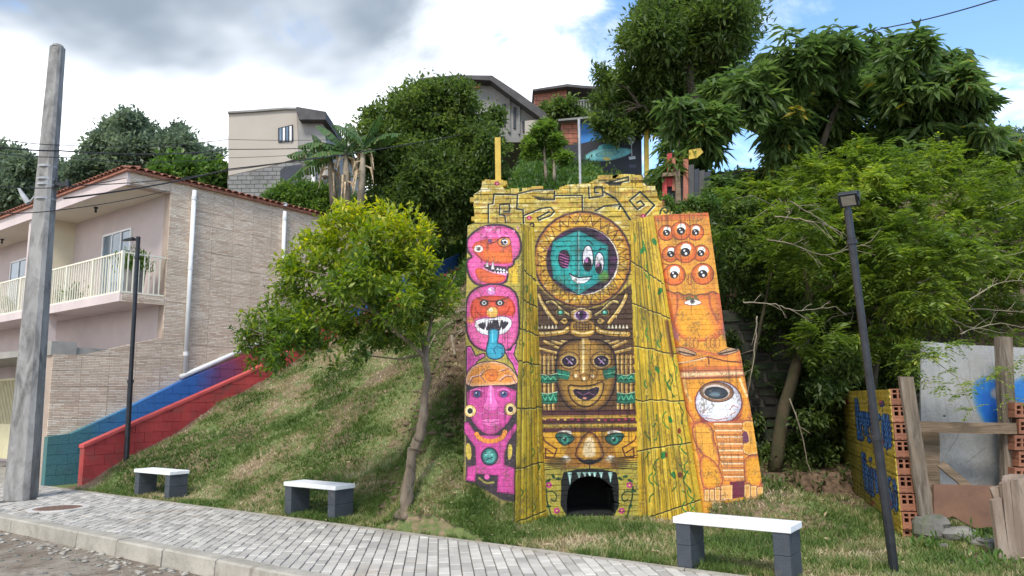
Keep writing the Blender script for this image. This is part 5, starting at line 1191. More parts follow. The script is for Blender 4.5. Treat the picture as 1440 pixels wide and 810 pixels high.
m = MB(); m.tube([at(457, 248, Y - 1.2), at(456, 224, Y - 1.2)], .18, 8); m.build('column', m_beige, t)
# gabled grey house at the top of the slope
Y = 27.
t = thing('gabled_house', 'grey rendered house with brick gable and dark sloping roof above the round bush', 'house', at(690, 200, Y))
px_prism('wall', [(590, 200), (596, 112), (640, 108.5), (690, 109.5), (722, 130), (757, 158), (742, 200)], Y, 7, m_greyw, t)
o = px_prism('brick_infill', [(596, 128), (598, 112), (640, 109.5), (672, 110), (676, 124), (650, 130)], Y - .03, .02, m_mortar, t)
px_bricks([(596, 128), (598, 112), (640, 109.5), (672, 110), (676, 124), (650, 130)], Y - .04, .26, .14, .015, m_redb, o, 'brick', 120)
px_prism('roof', [(590, 110), (640, 105.5), (692, 106), (730, 131), (767, 158), (771, 166), (764, 168), (728, 142), (690, 113), (640, 110), (590, 114)], Y - .5, 8, m_roofd, t)
for q in ([(722, 150), (725.5, 150), (725.5, 181), (722, 180)], [(706, 146), (711, 146), (711, 178), (706, 176)], [(734, 170), (740, 170), (741, 185), (735, 185)]): f = px_prism('window', q, Y - .05, .08, m_darkw, t)
for q in ([(714, 134), (717, 137), (718, 186), (715, 186)], [(729, 148), (731, 150), (731, 188), (729, 188)]): px_prism('column', q, Y - .09, .1, m_greyb, t)
px_prism('awning', [(738, 170), (757, 168), (760, 186), (744, 196), (738, 190)], Y - .3, .3, m_beige, t)
# brick house with balustrade
Y = 31.
t = thing('brick_house', 'bare red brick house with flat roof and balustrade under the tall tree', 'house', at(800, 190, Y))
o = px_prism('wall', [(751, 185), (751, 127), (797, 121), (798, 185)], Y, 5, m_mortar, t)
px_bricks([(751, 172), (751, 127), (797, 121), (798, 172)], Y, .30, .17, .02, m_redb, o, 'brick', 200)
px_prism('side_wall', [(798, 122), (835, 128), (860, 128), (860, 200), (798, 200)], Y + 1.0, 5, m_greyw, t)
px_prism('roof', [(749, 128), (749, 125.5), (798, 118), (818, 120), (845, 122), (845, 125), (818, 123.5), (798, 121.5)], Y - .4, 6, m_roofd, t)
px_prism('balcony_slab', [(797, 163), (797, 159), (835, 157), (835, 161)], Y - .2, 1.1, m_greyw, t)
rl = px_prism('railing', [(799, 143), (799, 141.5), (835, 139), (835, 140.5)], Y - .15, .08, m_greyb, t)
for k in range(9): px_prism('baluster', [(800 + k * 4, 160), (800 + k * 4, 142.5), (801.8 + k * 4, 142.5), (801.8 + k * 4, 160)], Y - .15, .08, m_greyb, rl)
# dark boundary wall with the flying-saucer mural, blue board, brick pillar
Y = 22.
xU0, xU1, zU0, zU1 = at(786, 240, Y).x, at(905, 240, Y).x, at(850, 262, Y).z, at(850, 176, Y).z
PU = lambda u, v: Vector((xU0 + (xU1 - xU0) * u, Y, zU0 + (zU1 - zU0) * v))
def paint_ufo():
    c = Canvas(500, 360, PU, (34, 40, 56)); c.Z(740, 110, 5.785); rd = random.Random(4)
    for k in range(120): c.ell(rd.uniform(290, 940), rd.uniform(380, 800), rd.uniform(8, 30), rd.uniform(6, 16), rd.choice([(26, 30, 44), (44, 52, 70), (50, 48, 60)]), alpha=.4, soft=2)
    c.poly([(470, 640), (520, 600), (600, 570), (720, 560), (850, 575), (860, 600), (820, 625), (740, 655), (640, 672), (540, 672), (480, 660)], (120, 200, 206), out=(200, 240, 240), ow=.6, smooth=1, rim=(70, 150, 170), rw=2)
    c.poly([(575, 580), (600, 545), (660, 528), (710, 535), (745, 560), (720, 575), (640, 580)], (90, 176, 190), out=(170, 226, 230), ow=.5, smooth=1)
    for k in range(3): c.ell(660, 612, 110 - k * 34, 30 - k * 9, None, out=(190, 236, 236), ow=.35, rot=-8); c.ell(660, 612, 105 - k * 34, 27 - k * 9, (80 + k * 30, 170 + k * 14, 184), rot=-8)
    c.ell(655, 655, 32, 14, (220, 200, 110), soft=1)
    c.poly([(808, 490), (830, 476), (850, 484), (880, 474), (892, 492), (870, 530), (855, 545), (830, 530)], (206, 214, 226), smooth=1); c.ell(835, 505, 9, 10, (36, 40, 56), rot=20); c.ell(866, 502, 9, 10, (36, 40, 56), rot=-20); c.line([(845, 525), (858, 524)], .6, (50, 50, 60))
    c.line([(856, 540), (860, 632)], 1.1, (200, 208, 220)); c.poly([(832, 640), (885, 632), (892, 655), (840, 664)], (196, 204, 216), soft=.8)
    for k in range(4): c.line([(840 + k * 14, 705), (846 + k * 14, 728), (852 + k * 14, 706)], .7, (90, 100, 120))
    return c.finish('saucer_mural', .15, 0.)
t = thing('mural_boundary_wall', 'dark boundary wall painted with a pale blue flying saucer and small alien', 'wall', at(850, 262, Y))
uvU = lambda p: ((p[0] - xU0) / (xU1 - xU0), (p[2] - zU0) / (zU1 - zU0))
m = MB(); m_ufo = paint_ufo(); fr = [at(*p, Y) for p in [(788, 262), (788, 205), (812, 203), (864, 191), (902, 184), (903, 262)]]; m.prism(fr, [p + Vector((0, .25, 0)) for p in fr], uvU); m.build('wall', m_ufo, t)
px_prism('blue_board', [(814, 204), (814, 170), (840, 168), (865, 176), (865, 190), (840, 197)], Y - .02 + .1, .06, m_blue, t)
o = px_prism('pillar', [(789, 204), (789, 168), (812.5, 168), (812.5, 203)], Y + .02, .3, m_mortar, t)
px_bricks([(789, 204), (789, 168), (812.5, 168), (812.5, 203)], Y + .02, .28, .15, .02, m_redb, o, 'brick', 80)
px_prism('roof_edge', [(785, 170), (785, 167.5), (862, 160.5), (862, 163.5)], Y - .25, 2.5, m_greyb, t)
px_prism('dark_box', [(866, 188), (866, 168), (890, 163), (892, 184)], Y - .1, 1.2, m_darkw, t)
px_prism('white_panel', [(892, 186), (893, 150), (911, 152), (911, 185)], Y + .5, .3, m_wframe, t)
for x in (896, 900): px_prism('bar', [(x, 186), (x, 150), (x + 1.4, 150), (x + 1.4, 186)], Y + .3, .06, m_wood, t)
m = MB(); fr = [at(*p, Y - .3) for p in [(907, 262), (906, 150), (912, 150), (913, 262)]]; m.prism(fr, [p + Vector((0, .12, 0)) for p in fr]); tag(m.build('timber_post', m_ypost), 'yellowish timber post at the right end of the saucer wall', 'post')
# red shack with tan post
Y = 13.6
t = thing('red_plank_shack', 'red and purple plank shack with tan posts among the broad leaves', 'shack', at(955, 292, Y))
for k, (x0, x1, y0, y1, mt) in enumerate(((932, 938, 246, 276, m_red), (938.5, 945, 216, 262, m_red), (945.5, 950, 222, 268, m_redb), (961, 968, 224, 286, m_redb), (968.5, 976, 232, 290, m_roofd), (976.5, 983, 238, 292, m_darkw), (983.5, 991, 240, 292, m_roofd), (991.5, 999, 242, 292, m_darkw))):
    px_prism('plank', [(x0, y1), (x0, y0), (x1, y0 - 1), (x1, y1)], Y + .02 * (k % 2), .04, mt, t)
px_prism('backing', [(934, 286), (934, 250), (990, 246), (997, 250), (997, 292)], Y + .12, .05, m_darkw, t)
px_prism('post', [(951, 286), (950, 238), (956, 238), (958, 286)], Y - .12, .10, m_woodh, t); px_prism('rail', [(932, 248), (932, 243), (950, 242), (950, 247)], Y - .10, .08, m_woodh, t)
px_prism('orange_panel', [(969, 224), (969, 211), (985, 208), (989, 214), (980, 222)], Y - .06, .03, m_ypost, t)
# dry stone retaining wall in the shade on the right of the tower
Y = 13.3
t = thing('stone_retaining_wall', 'dark mossy dry stone retaining wall in deep shade beside the orange panel', 'wall', (5.2, Y + .1, .4))
xa, xb = 3.0, 8.0
m = MB(); m.box((xa, Y + .03, .2), (xb - xa, 0, 0), (0, .35, 0), (0, 0, 2.95)); m.build('core', m_mortar, t)
L = []
z = .3
while z < 3.1:
    h = random.uniform(.14, .24); x = xa + random.uniform(-.2, 0)
    while x < xb:
        w_ = random.uniform(.2, .48); e = .02
        L.append([(x + e + random.uniform(0, .03), z + e), (x + w_ - e - random.uniform(0, .03), z + e + random.uniform(-.01, .02)), (x + w_ - e, z + h - e - random.uniform(0, .03)), (x + e, z + h - e)]); x += w_
    z += h
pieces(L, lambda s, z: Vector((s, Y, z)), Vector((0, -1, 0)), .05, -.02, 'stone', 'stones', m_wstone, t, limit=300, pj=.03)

# ================================================================== right foreground: graffiti wall, posts, boards
g0 = onz(1271, 757); g0 = Vector((g0.x, g0.y, 0)); g1 = at(1172, 640, 14.2); g1.z = 0
gd = (g1 - g0); gl = gd.length; gd = gd.normalized(); gn = Vector((-gd.y, gd.x, 0))
if gn.x > 0: gn = -gn
GH = 1.66
PG = lambda u, v: g0 + gd * (gl * u) + Vector((0, 0, -.1 + (GH + .1) * v))
def paint_graf():
    c = Canvas(1500, 500, PG, (206, 182, 60)); rd = random.Random(6)
    for k in range(240): c.ell(rd.uniform(1165, 1275), rd.uniform(555, 760), rd.uniform(3, 12), rd.uniform(2, 6), rd.choice([(222, 198, 80), (196, 170, 50), (228, 210, 120), (200, 160, 40)]), alpha=.4, soft=2)
    c.poly([(1160, 550), (1190, 550), (1196, 600), (1212, 640), (1240, 720), (1200, 700), (1160, 650)], (128, 134, 50), soft=14, alpha=.6)
    for k in range(40): x = rd.uniform(1172, 1212); c.line([(x, rd.uniform(575, 700))] * 2, rd.uniform(1.5, 4), rd.choice([(80, 100, 50), (110, 116, 44), (60, 76, 40)]), alpha=.6)
    # lettering drawn stroke by stroke: "Revelução" over "Universo", outlined blue spray
    glyph = {'R': [[(0, 1), (0, 0), (.7, 0), (.8, .25), (.7, .5), (0, .5), (.8, 1)]], 'e': [[(.1, .6), (.8, .6), (.7, .35), (.4, .3), (.1, .45), (.05, .75), (.3, 1), (.8, .92)]], 'v': [[(0, .3), (.4, 1), (.8, .3)]], 'o': [[(.4, .3), (.1, .45), (.05, .8), (.4, 1), (.75, .8), (.75, .45), (.4, .3)]],
             'l': [[(.3, -.1), (.3, .9), (.5, 1)]], 'u': [[(0, .3), (.05, .85), (.4, 1), (.75, .85), (.8, .3), (.8, 1)]], 'c': [[(.8, .4), (.4, .3), (.1, .5), (.1, .85), (.4, 1), (.8, .9)], [(.45, 1), (.5, 1.2), (.3, 1.25)]], 'a': [[(.75, .3), (.75, 1)], [(.75, .45), (.4, .3), (.05, .5), (.05, .85), (.4, 1), (.75, .85)], [(.2, .12), (.4, .04), (.55, .14), (.75, .04)]],
             'U': [[(0, 0), (.05, .8), (.4, 1), (.75, .8), (.8, 0)]], 'n': [[(0, .3), (0, 1)], [(0, .5), (.4, .3), (.75, .5), (.8, 1)]], 'i': [[(.3, .3), (.3, 1)], [(.3, .05), (.3, .12)]], 'r': [[(.1, .3), (.1, 1)], [(.1, .55), (.4, .32), (.8, .4)]], 's': [[(.75, .35), (.3, .3), (.1, .5), (.7, .75), (.6, 1), (.05, .95)]]}
    def word(t_, u0, u1, v0, v1, sl):
        n = len(t_)
        def m_(i, p):
            # letters are laid out on the wall itself: u along the wall from its near end
            f = (i + p[0] * .86) / n; u = u0 + (u1 - u0) * f; v = v1 + (v0 - v1) * p[1] + sl * f; return proj(*PG(u, v))
        S_ = [[m_(i, p) for p in st] for i, ch_ in enumerate(t_) for st in glyph[ch_]]
        for w_, col in ((6.2, (16, 30, 84)), (4.2, (24, 84, 176)), (1.4, (110, 176, 224))):
            for st in S_: c.line([(x + (-.5 if w_ < 2 else 0), y + (-1 if w_ < 2 else 0)) for x, y in st], w_ * .62, col, smooth=1, soft=.7)
        for st in S_[::2]: x, y = st[-1]; c.line([(x, y), (x, y + rd.uniform(6, 16))], .8, (24, 60, 130))
    word('Reveluçao'.replace('ç', 'c'), .44, .012, .60, .93, 0.)
    word('Universo', .40, .0, .20, .50, 0.)
    for k in range(9): x, y = rd.uniform(1190, 1258), rd.choice([566, 622, 628, 708]); c.ell(x, y, 2.4, 4, (200, 70, 90), alpha=.7, soft=1)
    for k in range(12): x = rd.uniform(1205, 1262); c.line([(x, rd.uniform(660, 690)), (x + rd.uniform(-1, 2), rd.uniform(700, 735))], .9, (60, 60, 40), alpha=.7)
    c.line([(1262, 690), (1266, 712), (1262, 726), (1256, 716)], 1.2, (40, 40, 40), smooth=1)
    return c.finish('graffiti_wall_paint', .16, .6)
m_graf = paint_graf()
t = thing('graffiti_block_wall', 'short yellow hollow-brick wall with blue graffiti lettering and open brick ends', 'wall', g0, math.atan2(gd.y, gd.x))
uvG = lambda p: ((Vector(p) - g0).dot(gd) / gl, (p[2] + .1) / (GH + .1))
PG2 = lambda s, z: g0 + gd * s + Vector((0, 0, z))
m = MB(); TH = .19; m.prism([PG2(.2, -.2), PG2(gl, -.2), PG2(gl, GH), PG2(.2, GH)], [p - gn * (TH - .01) for p in (PG2(.2, -.2), PG2(gl, -.2), PG2(gl, GH), PG2(.2, GH))], uvG); wl = m.build('wall_face', m_graf, t)
pieces(coursed([(0.0, -.15), (gl, -.15), (gl, GH), (0.0, GH)], .29, .197, .012, 0, -.1, .02), PG2, gn, .012, 0, 'brick', 'brick_courses', m_graf, wl, uvG, pj=.004)
# horizontal grooves of the hollow bricks
gm = MB()
for r_ in range(27): z = -.1 + r_ * .0657 + .03; gm.box(PG2(0.0, z - .006) + gn * .010, gd * gl, gn * .009, Vector((0, 0, .026)))
gm.uv = [uvG(v) for v in gm.v]; gm.hasuv = True; gm.build('brick_ribs', m_graf, wl, kind='stuff')
# open ends: six cells per brick, webs modelled
for r_ in range(9):
    z0 = -.1 + r_ * .197 + .006; z1 = z0 + .183
    if z1 > GH + .02: break
    m = MB(); e0 = random.uniform(-.035, .004); X0 = PG2(e0, z0) + gn * .004; w_ = TH + .03; wx = -gn
    D_ = gd * .20
    for k in range(4): m.box(X0 + wx * (k * (w_ - .022) / 3), wx * .022, D_, Vector((0, 0, z1 - z0)))
    for zz in (z0, z0 + .052, z0 + .122, z1 - .013): m.box(Vector((X0.x, X0.y, zz)) + gd * .001 + wx * .001, wx * (w_ - .002), D_, Vector((0, 0, .022 if zz in (z0 + .052,) else .014)))
    m.box(Vector((X0.x, X0.y, z0 + .002)) + gd * .001 + wx * .001, wx * (w_ - .002), D_, Vector((0, 0, .048)))
    m.build('end_brick', m_clay, t)
m = MB(); m.box(PG2(.15, -.1) - gn * .002, gd * .045, -gn * (TH + .02), Vector((0, 0, GH + .05))); m.build('end_void', m_claydk, t)  # dark block closing the cells, standing in for their inner shade
m = MB(); p = PG2(-.05, .74) - gn * .14; m.box(p, -gn * .06 + gd * .01, gd * .02, Vector((.012, 0, .11))); tag(m.build('white_scrap', m_wframe), 'scrap of white packaging stuck on the open brick end', 'scrap')

def plank(name, label, cat, A, B, w_, th, mat, group=None, up=None, parent=None, jag=.0, yd=.0):
    """board from A to B with rough ends; w_ in the picture plane, th in depth"""
    A, B = Vector(A), Vector(B); d = (B - A).normalized(); n = Vector((0, 1, 0)) if up is None else up; x = d.cross(n).normalized(); n = x.cross(d).normalized(); m = MB(); N = 7
    for i in range(N + 1):
        f = i / N; c = A.lerp(B, f); wob = random.uniform(-1, 1) * w_ * .035
        for sx_, sy_ in ((-1, -1), (1, -1), (1, 1), (-1, 1)):
            e = d * (random.uniform(-jag, jag) if i in (0, N) else 0); m.vert(c + x * (sx_ * w_ / 2 + wob) + n * (sy_ * th / 2) + e)
    for i in range(N):
        for k in range(4): m.f.append((i * 4 + k, i * 4 + (k + 1) % 4, i * 4 + 4 + (k + 1) % 4, i * 4 + 4 + k))
    m.f.append((3, 2, 1, 0)); m.f.append(tuple(N * 4 + k for k in range(4))); o = m.build(name, mat, parent)
    if parent is None: tag(o, label, cat, group)
    return o
YB = g0.y + .10
plank('leaning_plank', 'weathered grey plank leaning on the open brick ends of the graffiti wall', 'plank', at(1302, 724, YB - .22), at(1273, 530, YB - .14), .155, .05, m_wood, jag=.01)
plank('wooden_post', 'brown post under the horizontal rail beside the leaning grey plank', 'post', at(1309, 700, YB + .25), at(1306, 600, YB + .25), .20, .07, m_woodh)
plank('wooden_post', 'dark rough upright post standing in front of the white board', 'post', at(1422, 740, YB + .12), at(1411, 474, YB + .12), .16, .10, m_wood)
plank('wooden_rail', 'horizontal timber rail crossing the white board', 'rail', at(1292, 600, YB + .05), at(1428, 603, YB - .02), .125, .05, m_woodh, up=Vector((0, 1, 0)))
plank('short_plank', 'short broken plank slanting down behind the brown board', 'plank', at(1322, 652, YB + .0), at(1366, 688, YB - .12), .09, .03, m_woodh)
# white board with blue spray
YW = YB + .45
xW0, xW1, zW0, zW1 = at(1290, 600, YW).x, at(1500, 600, YW).x, at(1360, 690, YW).z, at(1360, 480, YW).z
PW = lambda u, v: Vector((xW0 + (xW1 - xW0) * u, YW, zW0 + (zW1 - zW0) * v))
def paint_board():
    c = Canvas(500, 500, PW, (170, 170, 168)); rd = random.Random(2)
    for k in range(60): c.ell(rd.uniform(1290, 1445), rd.uniform(480, 690), rd.uniform(8, 40), rd.uniform(6, 25), rd.choice([(176, 176, 174), (160, 162, 164), (168, 164, 158), (150, 152, 154)]), alpha=.25, soft=10)
    c.poly([(1368, 540), (1390, 528), (1412, 545), (1440, 530), (1470, 520), (1470, 570), (1420, 590), (1412, 600), (1385, 596), (1372, 570)], (20, 120, 206), soft=9, alpha=.95, smooth=1); c.poly([(1378, 555), (1396, 548), (1408, 590), (1386, 592)], (0, 104, 200), soft=6)
    c.ell(1402, 553, 9, 8, (176, 168, 172), soft=5); c.ell(1328, 585, 2, 1.2, (40, 36, 34), soft=.8); c.ell(1345, 484, 4, 1.8, (30, 28, 26), soft=.8)
    c.line([(1330, 640), (1345, 618), (1352, 600)], .8, (120, 118, 116)); c.line([(1360, 650), (1385, 630)], .7, (120, 118, 116))
    return c.finish('white_board_paint', .05, .25)
m_board = paint_board(); uvW = lambda p: ((p[0] - xW0) / (xW1 - xW0), (p[2] - zW0) / (zW1 - zW0))
fr = [at(1294, 690, YW), at(1296, 480, YW), at(1345, 484, YW), at(1441, 489, YW), at(1500, 492, YW), at(1500, 690, YW)]
m = MB(); m.prism(fr, [p + Vector((0, .03, 0)) for p in fr], uvW); tag(m.build('white_board', m_board), 'large pale sheet of board sprayed with a blue patch behind wooden posts', 'board')
# right-hand brick corner
Y = YB - .05; t = thing('red_brick_stub', 'rough stub of hollow red bricks at the right edge beside the dark post', 'wall', at(1450, 760, Y))
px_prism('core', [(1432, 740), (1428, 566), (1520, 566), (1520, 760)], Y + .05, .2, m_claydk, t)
for r_ in range(8):
    y0 = 566 + r_ * 23
    for k in range(3):
        x0 = 1431 + k * 33 + (r_ % 2) * 6 - 4; 
        o_ = at(x0, y0 + 21, Y); ex = at(x0 + 30, y0 + 21, Y) - o_; ez = at(x0, y0, Y) - o_; m = MB(); m.box(o_, ex, (0, .12, 0), ez * .22); m.box(o_ + ez * .78, ex, (0, .12, 0), ez * .22); m.box(o_ + ez * .46, ex, (0, .12, 0), ez * .1)
        for q in range(4): m.box(o_ + ex * (q * .3) + ez * .2 + Vector((0, .001, 0)), ex * .10, (0, .118, 0), ez * .6)
        m.build('brick', m_clay, t)
# brown board, thick wooden slab, stones
m = MB(); Yb = YB - .25
fr = [at(1314, 733, Yb), at(1313, 681, Yb), at(1398, 683, Yb), at(1400, 740, Yb), at(1372, 743, Yb), at(1340, 726, Yb)]
m.prism(fr, [p + Vector((0, .03, 0)) for p in fr]); tag(m.build('brown_board', m_brown), 'stained reddish-brown chipboard sheet standing behind the rocks', 'board')
m = MB(); Ys = onz(1420, 786).y; fr = [at(1418, 795, Ys), at(1410, 750, Ys), at(1396, 700, Ys), at(1392, 686, Ys), at(1408, 683, Ys), at(1410, 670, Ys), at(1422, 667, Ys), at(1500, 668, Ys), at(1510, 800, Ys)]
sl_ = thing('rough_wood_slab', 'thick rough pale wooden slab standing at the right edge', 'slab', at(1440, 795, Ys))
m.prism([p + Vector((0, -.03, 0)) for p in fr[:3]] + fr[3:], [p + Vector((.08, .14, -.01)) for p in fr]); m.build('slab', m_slab, sl_)
for x0, x1, y0, y1 in ((1398, 1412, 700, 786), (1412, 1424, 676, 790), (1424, 1448, 672, 792), (1448, 1490, 672, 792)): px_prism('board', [(x0 + 8, y1), (x0 - 3, y0 + 4), (x1 - 4, y0), (x1 + 8, y1)], Ys - .07 - random.uniform(0, .02), .05, m_slab, sl_)
def rock(c, sx_, sy_, sz_, seed, mat):
    rr = np.random.default_rng(seed); m = MB(); n1_, n2_ = 7, 10
    for i in range(n1_ + 1):
        th = math.pi * i / n1_
        for j in range(n2_):
            ph = 2 * math.pi * j / n2_; d = Vector((math.sin(th) * math.cos(ph), math.sin(th) * math.sin(ph), math.cos(th)))
            k = 1 + .35 * mn.noise(d * 1.7 + Vector((seed, 0, 0))); d = Vector([math.copysign(abs(e) ** .7, e) for e in d]); m.vert(Vector(c) + Vector((d.x * sx_ * k, d.y * sy_ * k, d.z * sz_ * k)))
    for i in range(n1_):
        for j in range(n2_): m.f.append((i * n2_ + j, i * n2_ + (j + 1) % n2_, (i + 1) * n2_ + (j + 1) % n2_, (i + 1) * n2_ + j))
    return m
for (px, py, Y, a_, b_, c_, lab) in ((1308, 742, YB - .22, .17, .15, .15, 'grey rock at the foot of the leaning plank'), (1345, 752, YB - .30, .22, .14, .08, 'flat grey rock in front of the brown board'), (1392, 765, YB - .6, .18, .14, .06, 'flat pale rock beside the rough wood slab'), (1326, 768, YB - .7, .05, .05, .03, 'small pale stone on the dirt below the grey rock')):
    p = at(px, py, Y); tag(rock(p, a_, b_, c_, px, m_stone).build('rock', m_stone, smooth=False), lab, 'rock', 'rocks by the board pile')

# ================================================================== vegetation
GR = [(0, (.012, .028, .010)), (.35, (.026, .058, .016)), (.7, (.055, .105, .024)), (1, (.11, .17, .035))]
lf_dark = leafmat('leaf_dark', [(0, (.055, .092, .026)), (.5, (.105, .16, .042)), (.85, (.17, .23, .06)), (1, (.24, .29, .075))], .5)
lf_broad = leafmat('leaf_broad', [(0, (.06, .10, .034)), (.45, (.11, .175, .052)), (.85, (.18, .25, .075)), (.97, (.24, .30, .08)), (1, (.42, .34, .06))], .5, .45)
lf_feath = leafmat('leaf_feathery', [(0, (.07, .12, .026)), (.5, (.15, .22, .04)), (.85, (.27, .35, .06)), (1, (.42, .45, .09))], .5)
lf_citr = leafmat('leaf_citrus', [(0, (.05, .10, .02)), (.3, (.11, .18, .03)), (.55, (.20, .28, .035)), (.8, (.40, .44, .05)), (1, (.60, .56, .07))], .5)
lf_far = leafmat('leaf_far', [(0, (.09, .13, .09)), (.6, (.15, .20, .125)), (1, (.23, .28, .16))], .45)  # paler, bluer greens put distance haze into the leaf colour
lf_ban = leafmat('leaf_banana', [(0, (.04, .09, .03)), (.6, (.09, .17, .05)), (1, (.28, .20, .09))], .35)
lf_weed = leafmat('leaf_weed', [(0, (.045, .09, .022)), (.5, (.09, .17, .04)), (1, (.19, .28, .06))], .45)
lf_grass = leafmat('grass_blade', [(0, (.06, .11, .022)), (.4, (.12, .19, .04)), (.58, (.20, .24, .075)), (.78, (.36, .31, .16)), (1, (.52, .44, .28))], .3, .8)
def unit(v): return v / (np.linalg.norm(v, axis=1, keepdims=True) + 1e-9)
def leafmesh(C, D, Nn, L, Wd, tint, fold=.25, droop=0.):
    """folded diamond leaves: base C, direction D, up normal Nn"""
    n = len(C); D = unit(D); sd = unit(np.cross(D, Nn)); up = unit(np.cross(sd, D)); L = np.broadcast_to(L, n)[:, None]; Wd = np.broadcast_to(Wd, n)[:, None]
    mid = C + D * L * .5 - np.array([0, 0, 1]) * L * droop * .3; tip = C + D * L - np.array([0, 0, 1]) * L * droop
    V = np.stack([C, mid + sd * Wd * .5 + up * Wd * fold, tip, mid - sd * Wd * .5 + up * Wd * fold], 1).reshape(-1, 3)
    i = np.arange(n)[:, None] * 4; Fc = np.concatenate([i + np.array([[0, 1, 2]]), i + np.array([[0, 2, 3]])], 0); return V, Fc, np.repeat(np.clip(tint, 0, 1), 4)
def lobes_pts(lobes, dens, Yd, shell=.5, per=9, sp_=.17):
    """sprig seats spread through lobes (px, py, radius px, distance); returns centres, outward vectors, lobe tint"""
    P_, O, T = [], [], []
    for lb in lobes:
        px, py, r = lb[:3]; Y = lb[3] if len(lb) > 3 else Yd; c = np.array(at(px, py, Y)); rad = r * Y / F; n = max(6, int(dens * r * r))
        nc = max(3, n // per); d = unit(RNG.normal(size=(nc, 3))); k = RNG.random(nc) ** shell * (1 + .18 * RNG.normal(size=nc)); q = d * (k * rad)[:, None]; q[:, 2] *= .9
        pick = RNG.integers(0, nc, n); e = RNG.normal(size=(n, 3)) * [1, 1, .85]; q = q[pick] + e * rad * sp_; ct = RNG.normal(size=nc) * .10
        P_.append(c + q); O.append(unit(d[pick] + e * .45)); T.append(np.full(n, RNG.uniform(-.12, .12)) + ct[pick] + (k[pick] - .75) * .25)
    return np.concatenate(P_), np.concatenate(O), np.concatenate(T)
def sprigs(P_, O, T, nl, L, Wd, kind, spread=.9, hang=0., base_t=.45):
    """each seat carries nl leaves"""
    n = len(P_); C = np.repeat(P_, nl, 0); o = np.repeat(O, nl, 0); t = np.repeat(T, nl)
    if kind == 'whorl':       # drooping rosette
        a = np.tile(np.arange(nl) / nl * 2 * np.pi, n) + np.repeat(RNG.random(n) * 6.28, nl) + RNG.normal(size=n * nl) * .45; hg_ = hang * np.repeat(RNG.uniform(.1, 1.5, n), nl)
        D = np.stack([np.cos(a), np.sin(a), -hg_ + .9 * RNG.random(n * nl) - .2], 1) + o * .45 + RNG.normal(size=C.shape) * .22; C = C + RNG.normal(size=C.shape) * L * .16
    elif kind == 'frond':     # leaflets in two rows along a drooping rachis
        ax = unit(O * [1, 1, .5] + RNG.normal(size=(n, 3)) * [.5, .5, .55] + [0, 0, .05]); k = np.tile(np.arange(nl) // 2, n) / (nl / 2); A = np.repeat(ax, nl, 0)
        sd = unit(np.cross(A, np.tile([0, 0, 1.], (n * nl, 1)))); s_ = np.tile(np.where(np.arange(nl) % 2, 1, -1), n)[:, None]
        RL = np.repeat(RNG.uniform(.7, 1.3, n), nl) * L * 3.2
        C = C + A * (k * RL)[:, None] - np.array([0, 0, 1]) * (k ** 2 * RL * .35)[:, None]; D = sd * s_ + A * .5 + [0, 0, -.25]
    else:                     # loose tuft
        D = o * .8 + RNG.normal(size=C.shape) * spread + [0, 0, .15 - hang]; C = C + RNG.normal(size=C.shape) * L * .55
    Nn = RNG.normal(size=C.shape) * .45 + [0, 0, 1.]; Ls = L * RNG.uniform(.65, 1.25, len(C)); tt = base_t + t + RNG.normal(size=len(C)) * .16
    return leafmesh(C, D, Nn, Ls, Ls * Wd, tt, .18, hang * .35)
def join(parts):
    Vs, Fs, Ts = [], [], []; o = 0
    for V, Fc, T in parts: Vs.append(V); Fs.append(Fc + o); Ts.append(T); o += len(V)
    return np.concatenate(Vs), np.concatenate(Fs), np.concatenate(Ts)
def foliage(parts, mat, parent, name='foliage'):
    V, Fc, T = join(parts); return fast(name, V, Fc, mat, parent, T, 'stuff')
def limb(t, pts, r0, r1, mat, name='branch', Y=None, n=7):
    P_ = [Vector(p) if len(p) == 3 and Y is None else at(p[0], p[1], p[2] if len(p) > 2 else Y) for p in pts]
    Q = []
    for a, b in zip(P_, P_[1:]):
        for k in range(3): f = k / 3; Q.append(a.lerp(b, f) + Vector((random.uniform(-1, 1), random.uniform(-1, 1), 0)) * r0 * .18)
    Q.append(P_[-1]); N = len(Q); m = MB(); m.tube(Q, [r0 + (r1 - r0) * i / (N - 1) for i in range(N)], n); return m.build(name, mat, t, smooth=True)
def bare(t, pts, Y):
    P_ = [at(p[0], p[1], Y) for p in pts]; m = MB(); Q = []
    for i in range(len(P_) - 1):
        p0, p1, p2, p3 = P_[max(i - 1, 0)], P_[i], P_[i + 1], P_[min(i + 2, len(P_) - 1)]
        for k in range(7):
            f = k / 7; c = .5 * ((2 * p1) + (p2 - p0) * f + (2 * p0 - 5 * p1 + 4 * p2 - p3) * f * f + (3 * p1 - p0 - 3 * p2 + p3) * f ** 3); Q.append(c + Vector((random.uniform(-1, 1), random.uniform(-1, 1) * 2, random.uniform(-1, 1))) * .010)
    Q.append(P_[-1]); n = len(Q); m.tube(Q, [.012 - .009 * i / n for i in range(n)], 5, tint=0)
    for i in range(3, n, 3):
        d = (Q[i] - Q[i - 1]).normalized() + Vector((random.uniform(-.5, .5), random.uniform(-.5, .5), random.choice([-.7, .8]))); d.normalize(); L = random.uniform(.12, .38); e = Q[i] + d * L; mid = Q[i].lerp(e, .5) + Vector((0, 0, random.uniform(-.02, .03))); m.tube([Q[i], mid, e], [.005, .004, .0015], 4, cap=False)
        e2 = mid + (d + Vector((random.uniform(-.6, .6), 0, random.uniform(-.6, .6)))).normalized() * L * .5; m.tube([mid, e2], [.003, .001], 4, cap=False)
    return m.build('bare_branch', m_barkl, t, smooth=True)
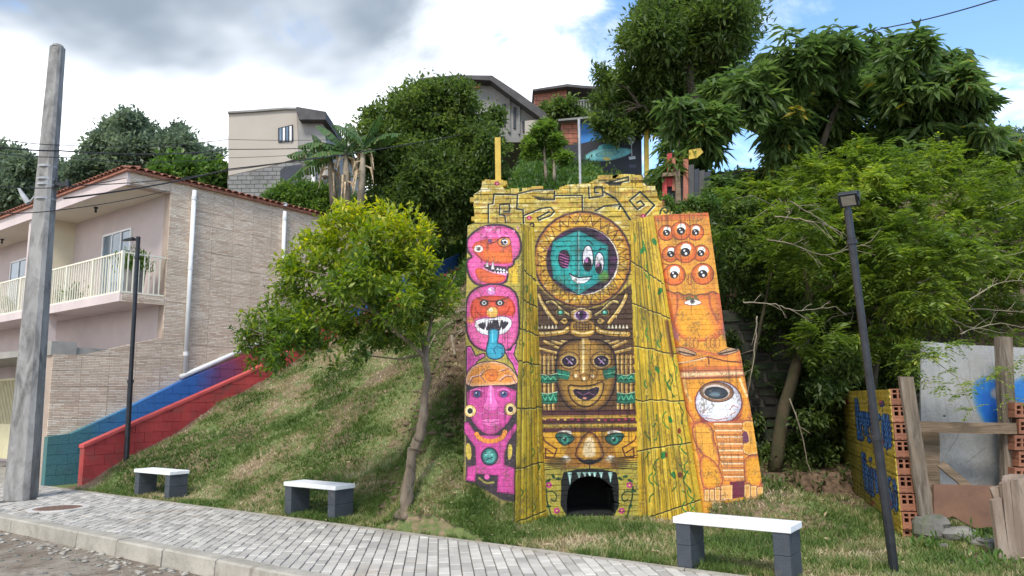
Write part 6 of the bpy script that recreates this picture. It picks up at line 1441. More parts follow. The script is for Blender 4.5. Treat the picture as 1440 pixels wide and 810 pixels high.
def twigs(t, lobes, Yd, root, r, mat, k=1):
    m = MB(); roots = [at(*q) for q in (root if isinstance(root, list) else [root])]
    for lb in lobes:
        px, py, rr = lb[:3]; Y = lb[3] if len(lb) > 3 else Yd; c = at(px, py, Y); root = min(roots, key=lambda q: (q - c).length); mid = root.lerp(c, .5) + Vector((random.uniform(-.2, .2), random.uniform(-.2, .2), random.uniform(0, .3)))
        m.tube([root, mid, c], [r, r * .6, r * .25], 5, cap=False)
        for _ in range(k): d = Vector(RNG.normal(size=3)).normalized() * (rr * Y / F); m.tube([c - d * .1, c + d * .8], [r * .25, r * .08], 4, cap=False)
    return m.build('branches', mat, t, smooth=True, kind='stuff')

# ---- young citrus-like tree in the lawn
tb = onT(571, 716); Yt = tb.y
t = thing('young_tree', 'young tree with yellow-green crown and crooked thin trunk on the grassy slope', 'tree', tb)
m = MB(); tr = [(571, 728), (572, 700), (576, 660), (581, 632), (590, 618), (594, 590), (598, 555), (601, 530), (599, 508), (598, 488)]; rr = [.10, .078, .068, .066, .072, .050, .046, .044, .045, .042]
TP = [at(x, y, Yt) for x, y in tr]; TQ, TR = [], []
for i in range(len(TP) - 1):
    for k in range(6):
        f = k / 6; TQ.append(TP[i].lerp(TP[i + 1], f)); TR.append((rr[i] * (1 - f) + rr[i + 1] * f) * 1.02)
TQ.append(TP[-1]); TR.append(rr[-1]); m.tube(TQ, TR, 12)
m.v = [tuple(Vector(v) + (Vector(v) - TQ[min(len(TQ) - 1, i // 12)]) * (mn.noise(Vector(v) * 9) * .45 + mn.noise(Vector(v) * 28) * .22 + (.6 if i // 12 < 3 else 0) * abs(math.sin((i % 12) * 1.3)))) for i, v in enumerate(m.v)]
m.build('trunk', m_bark, t, smooth=True)
for pts, r0, r1 in (([(599, 505), (585, 490, Yt - .1), (562, 470, Yt - .2), (530, 440, Yt - .2)], .036, .018), ([(530, 440, Yt - .2), (480, 425, Yt - .1), (430, 440, Yt), (370, 470, Yt)], .020, .008), ([(562, 470, Yt - .2), (545, 400, Yt), (520, 340, Yt)], .020, .010),
                    ([(599, 492), (606, 455, Yt + .1), (600, 400, Yt + .1), (585, 330, Yt)], .028, .010), ([(606, 455, Yt + .1), (625, 420, Yt + .2), (632, 400, Yt + .2)], .012, .006), ([(598, 488), (575, 440, Yt + .4), (540, 380, Yt + .6), (500, 330, Yt + .5)], .024, .008), ([(530, 440, Yt - .2), (470, 390, Yt - .5), (430, 380, Yt - .5)], .014, .006), ([(590, 500), (560, 505), (515, 500), (480, 510)], .014, .005)):
    limb(t, pts, r0, r1, m_bark, 'branch', Yt)
CL = [(540, 308, 30), (505, 315, 26), (470, 318, 20), (575, 322, 28), (480, 345, 34), (525, 345, 36), (565, 350, 34), (440, 352, 28), (420, 378, 24), (455, 380, 34), (500, 385, 38), (545, 385, 38), (585, 375, 28), (600, 400, 24), (400, 400, 22), (430, 415, 34), (475, 425, 40), (520, 425, 38), (565, 425, 34), (595, 432, 22), (385, 440, 26), (362, 460, 24), (350, 488, 18), (400, 460, 34), (440, 460, 34), (485, 460, 32), (535, 458, 28), (575, 462, 18), (375, 500, 24), (405, 495, 26), (445, 488, 20), (500, 488, 16), (625, 412, 14), (634, 404, 9), (530, 480, 16), (560, 480, 14), (590, 478, 10), (615, 435, 12), (470, 518, 6), (500, 508, 8), (548, 296, 14), (478, 300, 12), (345, 448, 10), (398, 372, 12), (600, 345, 12), (415, 352, 12)]
CL2 = [(x + random.uniform(-5, 5), y + random.uniform(-4, 4), r * .9, Yt + random.uniform(-.75, .75) * min(1, r / 25)) for x, y, r in CL]
P_, O, T = lobes_pts(CL2, .15, Yt, .42); hgt = (P_[:, 2] - P_[:, 2].min()) / np.ptp(P_[:, 2]); T = T * .7 + (hgt - .45) * .62  # tint rises with height: light on the crown top and new growth, as colour
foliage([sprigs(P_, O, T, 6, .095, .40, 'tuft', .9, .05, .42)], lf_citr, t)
twigs(t, CL2, Yt, [(600, 400, Yt), (585, 330, Yt), (562, 470, Yt), (530, 440, Yt), (480, 425, Yt), (430, 440, Yt), (370, 470, Yt), (545, 400, Yt), (520, 340, Yt), (500, 330, Yt), (470, 390, Yt), (430, 380, Yt), (625, 420, Yt)], .007, m_bark, 2)

# ---- tall dark tree
Y = 21.; L1 = [(960, 20, 48), (1010, 30, 48), (925, 45, 42), (896, 58, 28), (958, 75, 52), (1005, 85, 44), (1035, 55, 28), (905, 108, 34), (945, 130, 44), (985, 130, 36), (872, 120, 24), (858, 148, 22), (850, 172, 16), (915, 160, 28), (880, 150, 26), (868, 178, 20), (940, 165, 30), (1000, -15, 40), (950, -20, 40), (845, 108, 14), (905, 20, 22), (1048, 15, 20),]
t = thing('tall_tree', 'tallest dark tree with small dense leaves rising above the mural wall', 'tree', at(985, 300, Y))
limb(t, [(985, 320), (982, 220), (975, 140), (965, 70), (960, 10)], .28, .07, m_barkd, 'trunk', Y); twigs(t, L1, Y, [(975, 130, Y), (965, 60, Y), (980, 190, Y), (960, 10, Y), (930, 130, Y), (1000, 90, Y), (900, 150, Y)], .04, m_barkd, 2)
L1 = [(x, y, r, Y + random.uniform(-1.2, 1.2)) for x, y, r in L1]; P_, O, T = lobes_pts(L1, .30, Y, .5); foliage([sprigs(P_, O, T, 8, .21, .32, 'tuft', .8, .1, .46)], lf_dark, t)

# ---- broad-leaved tree with drooping whorls
Y = 15.; L2 = [(1125, 88, 40), (1180, 72, 36), (1235, 72, 34), (1285, 68, 30), (1320, 92, 32), (1350, 118, 30), (1372, 150, 26), (1075, 100, 30), (1060, 135, 38), (1005, 145, 32), (965, 155, 30), (990, 190, 34), (955, 200, 28), (940, 236, 24), (1110, 140, 44), (1165, 125, 44), (1220, 125, 44), (1275, 125, 42), (1320, 140, 36), (1150, 180, 50), (1215, 185, 50), (1280, 185, 46), (1335, 185, 36), (1100, 190, 36), (1095, 230, 30), (1140, 235, 46), (1200, 235, 46), (1260, 235, 42), (1320, 225, 40), (1365, 205, 26), (960, 250, 20), (985, 235, 22), (1010, 262, 20), (1385, 180, 14), (1395, 230, 30), (1420, 215, 24), (1370, 108, 12), (1040, 255, 20), (1395, 270, 26), (1310, 62, 14), (1150, 55, 14), (1070, 262, 26)]
t = thing('broad_leaved_tree', 'wide tree with large drooping leaves behind the tilted lamp post', 'tree', at(1130, 520, Y))
limb(t, [(1150, 560), (1135, 430), (1140, 330), (1150, 220)], .20, .10, m_barkd, 'trunk', Y)
for pts in ([(1140, 330), (1200, 240), (1270, 180), (1330, 140)], [(1145, 270), (1090, 200), (1020, 160), (960, 170)], [(1150, 220), (1180, 140), (1200, 80)], [(1145, 300), (1230, 260), (1300, 240)]): limb(t, pts, .075, .03, m_barkd, 'branch', Y)
L2 = [(x, y, r, Y + random.uniform(-1.4, 1.4)) for x, y, r in L2]; twigs(t, L2, Y, [(1150, 220, Y), (1200, 240, Y), (1270, 180, Y), (1330, 140, Y), (1090, 200, Y), (1020, 160, Y), (960, 170, Y), (1180, 140, Y), (1200, 80, Y), (1230, 260, Y), (1300, 240, Y), (1080, 240, Y), (1130, 110, Y), (1260, 100, Y)], .022, m_barkd, 2)
P_, O, T = lobes_pts(L2, .066, Y, .55, 3, .12); yl = RNG.random(len(T)) < .012; T = np.where(yl, .8, T)
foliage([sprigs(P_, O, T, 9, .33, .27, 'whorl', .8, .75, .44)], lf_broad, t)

# ---- feathery tree in front of it, with bare limbs
Y = 12.4; L3 = [(1200, 225, 30), (1245, 228, 34), (1300, 240, 34), (1350, 245, 32), (1390, 255, 30), (1150, 265, 32), (1105, 262, 26), (1205, 275, 40), (1260, 285, 44), (1320, 290, 44), (1375, 295, 36), (1420, 290, 26), (1075, 300, 22), (1120, 310, 34), (1170, 325, 40), (1230, 335, 42), (1290, 340, 44), (1345, 345, 40), (1395, 345, 34), (1090, 350, 26), (1130, 365, 34), (1180, 380, 38), (1240, 390, 42), (1300, 395, 42), (1355, 400, 34), (1405, 395, 28), (1100, 395, 22), (1140, 420, 28), (1190, 430, 34), (1245, 440, 36), (1295, 445, 32), (1335, 445, 24), (1120, 450, 22), (1165, 470, 24), (1210, 480, 28), (1255, 485, 24), (1275, 500, 16), (1385, 450, 20), (1430, 430, 20), (1430, 350, 24), (1435, 240, 20), (1150, 235, 18), (1050, 290, 14), (1062, 268, 24), (1035, 325, 18), (1445, 305, 34), (1445, 385, 34), (1430, 455, 24), (1405, 475, 14), (1180, 245, 22), (1120, 245, 20), (1030, 280, 14), (1420, 410, 24), (1360, 450, 20), (1120, 490, 18), (1090, 460, 14)]
tb = Vector((at(1235, 600, Y).x, Y, hill(at(1235, 600, Y).x, Y)))
t = thing('feathery_tree', 'yellow-green tree with feathery leaflets and pale bare branches around the lamp head', 'tree', tb)
for pts, r0, r1, nm in (([(1240, 660), (1225, 560), (1235, 470), (1260, 380), (1270, 300)], .10, .04, 'trunk'), ([(1235, 470), (1180, 400), (1150, 330)], .035, .012, 'branch'), ([(1260, 380), (1330, 330), (1390, 300)], .035, .012, 'branch'), ([(1250, 420), (1330, 410), (1440, 370)], .030, .012, 'branch')): limb(t, pts, r0, r1, m_barkd, nm, Y)
for pts in ([(1080, 336), (1120, 346), (1155, 358), (1195, 350), (1228, 338)], [(1045, 425), (1085, 427), (1120, 436), (1175, 431)], [(1090, 305), (1130, 309), (1165, 318), (1190, 331)], [(1330, 376), (1390, 366), (1445, 352)], [(1290, 398), (1360, 372), (1400, 345)], [(1340, 435), (1400, 436), (1445, 440)], [(1110, 283), (1140, 300), (1165, 318)], [(1065, 445), (1060, 500), (1050, 560)], [(1350, 470), (1400, 455), (1445, 462)], [(1300, 420), (1350, 455), (1420, 470)], [(1360, 425), (1400, 400), (1440, 395)]):
    bare(t, pts, 10.9 + random.uniform(-.3, .3))
L3 = [(x, y, r, Y + random.uniform(-1.3, 1.3)) for x, y, r in L3]; twigs(t, L3, Y, [(1235, 470, Y), (1260, 380, Y), (1180, 400, Y), (1150, 330, Y), (1330, 330, Y), (1390, 300, Y), (1330, 410, Y), (1400, 385, Y), (1210, 300, Y), (1200, 440, Y), (1110, 300, Y), (1300, 460, Y)], .010, m_barkl, 2)
P_, O, T = lobes_pts(L3, .088, Y, .55); foliage([sprigs(P_, O, T, 14, .105, .34, 'frond', .8, .2, .50)], lf_feath, t)
L3b = [(1235, 250, 22), (1265, 270, 24), (1225, 300, 22), (1275, 320, 22), (1240, 345, 20), (1300, 370, 20), (1260, 400, 18), (1290, 440, 16), (1200, 270, 16), (1330, 300, 18), (1210, 480, 14), (1260, 470, 14), (1110, 270, 14), (1380, 340, 14)]
P_, O, T = lobes_pts([(x, y, r, 11.5 + random.uniform(-.5, .3)) for x, y, r in L3b], .075, Y, .6); foliage([sprigs(P_, O, T, 9, .125, .26, 'whorl', .8, .75, .74)], lf_feath, t, 'young_leaves')
# sprays hanging in front of the white board
Yh = YB - .15; LH = [(1318, 495, 8), (1330, 488, 7), (1340, 520, 5), (1360, 538, 6), (1395, 532, 8), (1350, 556, 5), (1368, 576, 6), (1322, 540, 5), (1410, 520, 5), (1430, 508, 6), (1300, 500, 9), (1280, 490, 12), (1290, 515, 6), (1325, 545, 4), (1340, 480, 8), (1420, 560, 0.1)]
t = thing('hanging_spray', 'thin leafy spray hanging in front of the white board', 'branch', at(1300, 480, Yh))
limb(t, [(1285, 480), (1315, 508), (1345, 530), (1375, 540)], .006, .003, m_barkl, 'twig', Yh, 4); limb(t, [(1345, 530), (1358, 555), (1370, 580)], .004, .002, m_barkl, 'twig', Yh, 4); limb(t, [(1445, 500), (1410, 520), (1385, 532)], .004, .002, m_barkl, 'twig', Yh, 4)
P_, O, T = lobes_pts(LH, .20, Yh, .6); foliage([sprigs(P_, O, T, 10, .055, .36, 'frond', .8, .2, .62)], lf_feath, t)

# ---- tree at the right edge, dark bank vegetation
Y = 18.; L4 = [(1425, 215, 26), (1400, 235, 26), (1440, 250, 30), (1455, 210, 30), (1415, 270, 26), (1390, 210, 16), (1440, 300, 30), (1470, 250, 40), (1408, 190, 10), (1365, 255, 20)]
t = thing('edge_tree', 'bluish dark tree filling the right edge above the bare branches', 'tree', at(1450, 480, Y)); limb(t, [(1460, 480), (1455, 350), (1445, 240)], .2, .08, m_barkd, 'trunk', Y)
L4 = [(x, y, r, Y + random.uniform(-.8, .8)) for x, y, r in L4]; P_, O, T = lobes_pts(L4, .34, Y, .5); foliage([sprigs(P_, O, T, 8, .15, .42, 'tuft', .8, .1, .5)], lf_far, t)
# shade vegetation hanging over the stone wall
Y = 13.1; L5 = [(1045, 300, 26), (1030, 330, 22), (1045, 360, 20), (1070, 330, 26), (1090, 380, 22), (1060, 400, 14), (1115, 420, 20), (1150, 500, 22), (1160, 540, 24), (1185, 510, 26), (1190, 555, 22), (1215, 540, 26), (1140, 560, 16), (1240, 520, 26), (1265, 530, 20), (1140, 590, 14), (1170, 590, 20), (1150, 630, 14), (1020, 290, 18), (1000, 275, 14), (1025, 390, 10), (1180, 610, 14), (1130, 530, 14), (1160, 460, 24), (1050, 425, 14), (1090, 430, 14), (1035, 480, 9), (1120, 460, 16), (1075, 480, 9), (1055, 520, 8), (1100, 550, 9), (1065, 590, 8), (1115, 620, 12), (1080, 640, 10), (1060, 655, 9), (1140, 440, 16)]
t = thing('wall_creeper', 'dark green creeper and bushes hanging over the shaded stone wall', 'creeper', at(1150, 640, Y))
L5 = [(x, y, r, Y + random.uniform(-1.2, .3) * (1 if x > 1120 else .3)) for x, y, r in L5]; P_, O, T = lobes_pts(L5, .36, Y, .6); foliage([sprigs(P_, O, T, 8, .11, .42, 'tuft', .9, .3, .40)], lf_dark, t)
t = thing('leaning_tree_trunk', 'mossy brown trunk leaning to the left in front of the shaded stone wall', 'tree', at(1098, 650, 12.3)); limb(t, [(1090, 665), (1100, 590), (1118, 520), (1135, 460), (1138, 400), (1130, 340)], .115, .06, m_mossy, 'trunk', 12.3, 9); limb(t, [(1050, 560), (1062, 490), (1075, 430), (1085, 380)], .035, .02, m_mossy, 'branch', 12.6)
for pts in ([(1118, 580), (1130, 620), (1135, 650), (1142, 668)], [(1110, 560), (1125, 600), (1140, 610)]): limb(t, pts, .012, .006, m_barkl, 'vine', 11.8, 5)

t = thing('crown_creeper', 'small mossy creeper on the right shoulder of the painted wall', 'creeper', at(965, 300, 10.45)); P_, O, T = lobes_pts([(948, 292, 9), (965, 292, 10), (985, 292, 10), (938, 282, 6), (1000, 285, 12), (975, 284, 8)], .9, 10.55, .6); foliage([sprigs(P_, O, T, 7, .055, .45, 'tuft', .9, .3, .5)], lf_weed, t)
# ---- clipped-looking round bush, shrubs and banana clump on the left of the crown
Y = 24.; L6 = [(600, 150, 40), (640, 158, 38), (565, 168, 38), (540, 200, 40), (590, 200, 50), (640, 205, 50), (680, 210, 32), (600, 250, 50), (650, 260, 46), (550, 250, 36), (690, 250, 24), (685, 180, 22), (620, 290, 36), (575, 285, 34), (660, 295, 28), (600, 128, 20), (625, 128, 18), (655, 135, 18), (530, 230, 26), (560, 145, 16), (620, 310, 26), (580, 310, 26), (690, 290, 20), (640, 130, 20), (540, 285, 24), (520, 165, 14), (700, 165, 10)]
t = thing('round_bush', 'large dense dark green bush with rounded top below the gabled house', 'bush', at(610, 320, Y)); limb(t, [(610, 325), (608, 260), (605, 200)], .2, .1, m_barkd, 'trunk', Y)
L6 = [(x, y, r, Y + random.uniform(-.8, .8)) for x, y, r in L6]; P_, O, T = lobes_pts(L6, .46, Y, .38); foliage([sprigs(P_, O, T, 7, .17, .45, 'tuft', .8, .1, .46)], lf_weed if False else lf_dark, t)
Y = 18.; L7 = [(765, 192, 18), (752, 200, 14), (780, 205, 14), (768, 178, 10), (790, 222, 12), (745, 215, 12)]
t = thing('light_shrub', 'light green shrub in front of the gabled house end', 'shrub', at(768, 250, Y)); limb(t, [(768, 256), (766, 225), (765, 195)], .05, .02, m_bark, 'trunk', Y); limb(t, [(780, 256), (779, 225), (776, 205)], .05, .02, m_barkl, 'trunk', Y)
P_, O, T = lobes_pts(L7, .7, Y, .6); foliage([sprigs(P_, O, T, 9, .15, .30, 'whorl', .8, .3, .85)], lf_weed, t)
Y = 29.; L8 = [(785, 155, 14), (800, 157, 12), (770, 158, 8), (815, 160, 8)]
t = thing('roof_shrub', 'small dark shrub growing against the brick house wall', 'shrub', at(790, 170, Y)); P_, O, T = lobes_pts(L8, 1., Y, .6); foliage([sprigs(P_, O, T, 7, .2, .45, 'tuft', .8, .1, .5)], lf_dark, t)
# banana clump
def banana(px, py0, py1, Y, lean, seed, label, leaves):
    rd = random.Random(seed); b = at(px, py0, Y); top = at(px + lean, py1, Y); t = thing('banana_plant', label, 'banana plant', b, 0, 'banana plants on the slope')
    m = MB(); m.tube([b, b.lerp(top, .5), top], [.13, .11, .07], 9); m.build('stem', m_barkl, t, smooth=True)
    dm = MB()
    for k in range(9):
        a = rd.uniform(0, 6.28); p = b.lerp(top, rd.uniform(.45, 1.)); q = p + Vector((math.cos(a) * .35, math.sin(a) * .35, -rd.uniform(.4, 1.0))); dm.tube([p, p + Vector((math.cos(a) * .25, math.sin(a) * .25, -.1)), q], [.02, .045, .008], 4)
    dm.build('dead_leaves', m_deadleaf, t, kind='stuff')
    for (ax, el, L) in leaves:
        d = Vector((math.cos(ax), math.sin(ax) * .6, 0)); V, Fc, T = [], [], []; N = 16; 
        def axis(f): return top + d * (1.12 * L * f * math.cos(el) * (1 - .1 * f)) + Vector((0, 0, 1.12 * L * (f * math.sin(el) - f * f * .42)))
        for i in range(N):
            f0, f1 = i / N, (i + .86) / N
            for s_ in (-1, 1):
                w0 = .36 * math.sin(math.pi * min(1, f0 * .94 + .06)) ** .6; w1 = .36 * math.sin(math.pi * min(1, f1 * .94 + .06)) ** .6; sd = Vector((-d.y, d.x, 0)) + Vector((0, 0, -.55 - rd.random() * .5)); j = rd.uniform(.75, 1.1)
                n0 = len(V); V += [axis(f0), axis(f1), axis(f1) + Vector((sd.x * s_, sd.y * s_, sd.z)) * w1 * j, axis(f0) + Vector((sd.x * s_, sd.y * s_, sd.z)) * w0 * j]; Fc.append((n0, n0 + 1, n0 + 2, n0 + 3)); T += [rd.uniform(.2, .75)] * 4
        o = fast('leaf', np.array([tuple(v) for v in V]), np.array(Fc), lf_ban, t, T)
        mr = MB(); mr.tube([axis(f) for f in (0, .25, .5, .75, 1)], [.03, .025, .02, .012, .005], 5); mr.build('midrib', lf_ban, o)
banana(488, 292, 212, 22.5, -2, 1, 'banana plant with the longest upright leaf, left of the round bush', [(2.9, 1.0, 1.9), (3.3, .5, 1.7), (1.4, 1.25, 1.6), (.3, .9, 1.5), (-.6, .3, 1.3), (3.8, .1, 1.5)])
banana(507, 296, 205, 22.2, 4, 2, 'banana plant leaning towards the round bush', [(.2, .7, 1.6), (1.0, 1.1, 1.5), (2.6, 1.1, 1.6), (3.4, .9, 1.6), (-.3, 1.2, 1.7)])
banana(470, 290, 222, 22.8, -6, 3, 'leftmost banana plant near the cream house corner', [(3.1, .5, 1.6), (2.4, 1.0, 1.5), (3.6, 1.1, 1.4), (.2, 1.1, 1.3), (3.3, -.1, 1.3)])
# bank shrubs below the block house
Y = 25.; t = thing('bank_shrubs', 'mixed green shrubs on the earth bank below the grey block house', 'shrubs', at(440, 300, Y)); L9 = [(385, 278, 10), (400, 272, 12), (415, 280, 12), (430, 268, 12), (440, 285, 16), (455, 272, 12), (465, 290, 14), (420, 292, 12), (520, 290, 20), (535, 305, 18), (500, 305, 18), (480, 305, 16), (448, 298, 14)]
P_, O, T = lobes_pts(L9, 1., Y, .6); foliage([sprigs(P_, O, T, 7, .18, .35, 'tuft', .8, .2, .6)], lf_weed, t)

# ---- far trees behind the two-storey house
def fartree(lobes, Y, base_, label, mat=lf_far):
    t = thing('distant_tree', label, 'tree', at(*base_, Y), 0, 'trees behind the two-storey house'); limb(t, [base_, ((base_[0] + lobes[0][0]) / 2, base_[1] - 30), (lobes[0][0], lobes[0][1])], .35, .12, m_barkd, 'trunk', Y)
    L_ = [(x, y, r, Y + random.uniform(-2, 2)) for x, y, r in lobes]; twigs(t, L_, Y, (lobes[0][0], lobes[0][1] + 12, Y), .10, m_barkd, 2); P_, O, T = lobes_pts(L_, 1.0, Y, .5); foliage([sprigs(P_, O, T, 6, .34, .45, 'tuft', .8, .1, .5)], mat, t)
fartree([(180, 185, 22), (160, 195, 18), (200, 195, 22), (150, 215, 22), (185, 215, 28), (130, 222, 16), (125, 240, 18), (160, 240, 26), (205, 235, 24), (175, 168, 13), (190, 170, 12), (142, 198, 12), (110, 240, 14), (215, 215, 18)], 44, (170, 300), 'tallest of the far trees, airy crown above the tiled roof corner')
fartree([(250, 205, 20), (235, 195, 13), (265, 218, 20), (245, 230, 22), (285, 225, 16), (295, 240, 14), (270, 240, 20), (225, 235, 16), (300, 215, 8), (252, 185, 10)], 43, (255, 300), 'far tree with layered crown between the roof and the cream house')
fartree([(18, 225, 18), (35, 235, 16), (8, 245, 20), (35, 255, 22), (55, 262, 12), (15, 270, 26), (45, 285, 22), (0, 215, 10), (10, 295, 20)], 42, (20, 340), 'far tree at the left edge behind the concrete pole')
fartree([(85, 245, 16), (100, 258, 16), (80, 268, 18), (95, 285, 20), (70, 290, 18)], 46, (90, 330), 'low far tree just right of the concrete pole')
fartree([(240, 235, 12), (260, 240, 12), (280, 245, 14), (300, 248, 14), (312, 252, 12), (225, 248, 12), (250, 252, 14), (275, 258, 14), (305, 265, 16)], 36, (270, 300), 'low bright green palm-like scrub under the far layered tree', lf_weed)

# ---- undergrowth on the slope behind the tower and beyond the stairs
def scatter(n, x0, x1, y0, y1, acc, L, Wd, mat, name, bt=.5, hg=.5, group=None):
    X = RNG.uniform(x0, x1, n); Yy = RNG.uniform(y0, y1, n); P_ = []
    for x, y in zip(X, Yy):
        if acc(x, y): P_.append((x, y, hill(x, y) + RNG.uniform(0, hg) ** 1.5))
    P_ = np.array(P_); O = np.tile([0, -.3, 1.], (len(P_), 1)) + RNG.normal(size=(len(P_), 3)) * .4; pn = np.array([mn.noise(Vector(p) * .8) for p in P_]) * .5
    V, Fc, T = sprigs(P_, unit(O), pn, 6, L, Wd, 'tuft', .7, .1, bt); return fast(name, V, Fc, mat, None, T, 'stuff')
scatter(9000, -3.2, 2.6, 16.5, 27, lambda x, y: y > 21 or x > -.6 , .13, .42, lf_weed, 'hillside_weeds', .36, .55)
scatter(5000, -2.2, 5.5, 11.8, 21, lambda x, y: (x > .1) , .10, .40, lf_dark, 'hillside_undergrowth', .45, .5)
scatter(3500, 2.6, 9, 13.6, 20, lambda x, y: True, .14, .42, lf_dark, 'bank_undergrowth', .45, .9)
scatter(6000, -3.6, 1.0, 25, 31, lambda x, y: True, .16, .42, lf_weed, 'upper_slope_weeds', .42, .5)

# ---- lawn: short blades, straw and litter
def lawn(n):
    X = RNG.uniform(-8.2, 6.0, n * 3); Yy = 6.5 + (RNG.random(n * 3) ** 1.5) * 16.5; V, T = [], []; k = 0
    X = np.concatenate([RNG.uniform(-2.6, .05, 26000), X]); Yy = np.concatenate([RNG.uniform(8.6, 11.8, 26000), Yy])
    for x, y in zip(X, Yy):
        a, b = AB((x, y))
        if b < 6.86 or a > 15.75 or b > 19.5: continue
        if 0 < x < 2.35 and y > 10.42 : continue
        if y > 11.5 and x > -.3: continue
        h = hill(x, y); px_, py_ = proj(x, y, h)
        if not (-20 < px_ < 1460 and py_ < 830): continue
        v = Vector((x, y, h)); so_ = soil(x, y); 
        if so_ > .4 and RNG.random() < (so_ - .3) * 1.1: continue
        nz = mn.fractal(v * .9 + Vector((3.1, 1.7, 0)), 1.0, 2.0, 4); nz2 = mn.noise(v * 6)
        if nz + nz2 * .5 < -.28 and RNG.random() < .6: continue
        tt = .46 - nz * .85 + RNG.normal() * .14 + (.15 if so_ > .3 else 0); L = RNG.uniform(.024, .068) * (1.2 if tt < .4 else .9)
        an = RNG.uniform(0, 6.28); le = RNG.uniform(.4, 2.1); dx_, dy_ = math.cos(an), math.sin(an); w_ = .0035 + y * .00045
        V += [(x - dy_ * w_, y + dx_ * w_, h - .004), (x + dy_ * w_, y - dx_ * w_, h - .004), (x + dx_ * L * le, y + dy_ * L * le - .01, h + L)]; T += [tt] * 3; k += 1
        if k >= n: break
    V = np.array(V); fast('lawn_grass', V, np.arange(len(V)).reshape(-1, 3), lf_grass, None, np.clip(T, 0, 1), 'stuff')
lawn(140000)
def tufts(n):
    V, T = [], []; k = 0
    while k < n:
        x, y = RNG.uniform(-8.5, 6.2), 6.6 + RNG.random() ** 1.4 * 9
        a, b = AB((x, y))
        if b < 6.84 or a > 15.7 or (-.1 < x < 2.4 and 9.8 < y < 12) or (x > -.3 and y > 12.5): continue
        if b > 7.0 and mn.noise(Vector((x, y, 5)) * 1.3) < .02: continue
        if b > 7.0 and RNG.random() < .15: pass
        h = hill(x, y); k += 1; t0 = RNG.choice([.2, .35, .7], p=[.4, .35, .25]) + RNG.normal() * .06; R_ = RNG.uniform(.5, 1.4)
        for _ in range(11):
            an = RNG.uniform(0, 6.28); le = RNG.uniform(.2, 1.0); L = RNG.uniform(.03, .085) * R_; dx_, dy_ = math.cos(an), math.sin(an); ox, oy = x + RNG.normal() * .02, y + RNG.normal() * .02
            V += [(ox - dy_ * .006, oy + dx_ * .006, h - .01), (ox + dy_ * .006, oy - dx_ * .006, h - .01), (ox + dx_ * L * le, oy + dy_ * L * le, h + L)]; T += [t0 + RNG.normal() * .07] * 3
    V = np.array(V); fast('grass_tufts', V, np.arange(len(V)).reshape(-1, 3), lf_grass, None, np.clip(T, 0, 1), 'stuff')
tufts(3200)
def litter(n, acc, x0, x1, y0, y1, L, mat, name, zf):
    C = []
    while len(C) < n:
        x, y = RNG.uniform(x0, x1), RNG.uniform(y0, y1)
        if acc(x, y): C.append((x, y, zf(x, y)))
    C = np.array(C); D = RNG.normal(size=(n, 3)) * [1, 1, .12]; V, Fc, T = leafmesh(C, D, np.tile([0, 0, 1.], (n, 1)) + RNG.normal(size=(n, 3)) * .3, L * RNG.uniform(.5, 1.4, n), L * .4, RNG.random(n), .2); fast(name, V, Fc, mat, None, T, 'stuff')
litter(420, lambda x, y: AB((x, y))[1] > 6.9 and not (-.1 < x < 2.4 and y > 9.6) and AB((x, y))[0] < 15.6, -8, 6.5, 6.6, 13, .085, m_deadleaf, 'fallen_leaves', lambda x, y: hill(x, y) + .015)
def pebbles(n, acc, x0, x1, y0, y1, s0, s1, mat, name, zf):
    V, Fc = [], []; k = 0
    while k < n:
        x, y = RNG.uniform(x0, x1), RNG.uniform(y0, y1)
        if not acc(x, y): continue
        s_ = s0 + (s1 - s0) * RNG.random() ** 3; z = zf(x, y); b = len(V)
        for d in ((1, 0, 0), (0, 1, 0), (-1, 0, 0), (0, -1, 0), (0, 0, .6), (0, 0, -.5)):
            V.append((x + s_ * (d[0] * 1.3 + RNG.normal() * .25), y + s_ * (d[1] + RNG.normal() * .25), z + s_ * (d[2] * .8 + RNG.normal() * .1)))
        for i in range(4): Fc += [(b + i, b + (i + 1) % 4, b + 4), (b + (i + 1) % 4, b + i, b + 5)]
        k += 1
    fast(name, np.array(V), np.array(Fc), mat, None, None, 'stuff')
pebbles(1500, lambda x, y: AB((x, y))[1] < 4.58, -10, -1, 5.5, 13, .006, .05, m_stone, 'road_rubble', lambda x, y: -.175)
pebbles(500, lambda x, y: 4.2 < AB((x, y))[1] < 4.6, -10, -1, 5.5, 13, .01, .055, m_kerb, 'kerb_debris', lambda x, y: -.17)
pebbles(420, lambda x, y: x > 3.3 and soil(x, y) > .4, 3.0, 7, 6.6, 12, .006, .03, m_stone, 'dirt_pebbles', lambda x, y: hill(x, y) + .004)
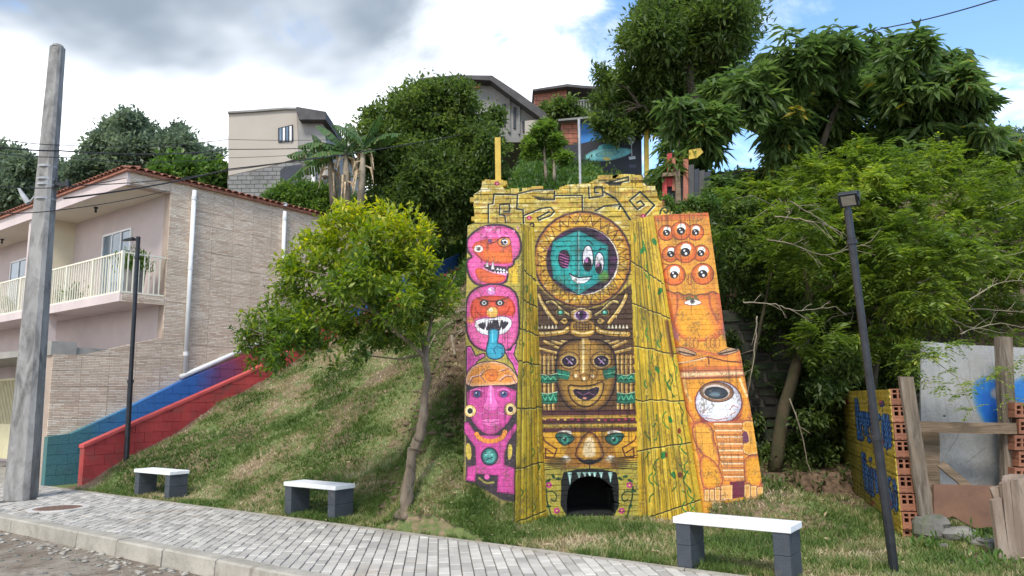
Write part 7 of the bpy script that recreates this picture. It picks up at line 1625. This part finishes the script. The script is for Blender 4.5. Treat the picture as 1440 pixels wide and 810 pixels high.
# earth clods and roots on the rough ground beside the tower
pebbles(700, lambda x, y: -1.9 < x < -.7, -1.9, -.7, 10.3, 17, .015, .085, M('earth_clod', (.17, .12, .08), (.09, .065, .04), 8, .95, .5), 'earth_clods', lambda x, y: hill(x, y))
for k, pts in enumerate(([(655, 455), (630, 460), (612, 476), (600, 500)], [(652, 470), (636, 478), (640, 505)], [(655, 440), (635, 445), (618, 455)])):
    m = MB(); P_ = [onT(*p) + Vector((0, -.05, .06)) for p in pts]; m.tube(P_, [.035, .03, .02, .01][:len(P_)], 6); tag(m.build('exposed_root', m_barkl), ['longest exposed root on the eroded bank left of the pink panel', 'short exposed root bending downwards beside the pink panel', 'uppermost exposed root on the bank left of the pink panel'][k], 'root', 'exposed roots')

# ---- balcony plants and little tufts
def potted(c, label, pot_r, ph, fr, fh, mat, n=60):
    t = thing('potted_plant', label, 'potted plant', c); m = MB(); m.tube([c, c + Vector((0, 0, ph))], [pot_r * .8, pot_r], 12); m.build('pot', m_pot, t, smooth=False)
    P_ = np.array(c + Vector((0, 0, ph))) + RNG.normal(size=(n, 3)) * [fr * .4, fr * .4, fh * .25] + [0, 0, fh * .4]; foliage([sprigs(P_, unit(P_ - np.array(c)), np.zeros(n), 7, .14, .25, 'tuft', .5, 0, .5)], mat, t)
potted(S(HA + .35, 8.62, 4.11), 'big bushy green plant in a grey planter on the balcony corner', .24, .62, .35, .4, lf_weed, 110)
potted(S(onB(108, 400, 8.4)[0], 8.4, 4.11), 'spiky plant on the balcony floor near the party wall', .10, .12, .2, .30, lf_weed, 30)
potted(S(onB(92, 405, 8.4)[0], 8.4, 4.11), 'low plant on the balcony floor beside the spiky plant', .10, .10, .2, .2, lf_weed, 30)
potted(S(onB(12, 440, 8.4)[0], 8.4, 4.11), 'plant behind the far left balcony railing', .12, .2, .2, .3, lf_weed, 30)
for k, (px, py) in enumerate(((1310, 775), (1375, 768), (1400, 800), (1120, 690), (1085, 690))):
    p = onT(px, py); t = thing('weed_tuft', ['leafy weed tuft at the foot of the grey rock', 'leafy weed tuft between the flat rocks', 'grassy weed tuft under the rough wood slab', 'weed tuft on the dirt below the stone wall', 'weed tuft beside the orange panel base'][k], 'weed', p); n = 14
    P_ = np.array(p) + RNG.normal(size=(n, 3)) * [.07, .05, .02] + [0, 0, .03]; foliage([sprigs(P_, np.tile([0, 0, 1.], (n, 1)), np.zeros(n), 6, .09, .3, 'tuft', .6, 0, .6)], lf_weed, t)
